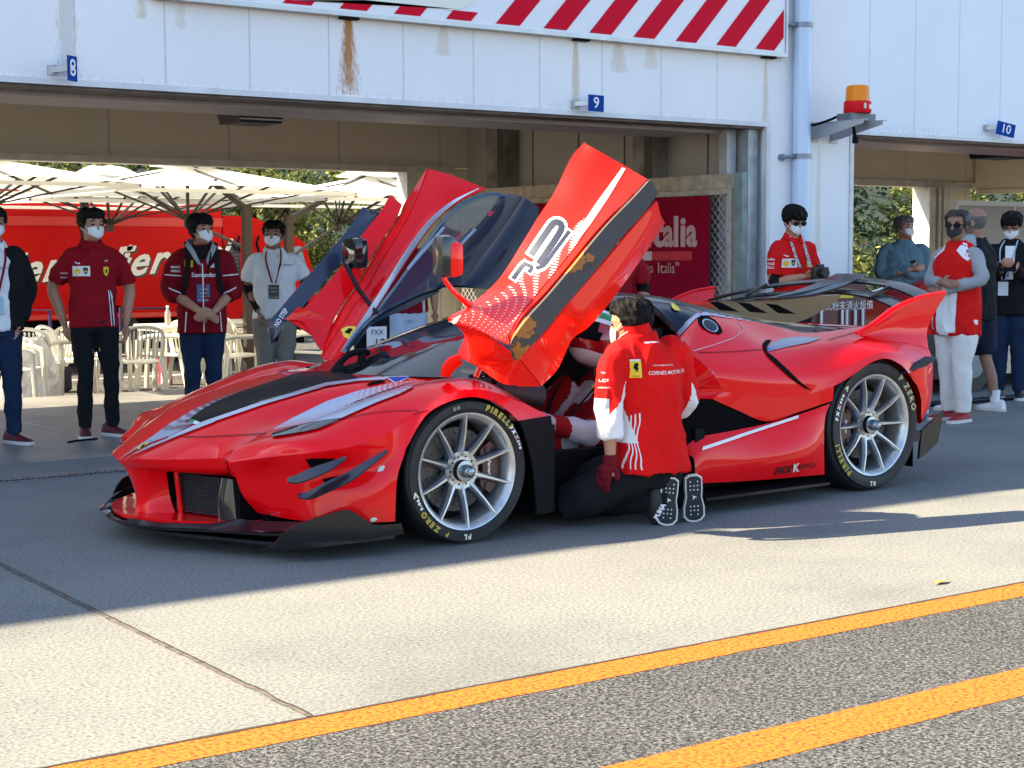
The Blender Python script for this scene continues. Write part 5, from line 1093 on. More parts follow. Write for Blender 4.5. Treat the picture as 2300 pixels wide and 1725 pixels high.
    for s in (-1, 1):
        p0, el, wr, hd, hn, cu = A[s]
        if sleeve == 'short': e2 = p0.lerp(el, .80); limb(m, [p0+V((-s*.075, .004, .030)), p0+V((-s*.012, 0, -.004)), p0.lerp(el, .45), e2], [.046, .060, .064, .068], 14, 4)
        elif sleeve == 'mid': e2 = el.lerp(wr, .35); limb(m, [p0+V((-s*.075, .004, .030)), p0+V((-s*.01, 0, -.004)), p0.lerp(el, .5), el, e2], [.048, .064, .066, .060, .056], 14, 4)
        elif sleeve == 'long': limb(m, [p0+V((-s*.075, .004, .030)), p0+V((-s*.01, 0, -.004)), p0.lerp(el, .5), el, el.lerp(wr, .5), el.lerp(wr, .97)], [.048, .064, .062, .056, .050, .042], 14, 4)
        elif sleeve == 'none': pass
    sm = [top]+([sleevemat] if sleevemat else [])+(topcol[0] if topcol else [])
    if jacket: m.v = [V((p.x*1.05, p.y*1.06, p.z)) for p in m.v]
    tp = remesh(m, 'shirt' if not jacket else jacket, sm, .0115, 2, folds(.015, 6.5, len(label)*1.7), parent=root, colfn=(topcol[1] if topcol else None))
    if collar:
        m = MB()
        for s in (-1, 1): surf(m, grid([[V((s*.012, -.066, z(1.385))), V((s*.045, -.055, z(1.405))), V((s*.066, -.005, z(1.43))), V((s*.03, .058, z(1.44))), V((0, .066, z(1.44)))], [V((s*.045, -.088, z(1.345))), V((s*.07, -.065, z(1.375))), V((s*.085, .0, z(1.395))), V((s*.04, .074, z(1.40))), V((0, .08, z(1.40)))]], 4, 3), .006)
        m.build('collar', top, tp)
    if undersleeve:
        for s in (-1, 1):
            p0, el, wr, hd, hn, cu = A[s]; m = MB(); k = undersleeve[1]; limb(m, [p0.lerp(el, .6), el, el.lerp(wr, k)], [.046, .042, .040 if k < .6 else .032], 12, 4); m.build('undersleeve', undersleeve[0], root)
    for s in (-1, 1):
        fx, fy, fr_ = feet[0 if s > 0 else 1]; an = R(fr_); shoe(root, (fx, fy-.0, 0), (math.sin(an), -math.cos(an), 0), shoes if not isinstance(shoes, tuple) else shoes[0])
        if shorts: m = MB(); m.tube([(fx, fy, .07), (fx, fy+.004, .17)], [.037, .040], 14); m.build('sock', CWH, root)
    root['shirt_object'] = tp.name
    return root, tp, HM, A
def lanyard(tp, root, S_, mt, cardm, x=0, zc=1.05, w=.085, h=.12, lines=()):
    m = MB()
    for s in (-1, 1):
        m.tube(spline([(s*.055, -.05, 1.40*S_), (s*.060+x*.5, -.115, 1.30*S_), (x+s*.012, -.128, zc*S_+h/2+.01)], 5), .0045, 5, flat=2)
    m.build('lanyard', mt, tp)
    m = MB(); m.box((x, -.136, zc*S_), (w, .004, h)); c = m.build('badge_card', cardm, tp, smooth=False)
    for (t, sz, dz, mtt) in lines:
        me = text_mesh(t, sz); me.materials.append(mtt); me.transform(Matrix.Translation((x, -.1395, zc*S_+dz)) @ Matrix.Rotation(math.pi/2, 4, 'X')); o = bpy.data.objects.new('card_lettering', me); COL.objects.link(o); o.parent = c
def fchest(tp, name, what, x, z, mt, off=.004, **k): return stickon(tp, None, name, what, (x, 0, z), (1, 0, 0), (0, 0, 1), (0, 1, 0), mt, off, **k)
SHIELD = lambda w, h: [(-w/2, h/2), (0, h*.56), (w/2, h/2), (w*.48, 0), (w*.3, -h*.33), (0, -h/2), (-w*.3, -h*.33), (-w*.48, 0)]
LYEL = mat('logo_yellow', (.75, .52, .02), .6); LBRN = mat('logo_brown', (.06, .02, .01), .6); LWH = mat('logo_white', (.72, .72, .72), .6); LRED = mat('logo_red', (.5, .01, .01), .6); CARDB = mat('card_blue', (.03, .10, .22), .4, coat=.5); CARDK = mat('card_dark', (.02, .02, .02), .4, coat=.5); LTX = mat('card_text', (.45, .6, .55), .5)
def face(loc, turn=0): return math.atan2(loc[0], loc[1])*-1+turn      # local -y towards the camera
def team_logos(tp, S_=1, white=True):
    fchest(tp, 'logo_patch', rect(-.085, 1.205*S_, .115, .07), 0, 0, LWH, .004); fchest(tp, 'logo_shell', [(-.112+.022*math.cos(t), 1.198*S_+.024*math.sin(t)) for t in [math.pi*k/8 for k in range(9)]]+[(-.124, 1.182*S_), (-.112, 1.178*S_), (-.100, 1.182*S_)], 0, 0, LYEL, .0055)
    fchest(tp, 'logo_parcel', [(p[0]-.058, p[1]+1.205*S_) for p in SHIELD(.034, .046)], 0, 0, LBRN, .0055); fchest(tp, 'logo_text', text_mesh('ups', .020, bold=.0006), -.058, 1.205*S_, LYEL, .007)
    fchest(tp, 'shield_badge', [(p[0]+.082, p[1]+1.20*S_) for p in SHIELD(.038, .062)], 0, 0, LYEL, .0045); fchest(tp, 'badge_figure', [(.078, 1.215*S_), (.090, 1.218*S_), (.088, 1.20*S_), (.094, 1.19*S_), (.084, 1.194*S_), (.078, 1.182*S_), (.080, 1.2*S_)], 0, 0, BLK, .006)
    fchest(tp, 'logo_mark', [(-.125, 1.272*S_), (-.105, 1.262*S_), (-.095, 1.268*S_), (-.092, 1.256*S_), (-.104, 1.255*S_), (-.128, 1.266*S_)], 0, 0, LWH, .0045)
# 1 man in the red polo
L1 = (4.16, 10.98)
r, tp, HM, A = person('person in a dark red polo shirt and black trousers, hands at his hips', (*L1, 0), face(L1, .12), 1.61, CRED, CBLK, arms={-1: ((-.268, .05, 1.05), (-.195, .02, .80), (.25, 0, -1), (1, .3, 0), .9), 1: ((.262, .04, 1.04), (.225, .0, .80), (0, -.1, -1), (-1, -.3, 0), .9)}, head=(.38, .04), shoes=SDR, feet=((.12, .02, 38), (-.075, .0, -6)), loose=.92)
team_logos(tp, .975); fchest(tp, 'logo_text', text_mesh('AIR', .018), .085, 1.245, LWH)
for i in range(3): fchest(tp, 'side_stripe', [(.110+i*.010, .79), (.115+i*.010, .79), (.110+i*.010, .92), (.104+i*.010, 1.0), (.098+i*.006, 1.04), (.094+i*.006, 1.04), (.098+i*.010, .95), (.104+i*.010, .88)], 0, 0, (LWH, mat('logo_navy', (.02, .03, .1), .6), LWH)[i], .005)
for dz, t in ((1.16, 'MAHLE'), (1.13, 'PIRELLI')): fchest(tp, 'sleeve_lettering', text_mesh(t, .017), -.195, dz, LWH)
# 0 man cut by the left frame edge
L0 = (3.46, 10.95)
r, tp, HM, A = person('person cut off by the left edge, black jacket over a white shirt', (*L0, 0), face(L0, .25), 1.61, CWH, DENIM, arms={1: ((.235, .03, 1.06), (.15, -.07, .84), (-.3, 0, -1), (-1, 0, 0), .6)}, shoes=SDR, sleeve='none', head=(-.1, 0), feet=((.10, -.02, 25), (-.08, 0, -8)))
m = MB()
for s in (-1, 1):
    p0, el, wr = A[s][:3]; limb(m, [p0+V((-s*.08, 0, .03)), p0+V((-s*.01, 0, .0)), p0.lerp(el, .5), el, el.lerp(wr, .5), el.lerp(wr, .9)], [.052, .068, .07, .064, .058, .052], 14, 4)
    torso(m, [((s*.105, .01, .78), .085, .135, X1, Y1), ((s*.11, .01, 1.0), .085, .135, X1, Y1), ((s*.115, .01, 1.2), .085, .125, X1, Y1), ((s*.09, .015, 1.34), .07, .085, X1, Y1)])
jk = remesh(m, 'jacket', CBLK, .0115, 2, folds(.008, 6, 3), parent=r); lanyard(tp, r, .97, DRF, mat('card_pale', (.3, .5, .6), .4), -.02, .98); fchest(tp, 'logo_text', text_mesh('DA UPSOUL', .018), .02, 1.20, mat('logo_blue', (.03, .05, .2), .5), .01)
# 2 red jacket with badge
L2 = (5.13, 11.3)
r, tp, HM, A = person('person in a red jacket with rucksack straps, hands clasped below a blue badge', (*L2, 0), face(L2, .10), 1.59, DRF, DENIM, arms={-1: ((-.235, -.03, 1.02), (-.03, -.20, .865), (1, -.25, -.45), (0, -1, -.4), .5), 1: ((.235, -.03, 1.02), (.075, -.20, .865), (-1, -.25, -.45), (0, 1, .2), .6)}, sleeve='mid', head=(.55, 0), hairlen=.035, fringe=.035, shoes=SBLK, girth=1.05, hemz=.70, collar=False, jacket='jacket', loose=1.02)
m = MB()
for s in (-1, 1): surf(m, grid([[V((s*.01, -.105, 1.20)), V((s*.05, -.10, 1.30)), V((s*.085, -.04, 1.375)), V((s*.075, .05, 1.40)), V((0, .09, 1.40))], [V((s*.045, -.118, 1.22)), V((s*.09, -.105, 1.30)), V((s*.12, -.03, 1.355)), V((s*.10, .09, 1.34)), V((0, .125, 1.33))]], 4, 3), .012)
m.build('hood', HOOD, tp); m = MB(); surf(m, grid([[V((-.05, -.085, 1.36)), V((0, -.09, 1.355)), V((.05, -.085, 1.36))], [V((-.03, -.115, 1.26)), V((0, -.12, 1.25)), V((.03, -.115, 1.26))]], 4, 3), .004); m.build('undershirt', CBLK, tp)
for s in (-1, 1): m = MB(); surf(m, grid([[V((s*.125, -.02, 1.375)), V((s*.125, -.105, 1.28)), V((s*.135, -.128, 1.15)), V((s*.16, -.115, 1.02)), V((s*.178, -.03, .94))], [V((s*.085, -.02, 1.385)), V((s*.085, -.115, 1.28)), V((s*.098, -.136, 1.15)), V((s*.125, -.130, 1.02)), V((s*.16, -.06, .93))]], 5, 2), .008); m.build('rucksack_strap', CBLK, r)
m = MB(); m.box((0, .17, 1.12), (.28, .10, .42), bev=.04); m.build('rucksack', CBLK, r)
fchest(tp, 'logo_text', text_mesh('Santander', .046, bold=.0006), .01, 1.135, LWH, .006); fchest(tp, 'logo_patch', rect(-.10, 1.22, .06, .05), 0, 0, LYEL, .005); fchest(tp, 'logo_patch', [(.055, 1.19), (.115, 1.19), (.115, 1.235), (.095, 1.235)], 0, 0, LWH, .005)
for t, dz in (('MAHLE', 1.195), ('PIRELLI', 1.165)): fchest(tp, 'sleeve_lettering', text_mesh(t, .022, bold=.0006), -.195, dz, LWH, .006)
fchest(tp, 'zip_seam', [(-.004, .71), (.004, .71), (.004, 1.22), (-.004, 1.22)], 0, 0, LWH, .005); fchest(tp, 'piping', [(-.14, .71), (-.132, .71), (-.12, .86), (-.128, .86)], 0, 0, LWH, .005); fchest(tp, 'piping', [(.14, .71), (.132, .71), (.12, .86), (.128, .86)], 0, 0, LWH, .005)
for s in (-1, 1): fchest(tp, 'sleeve_piping', [(s*.155, 1.125), (s*.275, 1.135), (s*.275, 1.143), (s*.155, 1.133)], 0, 0, LWH, .006); fchest(tp, 'sleeve_piping', [(s*.14, .985), (s*.25, 1.035), (s*.25, 1.045), (s*.14, .995)], 0, 0, LWH, .006)
lanyard(tp, r, .97, CBLK, CARDB, .0, 1.03, .095, .13, (('Ciao Italia', .016, .03, LTX), ('RESERVE', .013, .0, LWH), ('2020.11.8', .012, -.025, LTX), ('RACING AREA', .012, -.05, LWH)))
# 3 white polo
L3 = (6.10, 12.0)
r, tp, HM, A = person('person in a white polo shirt with black undersleeves, red lanyard and grey trousers', (*L3, 0), face(L3, -.05), 1.56, CWH, GREYT, arms={-1: ((-.225, .03, 1.02), (-.125, -.09, .82), (.4, -.1, -1), (1, 0, 0), .7)}, head=(-.15, 0), undersleeve=(CBLK, .95), girth=1.08, loose=1.15, skin=SKIN2)
lanyard(tp, r, .95, DRF, CARDK, .0, 1.035, .085, .115, (('Ciao Italia', .014, .03, LYEL), ('RESERVE', .012, .0, LWH), ('RACING AREA', .011, -.045, LWH))); fchest(tp, 'logo_text', text_mesh('DA UPSOUL', .022), .10, 1.20, mat('logo_blue', (.03, .05, .2), .5), .005)
# 4 behind the far door
L4 = (7.06, 11.5)
r, tp, HM, A = person('person in a dark red shirt and pale blue trousers behind the raised far door', (*L4, 0), face(L4, .3), 1.60, DRF, LBLUE, shoes=SWHT, loose=1.25, hemz=.80, girth=1.1)
fchest(tp, 'side_stripe', [(.115, .80), (.125, .80), (.115, .93), (.105, .93)], 0, 0, LWH, .006); fchest(tp, 'side_stripe', [(.13, .80), (.138, .80), (.13, .93), (.12, .93)], 0, 0, LWH, .006)
# 5 behind the near door
L5 = (6.66, 8.3)
r, tp, HM, A = person('person with a yellow lanyard over a red shirt, hidden behind the near door', (*L5, 0), face(L5, .15), 1.60, CRED, CBLK, arms={1: ((.235, .02, 1.05), (.215, -.03, .82), (0, -.1, -1), (-1, 0, 0), .6)}, undersleeve=(CBLK, .12))
m = MB(); m.tube(spline([(.05, -.06, 1.36), (.03, -.125, 1.25), (-.02, -.13, 1.14)], 4), .012, 6, flat=.5); m.tube([(-.02, -.135, 1.17), (-.02, -.135, 1.09)], .016, 6, flat=.5); m.build('lanyard', LYEL, tp); fchest(tp, 'logo_patch', rect(-.08, 1.05, .05, .05), 0, 0, LWH, .005)
for i in range(2): fchest(tp, 'side_stripe', rect(-.02+i*.022, .98, .010, .14), 0, 0, LWH, .005)
# 6 photographer
L6 = (9.30, 9.25)
r, tp, HM, A = person('person in a red team polo and sunglasses looking down at the camera in his hands', (*L6, 0), face(L6, .55), 1.66, BRED, CBLK, arms={-1: ((-.20, -.05, 1.05), (-.06, -.26, 1.10), (.6, -.6, .1), (.3, .2, 1), 1.0), 1: ((.20, -.05, 1.05), (.09, -.27, 1.10), (-.5, -.7, .1), (-.3, .2, 1), 1.0)}, head=(.1, .38), hair=HAIR, fringe=.026, hairlen=.01, undersleeve=(CBLK, .25), glasses='sun', girth=.98)
team_logos(tp, 1.0); 
for t, dz in (('Ray-Ban', 1.235), ('MAHLE', 1.20), ('PIRELLI', 1.17)): stickon(tp, None, 'sleeve_lettering', text_mesh(t, .026, bold=.0006), (-.215, -.03, dz), (.55, -.83, 0), (0, 0, 1), (.83, .55, 0), LWH, .005)
m = MB()
for s in (-1, 1): m.tube(spline([(s*.055, -.05, 1.415), (s*.055, -.125, 1.28), (s*.05, -.20, 1.17)], 5), .006, 6, flat=2)
m.build('camera_strap', mat('strap_black_white', (.35, .35, .35), .7, var=.9, vscale=60), tp)
# 7 arms crossed
L7 = (12.62, 11.0)
CRX = {-1: ((-.235, -.03, 1.06), (.02, -.20, 1.12), (1, .05, .12), (0, 1, 0), .5), 1: ((.235, -.03, 1.05), (-.01, -.17, 1.08), (-1, .1, .15), (0, 1, 0), .5)}
r, tp, HM, A = person('person in a grey blue sweatshirt standing with his arms crossed, hair greying', (*L7, 0), face(L7, .25), 1.65, SWEAT, CBLK, arms=CRX, sleeve='long', head=(.65, 0), hair=GHAIR, girth=1.22, collar=False, hemz=.72)
fchest(tp, 'chest_print', [(.03, 1.20), (.06, 1.205), (.09, 1.22), (.085, 1.18), (.04, 1.175)], 0, 0, CBLK, .005)
# 8 red and white vest
L8 = (9.86, 8.06)
def vest(c, n): return 1 if (c.y < -.02 and c.x > -.06 and c.x < .13 and c.z < 1.0) or (c.z > 1.30 and abs(c.x) > .09) else 0
r, tp, HM, A = person('person in a red padded vest, cream trousers and red trainers, arms folded', (*L8, 0), face(L8, -.75), 1.60, BRED, LWHT, arms={-1: ((-.235, -.04, 1.06), (.03, -.22, 1.06), (1, 0, -.1), (0, 1, 0), .6), 1: ((.25, -.02, 1.08), (.02, -.20, 1.0), (-1, -.1, -.1), (0, 1, 0), .6)}, sleeve='none', head=(.35, .03), hair=mat('dark_brown_hair', (.02, .014, .012), .5, bump=.8, bscale=120), mask=MASKB, glasses='sun', shoes=SRED, loose=1.22, girth=1.12, collar=False, hemz=.66, skin=SKIN2, jacket='vest', feet=((.10, -.03, 10), (-.09, .03, -14)), fringe=.07)
m = MB()
for s in (-1, 1): p0, el, wr = A[s][:3]; limb(m, [p0+V((-s*.07, 0, .02)), p0+V((-s*.01, 0, -.004)), p0.lerp(el, .5), el, el.lerp(wr, .5), el.lerp(wr, .97)], [.045, .056, .054, .050, .044, .038], 14, 4)
torso(m, [((0, .05, 1.33), .10, .08, X1, Y1), ((0, .055, 1.38), .095, .085, X1, Y1), ((0, .06, 1.42), .07, .06, X1, Y1)]); remesh(m, 'hoodie_sleeves', HOOD, .0115, 2, folds(.009, 9, 4), parent=tp)
fchest(tp, 'vest_panel', [(-.08, .66), (.10, .66), (.115, .98), (-.06, 1.0)], 0, 0, CWH, .005)
for sx_ in (-1, 1): fchest(tp, 'vest_yoke', [(sx_*.06, 1.30), (sx_*.17, 1.22), (sx_*.19, 1.30), (sx_*.08, 1.36)], 0, 0, CWH, .005)
for q in ([(.0, .70), (.012, .70), (.012, .97), (.0, .97)], [(-.10, .96), (.012, .97), (.012, .98), (-.10, .97)]): stickon(tp, None, 'vest_piping', [(a, b) for a, b in q], (0.0, 0, 0), (.7, -.7, 0), (0, 0, 1), (.7, .7, 0), LWH, .006)
# 9 bald man
L9 = (10.62, 8.5)
r, tp, HM, A = person('bald person in a black printed t-shirt and navy shorts, turned away to the left', (*L9, 0), face(L9, -2.0), 1.64, CBLK, NAVYF, arms={-1: ((-.22, -.04, 1.08), (-.02, -.2, 1.02), (1, 0, 0), (0, 1, 0), .5), 1: ((.235, -.02, 1.06), (.06, -.19, 1.02), (-1, -.1, 0), (0, 1, 0), .5)}, shorts=True, shoes=SWHT, girth=1.25, bald=True, hair=GHAIR, collar=False, hemz=.74, skin=SKIN2, feet=((.10, -.10, 8), (-.10, .14, -8)))
stickon(tp, None, 'shoulder_print', [(.05*math.cos(t)*(1+.2*math.sin(5*t)), .055*math.sin(t)) for t in [2*math.pi*k/20 for k in range(20)]], (.22, 0, 1.27), (0, 1, 0), (0, 0, 1), (-1, 0, 0), LWH, .005)
stickon(tp, None, 'shoulder_print', text_mesh('Quality', .035, bold=.001), (.23, 0, 1.235), (0, 1, 0), (0, 0, 1), (-1, 0, 0), BLK, .007)
# 10 man with a phone
L10 = (11.72, 9.0)
r, tp, HM, A = person('person in a black hooded jacket looking down at a phone', (*L10, 0), face(L10, -.1), 1.63, CBLK, DENIM, arms={-1: ((-.225, -.02, 1.06), (-.05, -.26, 1.12), (.2, -.8, .5), (.3, .5, .5), .9), 1: ((.225, -.02, 1.06), (.06, -.26, 1.12), (-.2, -.8, .5), (-.3, .5, .5), .9)}, sleeve='long', head=(-.1, .38), fringe=.03, glasses='clear', collar=False, jacket='jacket', hemz=.74, loose=1.1, shoes=SBLK)
fchest(tp, 'undershirt', [(-.03, 1.05), (.03, 1.05), (.045, 1.34), (-.045, 1.34)], 0, 0, LWH, .006); lanyard(tp, r, .99, LBLUE, mat('card_white', (.6, .65, .7), .4), -.05, .98)
# phone and camera, each held by its owner
def held(name, mb, mats, label, cat, loc, rz): o = mb.build(name, mats, None, label, cat, smooth=False); o.location = loc; o.rotation_euler = (0, 0, rz); return o
rz = face(L10, -.1); q = Matrix.Rotation(rz, 4, 'Z') @ V((0, -.34, 1.16)); m = MB(); m.box((0, 0, 0), (.15, .012, .078), bev=.004); held('phone', m, CBLK, 'dark phone held level by the person in the black hooded jacket', 'phone', (L10[0]+q.x, L10[1]+q.y, q.z), rz)
rz = face(L6, .55); q = Matrix.Rotation(rz, 4, 'Z') @ V((.02, -.37, 1.13)); m = MB(); m.box((0, 0, 0), (.135, .06, .09), bev=.01); m.box((0, 0, .052), (.05, .055, .03), bev=.006)
cm_ = m.build('hand_camera', mat('camera_black', (.012, .012, .014), .45), None, 'black camera in the hands of the photographer in the red polo', 'camera', angle=50); cm_.location = (L6[0]+q.x, L6[1]+q.y, q.z); cm_.rotation_euler = (0, 0, rz)
m = MB(); m.tube([(0, -.02, 0), (0, -.07, 0), (0, -.09, 0)], [.036, .038, .034], 20); m.build('lens', MC['camera_black'], cm_); m = MB(); m.box((0, .0335, 0), (.07, .004, .05)); m.build('screen', mat('camera_screen', (.03, .06, .12), .1, coat=1), cm_, smooth=False)
# ------------------------------------------------------------------ mechanic kneeling at the open door (world axes, facing the car)
kr = empty('person', (4.93, 5.80, 0), 0, 'person kneeling with his back to us beside the open car door', 'person'); KO = V((4.93, 5.80, 0)); K = lambda x, y, z: V((x, y, z))-KO
hcen = K(4.845, 5.87, .957); HMk = Matrix.Translation(hcen) @ Matrix.Rotation(R(-143), 4, 'Z') @ Matrix.Rotation(.14, 4, 'X')   # face turned left, towards the driver
sd = V((.99, -.10, 0)); fd = V((.10, .99, 0))
shL, shR = K(4.705, 5.83, .80), K(5.085, 5.80, .82); elL, elR = K(4.655, 5.80, .555), K(5.175, 5.86, .57); wrL, wrR = K(4.665, 5.80, .33), K(5.08, 6.02, .50)
b = MB(); head_shape(HMk, b); b.tube([hcen+V((.02, -.01, -.05)), K(4.85, 5.83, .885), K(4.88, 5.83, .80)], [.054, .058, .075], 12)
torso(b, [(K(4.95, 5.86, .26), .13, .10, sd, fd), (K(4.94, 5.85, .45), .12, .08, sd, fd), (K(4.91, 5.83, .68), .15, .09, sd, fd), (K(4.89, 5.83, .82), .13, .06, sd, fd)])
limb(b, [shL, shL.lerp(elL, .5), elL, elL.lerp(wrL, .5), wrL], [.045, .043, .036, .034, .024]); hand(b, wrL, (-.35, .15, -1), (1, .3, 0), curl=.6, side=-1); limb(b, [shR, shR.lerp(elR, .5), elR, elR.lerp(wrR, .5), wrR], [.045, .043, .036, .034, .024]); hand(b, wrR, (-.5, .8, .1), (0, 0, -1), curl=.7, side=1)
knL, knR, heL, heR = K(4.70, 6.12, .085), K(5.20, 6.14, .085), K(4.99, 5.78, .13), K(5.14, 5.80, .13)
for hp_, kn, he in ((K(4.88, 5.86, .27), knL, heL), (K(5.03, 5.86, .27), knR, heR)): limb(b, [hp_, (hp_+kn)/2+V((0, 0, .05)), kn], [.08, .075, .055]); limb(b, [kn, (kn+he)/2, he], [.052, .05, .036])
remesh(b, 'body', SKIN, .0095, 3, parent=kr)
m = MB(); shell(m, HMk, -math.pi, math.pi, lambda t: (.055 if abs(t) < 1.0 else .055-(abs(t)-1.0)/.35*.05 if abs(t) < 1.35 else .005-(abs(t)-1.35)/.4*.065 if abs(t) < 1.75 else -.085)+.014*noise.noise(V((t*5.5, 7, 0)))+.010*noise.noise(V((t*14, 3, 0))), .1129, lambda t, u: .004+.014*math.sin(math.pi*min(1, .08+u*.62))+.006*min(1, u*3)*abs(math.sin(t*9+u*6)), .004, 110, 18, .014, seed=3); m.build('hair', HAIR, kr, angle=60)
for s in (-1, 1): m = MB(); q = MB(); m.ell((0, 0, 0), (.0155, .005, .0062)); put(q, m, HMk @ Matrix.Translation((s*.032, -.0835, .004))); q.build('eye', EYE, kr)
m = MB(); shell(m, HMk, -.98, .98, lambda t: -.10+.02*abs(t), lambda t: -.004-.016*abs(t), lambda t, u: .009+.012*math.cos(t*1.4)*math.sin(math.pi*min(1, u*.8+.2)), .003, 14, 8, .002); mk_ = m.build('face_mask', fab('lilac_mask', (.42, .38, .45)), kr); m = MB()
for s in (-1, 1): m.tube([HMk @ hp(s*.98, -.02, .006), HMk @ hp(s*1.35, .005, .010), HMk @ V((s*.085, .012, .02))], .0022, 5); m.tube([HMk @ hp(s*.98, -.075, .006), HMk @ hp(s*1.3, -.055, .010), HMk @ V((s*.083, .012, -.03))], .0022, 5)
m.build('mask_loop', SOLE, mk_)
# jacket
m = MB(); torso(m, [(K(4.935, 5.84, .255), .205, .15, sd, fd), (K(4.935, 5.845, .34), .195, .14, sd, fd), (K(4.93, 5.845, .47), .165, .12, sd, fd), (K(4.92, 5.84, .62), .185, .12, sd, fd), (K(4.90, 5.83, .74), .195, .115, sd, fd), (K(4.89, 5.83, .82), .17, .095, sd, fd), (K(4.87, 5.83, .875), .095, .075, sd, fd), (K(4.865, 5.83, .915), .070, .062, sd, fd)], n=24, e=.9)
limb(m, [shL+V((.095, 0, .035)), shL+V((.012, 0, -.01)), shL.lerp(elL, .5)+V((-.008, 0, 0)), elL, elL.lerp(wrL, .50), elL.lerp(wrL, .55)], [.055, .068, .068, .062, .054, .05], 16, 5); limb(m, [shR+V((-.10, 0, .03)), shR+V((-.015, 0, -.015)), shR.lerp(elR, .5)+V((.004, 0, 0)), elR, elR.lerp(wrR, .45), elR.lerp(wrR, .5)], [.055, .066, .066, .060, .054, .05], 16, 5)
def kcol(c, n):
    w = c+KO
    # white underarm flashes and striped flank
    if w.x < 4.735 and w.z > .385 and w.x > 4.622: return 1 if (w.z < .58+(w.x-4.65)*1.3) else 0
    if w.x > 5.145 and w.z < .66-(w.x-5.15)*1.5 and w.z > .38: return 1
    if w.x < 4.80 and .40 < w.z < .62 and w.x < 4.80-(w.z-.42)*.35: return 1
    return 0
jk = remesh(m, 'jacket', [fab('jacket_red', (.66, .006, .006)), CWH], .0075, 2, folds(.018, 6.5, 2), parent=kr, colfn=kcol)
m = MB(); rs = []
for k, (zz, rr) in enumerate(((.895, .073), (.925, .068), (.955, .069))): rs.append([K(4.862+.066*math.cos(t)*rr/.068-.012*k, 5.83+.06*math.sin(t)*rr/.068, zz+.012*math.cos(t)) for t in [2*math.pi*i/20 for i in range(20)]])
m.rings(rs, cap=False); m.build('collar', MC['jacket_red'], jk)
bk = lambda name, what, x, z, mt, off=.004, sk=0: stickon(jk, None, name, what, K(x, 5.80, z), (.985, -.17, sk), (0.0, 0, 1), (.17, .985, 0), mt, off)
FKp = lambda x, y: (onY(*FK(x, y), 5.72).x, onY(*FK(x, y), 5.72).z)
for k in range(6):
    q = [FKp(752+k*13, 950-k*8), FKp(756+k*12, 1010), FKp(752+k*12, 1080), FKp(748+k*13, 1130), FKp(736+k*15, 1190), FKp(722+k*18, 1262)]
    L_ = spline([V((x, z, 0)) for x, z in q], 4); wv = [V((0, 0, 0)) for p in L_]; bk('side_stripe', [tuple((p+w_)[:2]) for p, w_ in zip(L_, wv)]+[tuple((p+w_+V((.0042, 0, 0)))[:2]) for p, w_ in zip(L_[::-1], wv[::-1])], 0, 0, CWH, .004) if False else stickon(jk, None, 'side_stripe', [(p.x+w_.x-4.74, p.y) for p, w_ in zip(L_, wv)]+[(p.x+w_.x+.0045-4.74, p.y) for p, w_ in zip(L_[::-1], wv[::-1])], K(4.74, 5.80, 0), (1, 0, 0), (0, 0, 1), (.0, 1, 0), CWH, .004)
x0, z0 = FKp(800, 632); bk('horse_badge', [(-.028, -.042), (.028, -.042), (.028, .042), (-.028, .042)], x0, z0, LYEL); bk('badge_top', [(-.028, .035), (.028, .035), (.028, .043), (-.028, .043)], x0, z0, LWH, .0055); bk('badge_figure', [(-.012, .012), (-.004, .026), (.008, .026), (.014, .016), (.006, .010), (.012, .0), (.004, -.004), (.010, -.018), (.0, -.008), (-.006, -.020), (-.006, -.002), (-.016, .002)], x0, z0, BLK, .0055); bk('badge_lettering', text_mesh('Ferrari', .011), x0, z0-.034, BLK, .0055)
xa, za = FKp(990, 652); bk('back_lettering', text_mesh('CORNES MOTOR LTD.', .0245, bold=.0002), xa, za, LWH, .0045); xa, za = FKp(950, 608); bk('back_lettering', text_mesh('OFFICIAL FERRARI DEALER', .0095), xa, za, LWH, .0045)
xa, za = FKp(622, 710); bk('sleeve_lettering', text_mesh('BLOT', .018, bold=.0006), xa, za, LWH, .0045); xa, za = FKp(620, 752); bk('sleeve_lettering', text_mesh('kaspersky', .012), xa+.004, za, LWH, .0045); xa, za = FKp(622, 662); bk('sleeve_lettering', text_mesh('AMD', .012), xa, za, LBLUE, .0045)
xa, za = FKp(875, 470); bk('nape_flag', rect(0, 0, .022, .007), xa, za, LWH, .006); xa, za = FKp(915, 466); bk('nape_lettering', text_mesh('OMOLOGATO', .008, bold=.0005), xa, za, LBLUE, .006)
m = MB(); torso(m, [(K(4.94, 5.85, .36), .14, .11, sd, fd), (K(4.95, 5.86, .28), .165, .135, sd, fd), (K(4.96, 5.86, .18), .155, .12, sd, fd)])
for hp_, kn, he in ((K(4.87, 5.87, .25), knL, heL), (K(5.04, 5.87, .25), knR, heR)): limb(m, [hp_, (hp_+kn)/2+V((-.02, 0, .05)), kn+V((0, 0, .03))], [.105, .10, .085]); limb(m, [kn, (kn+he)/2, he+V((0, -.02, .0))], [.080, .075, .058])
m.tube([K(4.87, 5.86, .24), K(4.62, 5.93, .15), K(4.56, 6.02, .10)], [.11, .10, .085], 14)
remesh(m, 'trousers', CBLK, .012, 2, folds(.008, 7, 9), parent=kr)
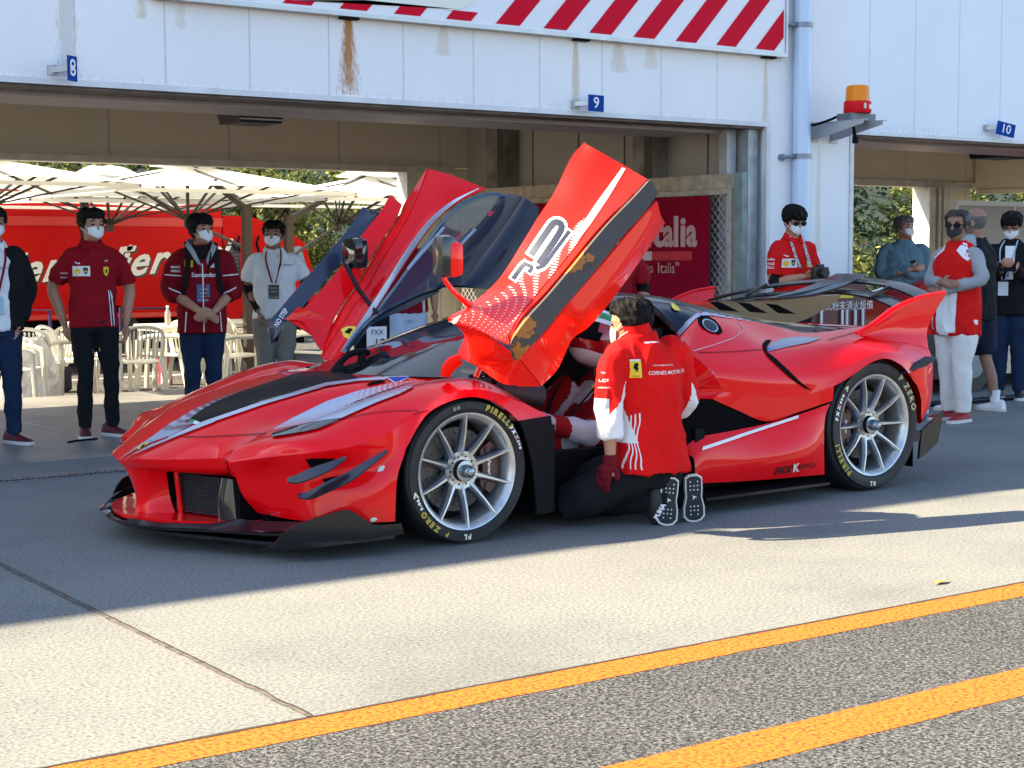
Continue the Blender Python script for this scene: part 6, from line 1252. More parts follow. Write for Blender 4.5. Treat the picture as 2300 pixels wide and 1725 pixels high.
for cx, dx in ((4.965, -.05), (5.125, .03)):
    c = K(cx, 5.735, .122); M = frame(c, (dx*2, .03, -1), (.90, -.42, 0)); m = MB(); k = 1.0
    ol = [(-.108, .022), (-.095, .042), (-.04, .043), (.0, .040), (.05, .052), (.095, .053), (.115, .036), (.122, .014)]; loop = [(x, w) for x, w in ol]+[(x, -w) for x, w in ol[::-1]]
    # frame z points towards +y or -y; make the sole face the camera
    zz = M.to_3x3() @ V((0, 0, 1)); sg = 1 if zz.y > 0 else -1
    m.prism([M @ V((x, w, 0)) for x, w in loop], zz*sg*.026, 1); m.prism([M @ V((x*.93, w*.84, -.002*sg)) for x, w in loop], zz*sg*.004, 2)
    rs = [[M @ V((x, w*1.0*math.cos(t), sg*(.026+h*(.5+.5*math.sin(t))))) for t in [2*math.pi*i/14 for i in range(14)]] for x, w, h in ((-.098, .026, .05), (-.085, .036, .075), (-.03, .038, .085), (.03, .040, .07), (.08, .040, .045), (.112, .022, .03))]; m.rings(rs, 0)
    for i in range(9): x = -.075+.02*i; [m.prism([M @ V((x+.003*a_, y_+.003*b_, -.004*sg)) for a_, b_ in ((-1, -1), (1, -1), (1, 1), (-1, 1))], zz*sg*.002, 3) for y_ in (-.018, .0, .018) if (i < 3 or i > 5) and not (y_ == 0 and i in (0, 8))]
    m.prism([M @ V((x, y, -.0045*sg)) for x, y in ((-.01, -.012), (.0, -.004), (.014, -.008), (.004, .002), (.002, .014), (-.004, .003))], zz*sg*.002, 3)
    m.build('shoe', [SBLK, SOLE, mat('dark_outsole', (.012, .016, .022), .7), LWH], kr, angle=50)
m = MB(); m.ell(K(4.925, 5.79, .10), (.035, .05, .10)); m.build('shoe_side', SBLK, kr)
me = text_mesh('PUMA', .030, bold=.002); me.materials.append(LWH); M = frame(K(4.912, 5.735, .072), (.35, -.3, .85), (-.75, .4, .35)); me.transform(M); o = bpy.data.objects.new('shoe_lettering', me); COL.objects.link(o); o.parent = kr
m = MB(); hand(m, wrL-V((0, 0, -.005)), (-.35, .15, -1), (1, .3, 0), curl=.6, side=-1, L=.185); m.tube([wrL+V((0, 0, .02)), wrL-V((0, 0, .015))], [.030, .032], 12)
remesh(m, 'glove', fab('red_black_glove', (.12, .005, .012)), .006, 1, lambda c, n: .005, parent=kr)
# ------------------------------------------------------------------ driver in the seat (car coordinates -> world)
dr = empty('person', CO, DEL, 'person in a red and white racing suit and helmet strapped into the driver seat', 'person')
b = MB(); hc = cy(Z2, 485, 325, -.46); sd2 = V((0, 1, 0)); fd2 = V((.75, 0, .66))
torso(b, [((.98, -.40, .28), .13, .09, sd2, fd2), ((1.10, -.40, .42), .12, .09, sd2, fd2), ((1.20, -.41, .58), .15, .09, sd2, fd2), ((1.26, -.42, .66), .10, .06, sd2, fd2)]); b.tube([(1.25, -.42, .66), (1.21, -.44, .78)], [.06, .055], 12)
M = Matrix.Translation(hc) @ Matrix.Rotation(R(-90), 4, 'Z') @ Matrix.Rotation(.1, 4, 'X'); head_shape(M, b)
aL = [V((1.18, -.60, .60)), V((.98, -.68, .40)), V((.70, -.50, .47))]; aR = [V((1.18, -.24, .60)), V((.95, -.16, .42)), V((.68, -.24, .52))]
for a in (aL, aR): limb(b, [a[0], a[0].lerp(a[1], .5), a[1], a[1].lerp(a[2], .5), a[2]], [.045, .043, .036, .034, .024]); hand(b, a[2], (-.9, .2, .3), (0, 0, -1), curl=.8, side=-1)
for s in (-1, 1): limb(b, [(1.0, -.40+s*.08, .26), (.70, -.40+s*.09, .34), (.35, -.40+s*.07, .26)], [.085, .065, .045])
remesh(b, 'body', SKIN, .010, 2, parent=dr)
def dcol(c, n):
    if c.y < -.5 and c.z < .5 and c.x < 1.12:
        k = (c.x-.66)/.06
        return 0 if int(k+20) % 3 == 1 or c.z < .36 and c.x > .95 else 1
    return 1 if noise.noise(V((c.x*6, c.y*5, c.z*6))) > -.05 else 0
m = MB(); torso(m, [((.98, -.40, .26), .17, .12, sd2, fd2), ((1.08, -.40, .40), .165, .12, sd2, fd2), ((1.18, -.41, .56), .19, .12, sd2, fd2), ((1.24, -.42, .67), .13, .09, sd2, fd2)])
for a in (aL, aR): limb(m, [a[0], a[0].lerp(a[1], .5), a[1], a[1].lerp(a[2], .5), a[1].lerp(a[2], .95)], [.075, .072, .066, .056, .046], 14)
for s in (-1, 1): limb(m, [(1.0, -.40+s*.08, .26), (.70, -.40+s*.09, .34), (.35, -.40+s*.07, .26)], [.11, .09, .06], 14)
sr = fab('suit_red', (.36, .012, .018)); remesh(m, 'race_suit', [sr, fab('suit_white', (.62, .64, .68))], .0095, 2, folds(.010, 8, 5), parent=dr, colfn=dcol)
m = MB()
for pts in ([(1.28, -.50, .72), (1.12, -.545, .60), (.98, -.52, .46), (.90, -.44, .34)], [(1.28, -.34, .72), (1.10, -.30, .62), (.96, -.33, .46), (.90, -.38, .34)]):
    q = spline([V(p)+V((-.055, -.085, .07)) for p in pts], 5); surf(m, [q, [p+V((-.055, .0, -.05)) for p in q]], .008)
m.build('harness', CBLK, dr); m = MB(); m.box((1.05, -.60, .615), (.07, .006, .035), M=None); m.build('harness_pad', LYEL, dr)
m = MB(); HMM = Matrix.Translation(cy(Z2, 478, 322, -.48)) @ Matrix.Rotation(R(-80), 4, 'Z') @ Matrix.Rotation(-.35, 4, 'X') @ Matrix.Scale(1.06, 4); rs = []
for i in range(17):
    ph = -1.15+(math.pi/2+1.149)*i/16; rs.append([HMM @ V((.128*math.cos(ph)*math.sin(t), .01-.150*math.cos(ph)*math.cos(t)-(.02 if ph < 0 else 0)*math.cos(t), .145*math.sin(ph))) for t in [2*math.pi*k/32 for k in range(32)]])
m.rings(rs); HMI = HMM.inverted()
hl = m.mesh('helmet', mat('helmet_red', (.30, .006, .012), .15, coat=1))
for q in (mat('helmet_white', (.65, .66, .68), .2, coat=1), mat('helmet_green', (.01, .22, .05), .2, coat=1), VOID): hl.materials.append(q)
for p in hl.polygons:
    c = HMI @ p.center; p.material_index = 1 if c.z < -.085 else 1 if c.z > .118 else 2 if c.z > .072 else 1 if c.z > .058 else 1 if (c.y < -.085 and (-.045 < c.z < -.035 or .05 < c.z < .056)) else 3 if (c.y < -.088 and -.035 <= c.z <= .05) else 0  # thin white rows above and below the visor paint in its edge highlights
o = bpy.data.objects.new('helmet', hl); COL.objects.link(o); o.parent = dr; shade(hl, 60)
m = MB(); m.cyl(HMM @ V((.128, -.02, .02)), HMM @ V((.140, -.02, .02)), .018, n=16); m.cyl(HMM @ V((-.128, -.02, .02)), HMM @ V((-.140, -.02, .02)), .018, n=16); m.build('visor_pivot', NUT, dr)
# ================================================================== FIXTURES ON THE FACADE
def tagm(mb, name, mts, label, cat, group=None, **k): return mb.build(name, mts, None, label, cat, group, **k)
BLU = mat('sign_blue', (.003, .045, .27), .6, spec=.1); ALU = mat('aluminium', (.45, .46, .47), .4, .7, var=.1); WT = mat('sign_white', (.8, .8, .8), .5)
def numsign(txt, F, pc, w, h, ang, tilt, lab):
    c = onY(*F(*pc), 9.83); M = Matrix.Translation(c) @ Matrix.Rotation(ang, 4, 'Z') @ Matrix.Rotation(tilt, 4, 'Y')
    m = MB(); m.box((0, 0, 0), (w, .006, h), 0, M); o = m.build('number_sign', BLU, None, lab, 'sign', 'bay number signs', smooth=False)
    text('sign_number', txt, h*.95, M @ Matrix.Translation((0, -.005, 0)) @ Matrix.Rotation(math.pi/2, 4, 'X'), WT, o, bold=.001)
    m = MB(); a = M @ V((-w/2, 0, 0)); b = V((a.x-.05, YF-.01, a.z-.005)); m.bar(a+V((.03, .006, 0)), b, .025, .035); m.box(tuple(b), (.05, .03, .06)); m.build('bracket', ALU, o, smooth=False)
numsign('8', F1, (312, 296), .105, .155, R(38), 0, 'blue sign with a white 8 above the left garage bay')
numsign('9', F2, (363, 446), .150, .125, R(0), R(1), 'blue sign with a white 9 above the middle garage bay')
numsign('10', F2, (2133, 559), .215, .125, R(-12), R(10), 'tilted blue sign with a white 10 above the right garage bay')
# striped board
m = MB(); zb = 2.955; zt = 3.75; XR = 9.82; m.box2((4.2, YF-.07, zb), (XR, YF-.005, zt)); bd = m.build('striped_board', mat('board_white', (.78, .79, .82), .4, spec=.2), None, 'large red and white striped board over the bays, with a grey metal frame', 'signboard', smooth=False)
m = MB(); bx = [(F2, (1050, 203), (1132, 206)), (F2, (883, 188), (968, 193)), (F2, (708, 172), (795, 180)), (F2, (523, 152), (615, 163)), (F2, (333, 133), (430, 146)), (F2, (135, 116), (233, 128))]
xl = [(onY(*F(*a), YF-.07).x, onY(*F(*b), YF-.07).x) for F, a, b in bx]; per = (xl[0][0]-xl[5][0])/5; wd = sum(b-a for a, b in xl)/6; x0 = xl[0][0]; sl_ = (onY(*F2(1195, 5), YF-.07).x-onY(*F2(1050, 203), YF-.07).x)/(onY(*F2(1195, 5), YF-.07).z-onY(*F2(1050, 203), YF-.07).z); z0, z1_ = zb+.018, zt-.02; XL = 6.72
yb_ = YF-.0735
for k in range(-3, 14):
    a = x0-k*per; pl_ = [(a, z0), (a+wd, z0), (a+wd+sl_*(z1_-z0), z1_), (a+sl_*(z1_-z0), z1_)]
    # clip to the board
    def clip(P_, f, g):
        out = []
        for i in range(len(P_)):
            p, q = P_[i-1], P_[i]
            if f(p) != f(q): out.append(g(p, q))
            if f(q): out.append(q)
        return out
    for lim, sg in ((XR-.02, 1), (4.22, -1)):
        fz = lambda p: (lim-p[0])*sg >= 0
        def gz(p, q): t = (lim-p[0])/(q[0]-p[0]); return (lim, p[1]+(q[1]-p[1])*t)
        pl_ = clip(pl_, fz, gz)
    if a+wd < XL:                                  # only the foot of the stripe shows under the pale lettering field
        fz = lambda p: p[1] <= zb+.085
        def gz(p, q): t = (zb+.085-p[1])/(q[1]-p[1]); return (p[0]+(q[0]-p[0])*t, zb+.085)
        pl_ = clip(pl_, fz, gz)
    if len(pl_) > 2: m.poly([V((p[0], yb_, p[1])) for p in pl_])
m.build('red_stripe', mat('stripe_red', (.62, .002, .025), .6, spec=.1), bd, fix=False, smooth=False)
m = MB(); c = [onY(*F1(*p), yb_-.003) for p in ((1925, 75), (1945, 45), (1985, 40), (2030, 20), (2060, 0), (1640, 0), (1560, 0), (1260, 0))]; m.poly([V((c[0].x, yb_-.003, zb+.09))]+[V((p.x, yb_-.003, p.z)) for p in c[1:]]+[V((c[-1].x, yb_-.003, zb+.09))]); m.build('pale_lettering_field', mat('pale_cream', (.74, .75, .66), .4), bd, fix=False, smooth=False)
m = MB(); m.box2((4.2, YF-.085, zb-.03), (XR+.02, YF-.0, zb)); m.box2((XR, YF-.085, zb), (XR+.02, YF, zt)); m.build('board_frame', ALU, bd, smooth=False)
m = MB(); [m.box2((x-.07, YF-.05, zb-.045), (x+.07, YF-.0, zb-.031)) for x in (xs(F1, 1500, 60), xs(F2, 290, 155), xs(F2, 1100, 228))]; m.build('board_foot', BLK, bd, smooth=False)
# downpipe
px_ = onY(*F2(1254, 400), YF-.09).x; m = MB(); m.cyl((px_, YF-.09, 0), (px_, YF-.09, 7), .075, n=28); dp = tagm(m, 'downpipe', mat('pale_blue_pipe', (.50, .62, .78), .35, coat=.3), 'pale blue round downpipe fixed to the white pier', 'downpipe')
for (x, y) in ((1245, 108), (1235, 675)):
    zc = onY(*F2(x, y), YF-.09).z; m = MB(); m.cyl((px_, YF-.09, zc-.02), (px_, YF-.09, zc+.02), .084, n=28); m.tube([(px_-.06, YF-.09, zc), (px_-.13, YF-.09, zc-.005), (px_-.16, YF-.02, zc-.01)], .016, 8); m.cyl((px_-.16, YF-.03, zc-.01), (px_-.16, YF-.0, zc-.01), .03, n=12); m.build('pipe_clamp', mat('clamp_grey', (.2, .23, .27), .4, .6), dp)
# beacon on its bracket
bc = onY(*F2(1492, 490), 9.56); bea = empty('beacon', (bc.x, bc.y, bc.z), 0, 'amber warning beacon with red base on a grey wall bracket beside the pipe', 'warning light')
def bp(mb, name, mt, parent=None, **k): return mb.build(name, mt, parent or bea, **k)
m = MB(); m.lathe([(.0, .235), (.07, .235), (.09, .228), (.098, .205), (.100, .105), (.100, .095)], 32, cap=False); bp(m, 'amber_lens', mat('amber_plastic', (.85, .24, .003), .35, spec=.2, coat=.2))
m = MB(); m.lathe([(.0, .10), (.113, .10), (.115, .09), (.117, .01), (.11, .0), (0, 0)], 32); ba = bp(m, 'beacon_base', mat('beacon_red', (.68, .008, .012), .5, spec=.15)); m = MB(); m.box((.045, -.112, .05), (.055, .008, .035)); m.box((-.035, -.115, .055), (.02, .012, .045)); m.build('base_plate', ALU, ba, smooth=False)
m = MB(); m.box((.01, .02, -.035), (.30, .16, .062)); bp(m, 'junction_box', mat('box_grey', (.12, .15, .15), .5, var=.3, vscale=30), smooth=False)
m = MB()
for xo in (-.15, .09):
    zt_, zb_ = -.07, -.19; m.prism([(xo, -.20, zt_), (xo, .375, zt_-.005), (xo, .375, zb_-.02), (xo, .25, zb_-.0), (xo, -.20, zt_-.03)], (.008, 0, 0)); m.box((xo+.03, .09, zt_+.003), (.06, .58, .006)); m.box((xo+.03, .380, -.14), (.09, .010, .17))
bp(m, 'bracket', mat('bracket_grey', (.42, .44, .45), .5, .3), smooth=False)
m = MB(); m.tube(spline([(-.15, .1, -.03), (-.22, .12, -.06), (-.25, .3, -.09), (-.33, .38, -.05)], 5), .012, 8); m.tube([(.0, .05, -.07), (.0, .03, -.16), (.0, .02, -.24)], [.012, .014, .024], 10); m.tube([(.0, .02, -.19), (.0, .02, -.25)], .026, 12); bp(m, 'cable', BLK)
# dark ceiling units hanging behind the shutter boxes
for (F, cx, cyy, wx, lab) in ((F1, 1115, 500, .42, 'dark glass unit hanging under the ceiling of the left bay'), (FR2, 1990, 850, .60, 'dark wall unit under the ceiling of the right bay')):
    c = onY(*F(cx, cyy), 11.0); m = MB(); m.prism([(c.x-wx/2, 10.95, c.z+.06), (c.x+wx/2, 10.95, c.z+.06), (c.x+wx*.40, 10.95, c.z-.055), (c.x-wx*.40, 10.95, c.z-.055)], (0, .35, 0)); o = tagm(m, 'ceiling_unit', mat('unit_dark', (.008, .02, .03), .5, spec=.2), lab, 'ceiling unit', smooth=False)
    m = MB(); m.bar((c.x-wx*.43, 10.945, c.z-.03), (c.x+wx*.43, 10.945, c.z-.03), .006, .012); m.box((c.x, 11.1, c.z+.35), (.04, .04, .6)); m.build('unit_bracket', ALU, o, smooth=False)
# ------------------------------------------------------------------ chain-link panel with the banner, standing along the partition
XFc = 9.36; ya, yb2 = onX(*FDD(2040, 400), XFc).y, onX(*FDD(-280, 400), XFc).y
zt0 = onX(*FDD(2030, 75), XFc).z; fe = empty('fence_panel', (XFc, ya, 0), 0, 'chain link screen in a rusty cream frame along the inner wall behind the car', 'fence')
def fp(mb, name, mt, parent=None, **k): o = mb.build(name, mt, parent or fe, **k); o.data.transform(Matrix.Translation((-XFc, -ya, 0))) if parent is None else None; return o
rust = mat('rusty_cream_frame', (.42, .35, .26), .7, var=.25, vscale=12); ye = 14.2
m = MB(); m.box2((XFc-.02, ya, zt0-.045), (XFc+.02, ye, zt0)); m.box2((XFc-.02, ya, .02), (XFc+.02, ya+.04, zt0-.05)); m.box2((XFc-.02, ye-.04, .02), (XFc+.02, ye, zt0-.05)); m.box2((XFc-.02, ya+.045, .04), (XFc+.02, ye-.045, .08)); m.box2((XFc-.02, 13.1, .08), (XFc+.02, 13.14, zt0-.05)); fp(m, 'frame', rust, smooth=False)
m = MB(); m.box2((XFc+.025, ya-.06, zt0+.005), (XFc+.06, ye, zt0+.13)); fp(m, 'top_rail', rust, smooth=False)
m = MB(); m.box2((XFc-.02, ya-.13, .0), (XFc+.04, ya-.03, zt0+.13)); fp(m, 'post', mat('post_green_grey', (.16, .22, .22), .5, var=.3), smooth=False)
m = MB(); st_ = .075
def wires(y0, y1, z0, z1):
    n = int((y1-y0+z1-z0)/st_)+1
    for i in range(n):
        for sg in (1, -1):
            c0 = y0+i*st_ if sg > 0 else y1-i*st_
            # line y = c0 - sg*(z-z0)
            P_ = []
            za, zb_ = z0, z1
            yA, yB = c0, c0-sg*(zb_-za)
            t0, t1 = 0, 1
            for lim, s2_ in ((y0, 1), (y1, -1)):
                fa, fb = (yA-lim)*s2_, (yB-lim)*s2_
                if fa < 0 and fb < 0: t0 = 2
                elif fa < 0: t0 = max(t0, fa/(fa-fb))
                elif fb < 0: t1 = min(t1, fa/(fa-fb))
            if t0 < t1: m.bar((XFc+sg*.002, yA+(yB-yA)*t0, za+(zb_-za)*t0), (XFc+sg*.002, yA+(yB-yA)*t1, za+(zb_-za)*t1), .005)
wires(ya+.04, ya+.62, .08, zt0-.05); wires(12.9, 14.16, .08, zt0-.05); fp(m, 'chain_mesh', mat('mesh_wire', (.45, .42, .40), .5, .5), smooth=False)
# banner: a hanging curtain with soft folds
by0 = onX(*FDD(1880, 400), XFc-.04).y; by1 = 12.9; zt1 = onX(*FDD(1880, 125), XFc-.04).z; m = MB(); n = 90; G2 = []
for i in range(n+1):
    y = by0+(by1-by0)*i/n; G2.append([V((XFc-.055+.012*math.sin(y*24+.8*math.sin(y*5))*(1-j/10*.0)+.004*math.sin(y*60), y, zt1+(.12-zt1)*j/8)) for j in range(9)])
surf(m, G2, .003); ban = tagm(m, 'banner', mat('banner_maroon', (.24, .002, .018), .9, spec=.1, sheen=0, bump=.2, bscale=300), 'maroon hanging banner with pale Italia lettering behind the raised door', 'banner')
BB = BVHTree.FromPolygons([v.co.copy() for v in ban.data.vertices], [list(p.vertices) for p in ban.data.polygons])
def bantext(name, me, yc, zc, mt, off=.004):
    bm = bmesh.new(); bm.from_mesh(me); bmesh.ops.triangulate(bm, faces=bm.faces[:]); m = MB()
    for k in range(3): bmesh.ops.subdivide_edges(bm, edges=[e for e in bm.edges if e.calc_length() > .03], cuts=1); bmesh.ops.triangulate(bm, faces=bm.faces[:])
    for v in bm.verts: h = BB.ray_cast(V((XFc-.5, yc-v.co.x, zc+v.co.y)), V((1, 0, 0))); m.v.append((h[0] if h[0] else V((XFc-.06, yc-v.co.x, zc+v.co.y)))+V((-off, 0, 0)))
    for f in bm.faces: m.f.append([v.index for v in f.verts]); m.m.append(0)
    bm.free(); m.build(name, mt, ban, fix=False, smooth=False)
BT = mat('banner_print', (.52, .30, .27), .8); q0_ = onX(*FDD(1790, 400), XFc-.06); ht = onX(*FDD(1640, 285), XFc).z-onX(*FDD(1640, 495), XFc).z
me = text_mesh('Italia', ht*1.38, bold=.012, align='RIGHT'); bantext('banner_lettering', me, q0_.y, onX(*FDD(1640, 392), XFc).z, BT)
y1_, y2_ = onX(*FDD(1790, 550), XFc).y, onX(*FDD(1510, 550), XFc).y; zc = onX(*FDD(1650, 552), XFc).z; hb = .052
def quadmesh(w, h): me = bpy.data.meshes.new('q'); me.from_pydata([(-w/2, -h/2, 0), (w/2, -h/2, 0), (w/2, h/2, 0), (-w/2, h/2, 0)], [], [(0, 1, 2, 3)]); bm = bmesh.new(); bm.from_mesh(me); bmesh.ops.subdivide_edges(bm, edges=bm.edges[:], cuts=20, use_grid_fill=True); bm.to_mesh(me); bm.free(); return me
bantext('banner_bar', quadmesh(y2_-y1_, hb*1.5), (y1_+y2_)/2, zc, mat('bar_red', (.50, .02, .03), .8)); y3_ = onX(*FDD(1395, 550), XFc).y; bantext('banner_bar', quadmesh(y3_-y2_, hb*1.5), (y3_+y2_)/2, zc, mat('bar_white', (.6, .5, .5), .8)); bantext('banner_bar', quadmesh(.4, hb*1.5), y3_+.2, zc, mat('bar_green', (.02, .2, .08), .8))
me = text_mesh('"Ciao Italia"', .135, spacing=1.0); bantext('banner_lettering', me, onX(*FDD(1530, 640), XFc).y, onX(*FDD(1530, 640), XFc).z, BT)
# ------------------------------------------------------------------ extinguisher cabinet
m = MB(); xc0, xc1 = onY(1815, 620, 9.62).x, onY(1946, 620, 9.62).x; zc_ = onY(1930, 622, 9.62).z; mar = mat('maroon_metal', (.11, .012, .022), .4, coat=.3)
m.box2((xc0, 9.62, .0), (xc1, 9.9, zc_)); cab = tagm(m, 'extinguisher_cabinet', mar, 'maroon metal fire extinguisher cabinet with white bars beside the pier', 'cabinet', smooth=False)
m = MB()
for x in (1845, 1892, 1902, 1921, 1938): a = onY(x, 720, 9.60).x; m.cyl((a, 9.60, .0), (a, 9.60, .80), .012, n=10)
m.build('white_bar', WT, cab); text('cabinet_lettering', '移動式粉末消火設備', .085, frame(((xc0+xc1)/2+.06, 9.616, .83), (1, 0, 0), (0, 0, 1)), WT, cab)
m = MB(); a, b = onY(1885, 670, 9.61).x, onY(1917, 670, 9.61).x; m.box2((a, 9.612, .90), (b, 9.618, .96)); m.build('yellow_label', YEL, cab, smooth=False)
# white panel in the right bay
a, b = onY(*FR2(1400, 1475), 13), onY(*FR2(2300, 1400), 13); m = MB(); m.box2((a.x, 13, .1), (b.x+.6, 13.03, 1.86)); wp = tagm(m, 'partition_screen', mat('screen_beige', (.45, .38, .36), .6), 'pale screen in a white frame standing at the back of the right bay', 'screen', smooth=False)
m = MB(); m.box2((a.x-.03, 12.98, 1.861), (b.x+.6, 13.05, 1.92)); m.box2((a.x-.04, 12.98, .0), (a.x-.001, 13.05, 1.86)); xx = onY(*FR2(2045, 1500), 13).x; m.box2((xx, 12.98, .1), (xx+.03, 12.999, 1.86)); m.build('screen_frame', WT, wp, smooth=False)
# power leads on the ground
m = MB(); m.tube(spline([(8.5, 9.3, .01), (9.6, 9.05, .01), (11, 8.9, .01), (12.6, 8.95, .01), (14, 9.2, .01)], 8), .018, 6); tagm(m, 'power_lead', BLK, 'black power lead lying on the ground behind the feet of the visitors', 'cable')
m = MB(); m.tube(spline([V((3.86, 10.72, .008)), V((3.95, 10.78, .008)), V((4.1, 10.80, .008))], 4), .008, 6); tagm(m, 'power_lead', BLK, 'short piece of black lead on the floor by a maroon shoe', 'cable')
# placard behind the car
q = onY(*FE(470, 555), 9.3); m = MB(); m.box((q.x, 9.3, q.z), (.15, .01, .19)); pc = tagm(m, 'placard', WT, 'small white placard with FXX 12 on a black stand behind the car', 'placard', smooth=False); text('placard_lettering', 'FXX', .05, frame((q.x, 9.293, q.z+.055), (1, 0, 0), (0, 0, 1)), BKT, pc); text('placard_lettering', '12', .10, frame((q.x+.02, 9.293, q.z-.025), (1, 0, 0), (0, 0, 1)), BKT, pc)
m = MB(); m.box((q.x-.02, 9.33, .45), (.26, .03, .9)); m.build('placard_stand', BLK, pc, smooth=False)
# ------------------------------------------------------------------ second red car in the right bay
c2 = empty('parked_car', (11.15, 10.5, 0), R(8), 'dark and red sports car parked in the right bay behind the visitors', 'car')
rows = [P((0, -.95, .55), (.6, -.96, .62), (1.6, -.9, .60), (2.9, -.97, .66), (3.6, -.98, .78), (4.4, -.9, .80)), P((.1, -.7, .62), (.7, -.7, .72), (1.6, -.62, .92), (2.6, -.6, 1.02), (3.5, -.7, .95), (4.4, -.7, .84)), P((.1, 0, .60), (.7, 0, .72), (1.6, 0, 1.05), (2.4, 0, 1.10), (3.5, 0, .98), (4.4, 0, .86))]
m = MB(); surf(m, grid(rows, 6, 5), mirror=True); m.build('body', RED, c2)
m = MB(); lo = [P((0, -.95, .55), (.6, -.96, .62), (1.6, -.9, .60), (2.9, -.97, .66), (3.6, -.98, .78), (4.4, -.9, .80)), P((0, -.93, .15), (.6, -.98, .14), (1.6, -.96, .14), (2.9, -.98, .14), (3.6, -.98, .16), (4.4, -.9, .2))]; surf(m, grid(lo, 6, 4), mirror=True); m.poly([(4.4, -.9, .2), (4.4, .9, .2), (4.4, .9, .8), (4.4, -.9, .8)]); m.poly([(0, -.93, .15), (0, .93, .15), (0, .95, .55), (0, -.95, .55)]); m.build('side_panel', NAVY, c2)
m = MB(); [m.box((1.5, -.985+.002*k, .28+k*.10), (2.6, .02, .012)) for k in range(5)]; m.build('side_louvre', ALU, c2, smooth=False)
for s in (-1, 1):
    for a in (.75, 3.5): m = MB(); m.cyl((a, s*.72, .33), (a, s*.99, .33), .33, n=32); wq = m.build('wheel', TYR, c2, angle=30); m = MB(); m.cyl((a, s*.9, .33), (a, s*.995, .33), .2, n=24); m.build('rim', RIMD, wq)
# ------------------------------------------------------------------ the yard behind: truck, parasols, chairs
TY_ = 21.0; tk = empty('transporter_truck', (4, TY_, ZO), 0, 'bright red transporter truck with white script lettering parked behind the white chairs', 'truck')
TRED = mat('truck_red', (.52, .004, .004), .5, spec=.12); HZ = lambda x, y, Y=TY_: onY(*FH(x, y), Y)
xe = HZ(1185, 500).x
def tkp(mb, name, mt, **k): o = mb.build(name, mt, tk, **k); o.data.transform(Matrix.Translation((-4, -TY_, -ZO))); return o
m = MB(); m.box2((-6, TY_, .42), (xe, TY_+2.3, 2.02), bev=.03); m.prism([(-6, TY_+.001, 2.0), (HZ(320, 205).x, TY_+.001, 2.06), (HZ(100, 220).x, TY_+.001, 2.14), (-6, TY_+.001, 2.2)], (0, 2.2, 0)); tkp(m, 'box_body', TRED)
m = MB(); m.box2((-6, TY_-.012, 1.68), (xe, TY_-.002, 1.80)); m.box2((-6, TY_-.012, .44), (xe, TY_-.002, .50)); tkp(m, 'side_rail', mat('truck_rail_red', (.6, .03, .03), .4), smooth=False)
m = MB(); m.box2((-6, TY_+.05, .0), (xe+1.3, TY_+2.2, .40)); tkp(m, 'chassis', VOID, smooth=False)
for x in (2.0, 3.2, 8.2, xe+.65): m = MB(); m.cyl((x, TY_+.0, ZO+.42), (x, TY_+.3, ZO+.42), .42, n=28); tkp(m, 'wheel', TYR)
xw = xe+.02; cp_ = [(xw, .30), (HZ(1680, 700).x, .30), (HZ(1680, 640).x, .95), (HZ(1628, 470).x, 1.45), (HZ(1540, 410).x, 1.62), (HZ(1340, 320).x, 1.83), (xw, 1.84)]
m = MB(); m.prism([(x, TY_+.02, z) for x, z in cp_], (0, 2.2, 0)); tkp(m, 'cab', TRED, angle=20)
m = MB(); wn = [HZ(*p, TY_) for p in ((1440, 500), (1600, 480), (1640, 610), (1650, 660), (1450, 660))]; m.prism([(p.x, TY_+.018, p.z) for p in wn], (0, -.012, 0)); tkp(m, 'cab_window', mat('cab_glass', (.10, .22, .30), .1, coat=1), smooth=False)
m = MB(); m.box2((HZ(1197, 480).x, TY_+.0, HZ(1197, 740).z), (HZ(1278, 480).x, TY_+.018, HZ(1278, 470).z)); v_ = tkp(m, 'side_vent', NAVY, smooth=False); m = MB(); [m.box2((HZ(1215, 480).x, TY_-.012, HZ(1197, 730-i*20).z), (HZ(1268, 480).x, TY_-.001, HZ(1197, 722-i*20).z)) for i in range(12)]; o = tkp(m, 'vent_slat', mat('slat_grey', (.05, .06, .08), .4), smooth=False)
m = MB(); [m.tube([(HZ(1265, 380).x+dx, TY_-.05, 1.55), (HZ(1262, 380).x+dx-.04, TY_-.08, 1.45), (HZ(1265, 380).x+dx, TY_-.05, 1.33)], .02, 8) for dx in (0, .30)]; tkp(m, 'grab_handle', BLK)
for (xa_, ya_, n_) in ((-30, 695, 'Ferrari'), (560, 650, 'Ferrari')):
    p0_ = HZ(xa_, ya_); 
    for dx, dz, dy, mt_ in ((.025, -.028, -.003, NAVY), (0, 0, -.008, WT)):
        me = text_mesh(n_, .56, bold=.012, shear=.55, align='LEFT', spacing=1.12); me.transform(frame((p0_.x+dx-4, dy, p0_.z+dz-ZO+.17), (1, 0, .09), (0, 0, 1))); me.materials.append(mt_); o = bpy.data.objects.new('truck_lettering', me); COL.objects.link(o); o.parent = tk
# blue rail
nav = mat('rail_navy', (.03, .02, .09), .4, .3); m = MB(); YR_ = 18.6
for seg in (((105, 822), (265, 822)), ((640, 812), (900, 812))):
    a, b = HZ(*seg[0], YR_), HZ(*seg[1], YR_); m.tube([(a.x, YR_, ZO), (a.x, YR_, a.z), (b.x, YR_, b.z), (b.x, YR_, ZO)], .022, 8)
tagm(m, 'guard_rail', nav, 'dark blue tubular guard rail between the truck and the chairs', 'rail')
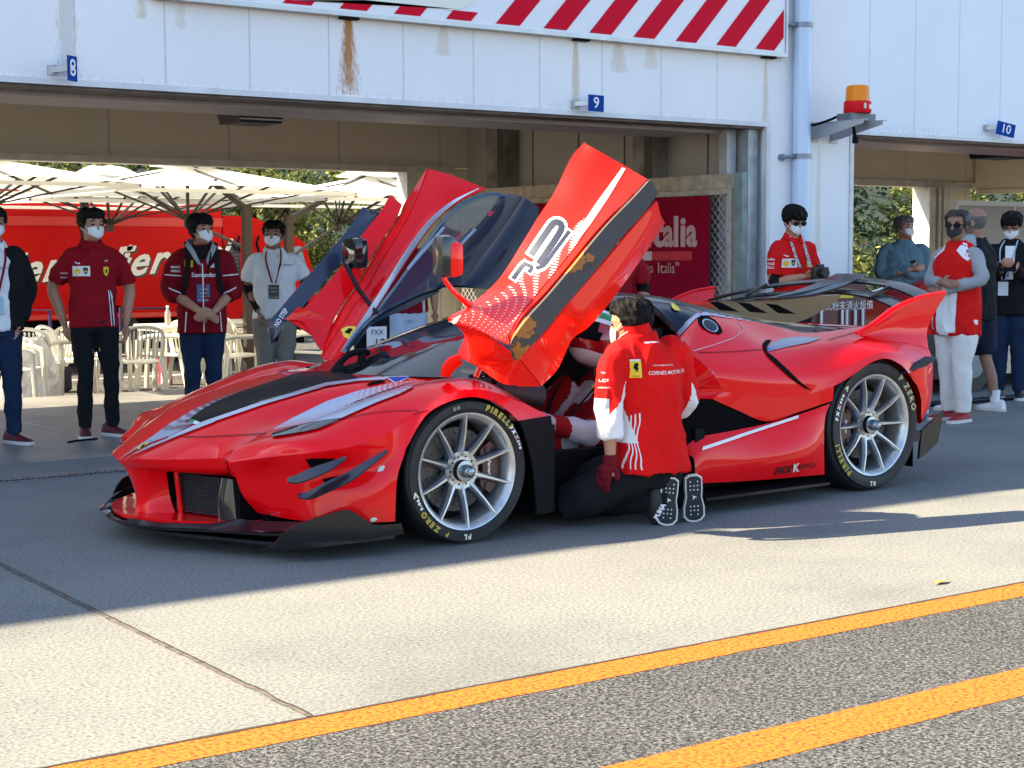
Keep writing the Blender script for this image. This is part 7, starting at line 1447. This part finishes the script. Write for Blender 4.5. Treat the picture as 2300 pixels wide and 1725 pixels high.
# parasols
def canopy_mat():
    mm = bpy.data.materials.new('canopy_fabric'); N, Lk = nt(mm); b = N['Principled BSDF']; b.inputs['Base Color'].default_value = (.84, .86, .88, 1); b.inputs['Roughness'].default_value = .85
    t = N.new('ShaderNodeBsdfTranslucent'); t.inputs[0].default_value = (.88, .88, .84, 1); mx = N.new('ShaderNodeMixShader'); mx.inputs[0].default_value = .45; Lk.new(b.outputs[0], mx.inputs[1]); Lk.new(t.outputs[0], mx.inputs[2]); Lk.new(mx.outputs[0], N['Material Output'].inputs[0]); return mm
CAN = canopy_mat(); STK = mat('parasol_frame', (.045, .035, .032), .45, .4)
def parasol(label, cx, cyy, hw, ze, za, mast, hub):
    r = empty('parasol', (cx, cyy, ZO), 0, label, 'parasol', 'white parasols over the seating'); Tm = Matrix.Translation((-cx, -cyy, -ZO))
    def pp(mb, name, mt, **k): o = mb.build(name, mt, r, **k); o.data.transform(Tm); return o
    m = MB(); N_ = 12; ap = V((cx, cyy, za)); cs = [V((cx+a*hw, cyy+b*hw, ze)) for a, b in ((-1, -1), (1, -1), (1, 1), (-1, 1))]
    for i in range(4):
        a, b = cs[i], cs[(i+1) % 4]; Gc = []
        for u in range(N_+1):
            row = []
            for v in range(7):
                t = v/6; e = a.lerp(b, u/N_); e = e+V((0, 0, .05*math.sin(math.pi*u/N_)))+(ap-e)*.0; p = e.lerp(ap, t); p.z -= .07*math.sin(math.pi*t)*(math.sin(math.pi*u/N_)) ; row.append(p)
            Gc.append(row)
        surf(m, Gc, .006)
        m.prism([a, b, b-V((0, 0, .04)), a-V((0, 0, .04))], ((b-a).cross(V((0, 0, 1)))).normalized()*-.004)
    pp(m, 'canopy', CAN, angle=50)
    m = MB(); t_ = [V((cx+a*.32, cyy+b*.32, za-.02)) for a, b in ((-1, -1), (1, -1), (1, 1), (-1, 1))]
    for i in range(4):
        a, b = t_[i], t_[(i+1) % 4]; surf(m, [[a, a.lerp(b, .5)-V((0, 0, .02)), b], [a.lerp(ap, .4)+V((0, 0, .07)), a.lerp(b, .5).lerp(ap, .4)+V((0, 0, .10)), b.lerp(ap, .4)+V((0, 0, .07))], [ap+V((0, 0, .09))]*3], .006)
    pp(m, 'vent_cap', CAN, angle=70)
    h = V(hub); m = MB(); m.cyl(h-V((0, 0, .08)), h+V((0, 0, .08)), .05, n=12); m.cyl(h, ap, .02, n=10); pp(m, 'hub', STK)
    mids = [cs[i].lerp(cs[(i+1) % 4], .5)+V((0, 0, .05)) for i in range(4)]
    for e in cs+mids:
        m = MB(); top_ = ap-V((0, 0, .04)); m.bar(top_, e-V((0, 0, .02)), .025, .018); rb = pp(m, 'rib', STK, smooth=False); m = MB(); q = top_.lerp(e, .55)-V((0, 0, .015)); m.bar(h, q, .022, .022); (m.bar(h+V((0, 0, .05)), top_.lerp(e, .82)-V((0, 0, .02)), .016, .016) if e in cs[:2] else None); st3 = m.build('strut', STK, rb, smooth=False); st3.data.transform(Tm)
    m = MB(); mx_ = V(mast); m.box2((mx_.x-.045, mx_.y-.045, ZO+.05), (mx_.x+.045, mx_.y+.045, mx_.z)); m.bar((mx_.x, mx_.y, mx_.z-.05), ap+V((0, 0, .02)), .05, .06) ; m.bar((mx_.x, mx_.y, mx_.z-.5), h, .03, .03); pp(m, 'mast', STK, smooth=False); m = MB(); m.box2((mx_.x-.35, mx_.y-.35, ZO), (mx_.x+.35, mx_.y+.35, ZO+.05)); pp(m, 'base', STK, smooth=False)
pb = onY(*FH(1000, 300), 17.4); mb_ = onY(*FH(1312, 300), 16.6)
parasol('white parasol above the jacketed person, its dark mast standing to his right', pb.x, 17.4, 1.42, 1.985, 2.33, (mb_.x, 16.6, 1.85), (pb.x, 17.4, 1.68))
pa = onY(*FH(560, 200), 19.4); parasol('white parasol behind the head of the person in the red polo', pa.x, 19.4, 1.45, 1.93, 2.30, (pa.x+.1, 20.4, 2.0), (pa.x+.05, 19.4, 1.66))
parasol('white parasol cut off by the left edge of the picture', onY(*FH(-150, 100), 16.2).x, 16.2, 1.25, 1.98, 2.28, (onY(*FH(-150, 100), 16.2).x-.8, 16.9, 1.9), (onY(*FH(-150, 100), 16.2).x, 16.2, 1.7))
pc_ = onY(830, 400, 18.2); parasol('white parasol partly hidden by the raised far door', pc_.x, 18.2, 1.42, 1.96, 2.31, (onY(648, 500, 17.2).x, 17.2, 1.75), (onY(760, 500, 18.2).x, 18.2, 1.66))
# chairs
CHM = mat('white_plastic', (.74, .72, .64), .4, coat=.2, bump=.05, bscale=40); chair0 = None
def make_chair(label):
    r = empty('plastic_chair', (0, 0, 0), 0, label, 'chair', 'white plastic garden chairs in the yard')
    m = MB(); surf(m, grid([P((-.23, -.23, .40), (0, -.25, .405), (.23, -.23, .40)), P((-.22, 0, .385), (0, 0, .375), (.22, 0, .385)), P((-.20, .21, .375), (0, .22, .365), (.20, .21, .375))], 4, 4), .012); m.build('seat', CHM, r)
    m = MB(); n = 9
    for i in range(n):
        x = -.16+.32*i/(n-1); m.bar((x*1.0, .215, .42), (x*1.06, .27+.03, .70+.03*math.cos(x*8)), .020, .008)
    m.tube(spline([(-.21, .20, .38), (-.225, .25, .58), (-.19, .30, .72), (0, .325, .765), (.19, .30, .72), (.225, .25, .58), (.21, .20, .38)], 5), .017, 8, flat=1.5); m.build('backrest', CHM, r)
    for s in (-1, 1):
        m = MB(); m.tube(spline([(s*.225, .25, .60), (s*.265, .08, .615), (s*.275, -.12, .61), (s*.262, -.24, .57)], 5), .022, 8, flat=1.3); m.build('armrest', CHM, r)
        for a, b in (((s*.262, -.24, .57), (s*.245, -.27, .0)), ((s*.215, .21, .42), (s*.255, .30, .0))): m = MB(); m.bar(a, b, .052, .020, up=(s, 0, 0)); m.bar(a, b, .020, .052, up=(s, 0, 0)); m.build('leg', CHM, r, smooth=False)
    return r
def copy_tree(o, parent=None):
    c = o.copy(); COL.objects.link(c); c.parent = parent
    for ch in list(o.children): copy_tree(ch, c)
    return c
spots = [((70, 1235), 15.6, 60, 'white plastic chair nearest the left edge, turned sideways'), ((170, 1195), 16.4, 150, 'white plastic chair draped with a white bag'), ((285, 1185), 16.9, 200, 'white plastic chair just left of the legs in black trousers'), ((390, 1190), 16.6, 95, 'white plastic chair half hidden behind the black trousers'),
         ((515, 1180), 17.2, 20, 'white plastic chair seen between the legs of the person in black trousers'), ((730, 1195), 16.2, 170, 'white plastic chair with its back to us, right of the person in the red polo'), ((880, 1175), 17.0, 235, 'white plastic chair behind the small table with the bottle'), ((1060, 1185), 16.8, 0, 'white plastic chair seen between the jeans'),
         ((1235, 1165), 16.3, 100, 'white plastic chair just right of the red jacket'), ((1350, 1110), 17.2, 80, 'white plastic chair beside the dark mast'), ((1640, 1120), 16.4, 250, 'white plastic chair right of the grey trousers'), ((1900, 1100), 16.6, 20, 'white plastic chair behind the far fender of the red car'), ((2540, 800), 16.0, 40, 'white plastic chair seen through the gap beside the windscreen')]
for i, (p, Y, az, lab) in enumerate(spots):
    pt = onY(*FH(*p), Y)
    if chair0 is None: chair0 = make_chair(lab); c = chair0
    else: c = copy_tree(chair0); c['label'] = lab
    c.location = (pt.x, Y, ZO); c.rotation_euler = (0, 0, R(az))
# tables
def table(label, x, y, w=.8):
    r = empty('plastic_table', (x, y, ZO), 0, label, 'table'); m = MB(); m.box((0, 0, .70), (w, w, .03), bev=.01); m.box((0, 0, .665), (w*.9, w*.9, .035)); m.build('table_top', CHM, r)
    for a in (-1, 1):
        for b in (-1, 1): m = MB(); m.bar((a*w*.42, b*w*.42, .67), (a*w*.46, b*w*.46, 0), .05, .05); m.build('leg', CHM, r, smooth=False)
tx = onY(*FH(905, 905), 17.0); table('small white plastic table carrying a drinks bottle', tx.x+.25, 17.3); t2 = onY(*FH(1300, 900), 17.4); table('white plastic table behind the dark parasol mast', t2.x+.2, 17.9, .75)
bz = ZO+.715; q = onY(*FH(893, 880), 17.05); m = MB(); m.lathe([(0, 0), (.032, 0), (.034, .01), (.034, .12), (.030, .15), (.014, .18), (.013, .20), (0, .20)], 16, M=Matrix.Translation((q.x, 17.05, bz))); bo = tagm(m, 'bottle', mat('bottle_clear', (.5, .42, .38), .1, alpha=.6, coat=1), 'clear drinks bottle with brown tea at the edge of the small table', 'bottle'); m = MB(); m.lathe([(0, .002), (.031, .002), (.031, .05), (0, .05)], 12, M=Matrix.Translation((q.x, 17.05, bz))); m.build('drink', mat('tea', (.35, .10, .02), .2), bo); m = MB(); m.cyl((q.x, 17.05, bz+.2), (q.x, 17.05, bz+.225), .015, n=12); m.build('bottle_cap', WT, bo)
q = onY(*FH(190, 1190), 16.1); m = MB(); torso(m, [((q.x, 16.1, ZO+.01), .20, .14, X1, Y1), ((q.x, 16.1, ZO+.3), .22, .15, X1, Y1), ((q.x-.02, 16.1, ZO+.55), .20, .13, X1, Y1), ((q.x-.04, 16.1, ZO+.68), .12, .08, X1, Y1)]); remesh(m, 'plastic_bag', mat('bag_white', (.75, .72, .72), .35, coat=.3), .018, 2, folds(.03, 7, 4), label='big white plastic bag standing among the left chairs', cat='bag')
q = onY(*FH(880, 1160), 17.6); m = MB(); m.box((q.x, 17.6, ZO+.16), (.10, .2, .30), bev=.02); m.tube([(q.x, 17.52, ZO+.3), (q.x, 17.55, ZO+.42), (q.x, 17.65, ZO+.42), (q.x, 17.68, ZO+.3)], .008, 6); tagm(m, 'tote_bag', mat('tote_red', (.4, .01, .03), .6), 'small red tote bag on the ground beside the table', 'bag')
q = onY(*FH(300, 1170), 17.4); m = MB(); m.box((q.x, 17.4, ZO+.15), (.3, .2, .28), bev=.04); tagm(m, 'rucksack', mat('bag_navy', (.02, .02, .05), .8), 'dark rucksack on the ground behind the left chairs', 'bag')
for y_ in (15.35, 16.7, 18.9): MB().box2((-5, y_, ZO+.001), (30, y_+.10, ZO+.005)).build('road_marking', WHT, kind='structure', smooth=False)
# ------------------------------------------------------------------ planting behind
def leafmat(name, c1, c2, c3):
    mm = bpy.data.materials.new(name); N, Lk = nt(mm); b = N['Principled BSDF']; b.inputs['Roughness'].default_value = .6; b.inputs['Specular IOR Level'].default_value = .25; g = N.new('ShaderNodeNewGeometry'); n = N.new('ShaderNodeTexNoise'); n.inputs['Scale'].default_value = 2.2; n.inputs['Detail'].default_value = 3; Lk.new(g.outputs['Position'], n.inputs['Vector'])
    wn_ = N.new('ShaderNodeTexWhiteNoise'); wn_.noise_dimensions = '1D'; Lk.new(g.outputs['Random Per Island'], wn_.inputs['W']); ad = N.new('ShaderNodeMath'); ad.operation = 'MULTIPLY_ADD'; ad.inputs[1].default_value = .35; Lk.new(wn_.outputs['Value'], ad.inputs[0]); ml = N.new('ShaderNodeMath'); ml.operation = 'MULTIPLY'; ml.inputs[1].default_value = .75; Lk.new(n.outputs['Fac'], ml.inputs[0]); Lk.new(ml.outputs[0], ad.inputs[2])
    r = ramp(N, [(.3, c1), (.52, c2), (.72, c3)]); Lk.new(ad.outputs[0], r.inputs[0]); Lk.new(r.outputs[0], b.inputs['Base Color']); t = N.new('ShaderNodeBsdfTranslucent'); Lk.new(r.outputs[0], t.inputs[0]); mx = N.new('ShaderNodeMixShader'); mx.inputs[0].default_value = .45; Lk.new(b.outputs[0], mx.inputs[1]); Lk.new(t.outputs[0], mx.inputs[2]); Lk.new(mx.outputs[0], N['Material Output'].inputs[0]); return mm
LF = leafmat('foliage', (.018, .035, .010), (.085, .115, .03), (.34, .33, .10)); LFD = leafmat('foliage_dark', (.006, .016, .010), (.018, .04, .018), (.06, .085, .03)); BARK = mat('bark', (.08, .06, .045), .9)
rn = random.Random(5)
def leaves(m, c, r, n, sz, flat=.7):
    for _ in range(n):
        while True:
            d = V((rn.uniform(-1, 1), rn.uniform(-1, 1), rn.uniform(-1, 1)))
            if .05 < d.length <= 1: break
        d = d.normalized()*(d.length**.35); p = V(c)+V((d.x*r, d.y*r, d.z*r*flat)); a = (d*.6+V((rn.gauss(0, .6), rn.gauss(0, .6), rn.gauss(.4, .6)))).normalized(); x = a.orthogonal().normalized(); x = Matrix.Rotation(rn.uniform(0, 6.28), 3, a) @ x; y = a.cross(x); s = sz*rn.uniform(.6, 1.3); w = s*rn.uniform(.35, .6)
        m.v += [p-x*s, p+y*w, p+x*s, p-y*w]; k = len(m.v); m.f.append([k-4, k-3, k-2, k-1]); m.m.append(0)
vars_ = []
for k in range(4):
    m = MB()
    for j in range(26):
        t = rn.uniform(0, 6.28); rr = rn.uniform(0, 1.15); zz = rn.uniform(1.0, 3.4); leaves(m, (rr*math.cos(t)*(1.2-.15*zz), rr*math.sin(t)*(1.2-.15*zz), zz), rn.uniform(.3, .62), 115, .075)
    cme = m.mesh('crown', LF if k < 3 else LFD); m = MB(); m.tube([(0, 0, 0), (.05, 0, .8), (0, .05, 2.4)], [.12, .09, .03], 8)
    for j in range(6): t = j*1.05+k; m.tube([(.02, 0, .7+j*.25), (.5*math.cos(t), .5*math.sin(t), 1.2+j*.3), (.9*math.cos(t), .9*math.sin(t), 1.7+j*.28)], [.05, .03, .01], 6)
    vars_.append((cme, m.mesh('trunk', BARK)))
def tree(label, x, y, s, k, rz, sx=1):
    r = empty('tree', (x, y, ZO), rz, label, 'tree', 'bushy trees on the bank behind the yard'); r.scale = (s*sx, s*sx, s)
    for nm, me in (('crown', vars_[k][0]), ('trunk', vars_[k][1])): o = bpy.data.objects.new(nm, me); COL.objects.link(o); o.parent = r
TL = 'leafy green tree on the bank beyond the truck, one of a row behind the parasols'; TR = 'yellow green tree seen through the right bay between the pier and the cream post'; i = 0
for x in [8.6+1.5*j for j in range(13)]: tree(TL, x+rn.uniform(-.3, .3), 27+rn.uniform(-.8, .8), rn.uniform(.88, 1.03), i % 3, rn.uniform(0, 6)); i += 1
for x, y, s, k in ((19.6, 19.5, .55, 0), (21.2, 20.4, .75, 1), (20.6, 22, 1.0, 3), (22.9, 22, 1.05, 3), (24.5, 21, .8, 2), (26.4, 22, .9, 0), (28.5, 21, .85, 1), (30.8, 22, .9, 2), (33, 23, 1.0, 1), (35.5, 23, 1.0, 0), (18.6, 23, 1.05, 3)): tree(TR if k != 3 else 'dark green tree seen through the right bay behind paler bushes', x, y, s, k, rn.uniform(0, 6))
m = MB(); n = 40; G3 = []
for i in range(n+1):
    x = -20+120*i/n; G3.append([V((x, 30+j*3, -.3+(.9*j)+.5*noise.noise(V((x*.2, j*.5, 0))))) for j in range(14)])
surf(m, G3); m.build('hillside_terrain', mat('hill_dark', (.012, .022, .012), .95), kind='structure')
m = MB()
for j in range(620):
    x = rn.uniform(2, 75); d = rn.random()**1.3*14; y = 29.5+d; zc = -.3+.3*d; leaves(m, (x, y, zc+rn.uniform(.2, 1.2)), rn.uniform(.7, 1.3), 60, .13, .8)
m.build('woodland', LFD, None, 'dark green woodland covering the hillside behind the yard', kind='stuff', smooth=False, fix=False)
# a few fallen leaves
for k, (F, x, y) in enumerate(((F2, 1850, 760), )): pass
q = onZ(*mk(1150, 1100, .5199)(1850, 405)); m = MB(); m.add([(q.x-.05, q.y-.012, .006), (q.x, q.y-.02, .012), (q.x+.06, q.y, .006), (q.x, q.y+.018, .010)], [(0, 1, 2, 3)]); tagm(m, 'fallen_leaf', mat('leaf_brown', (.45, .24, .06), .7), 'single brown fallen leaf on the sunlit concrete at the right', 'leaf', smooth=False)
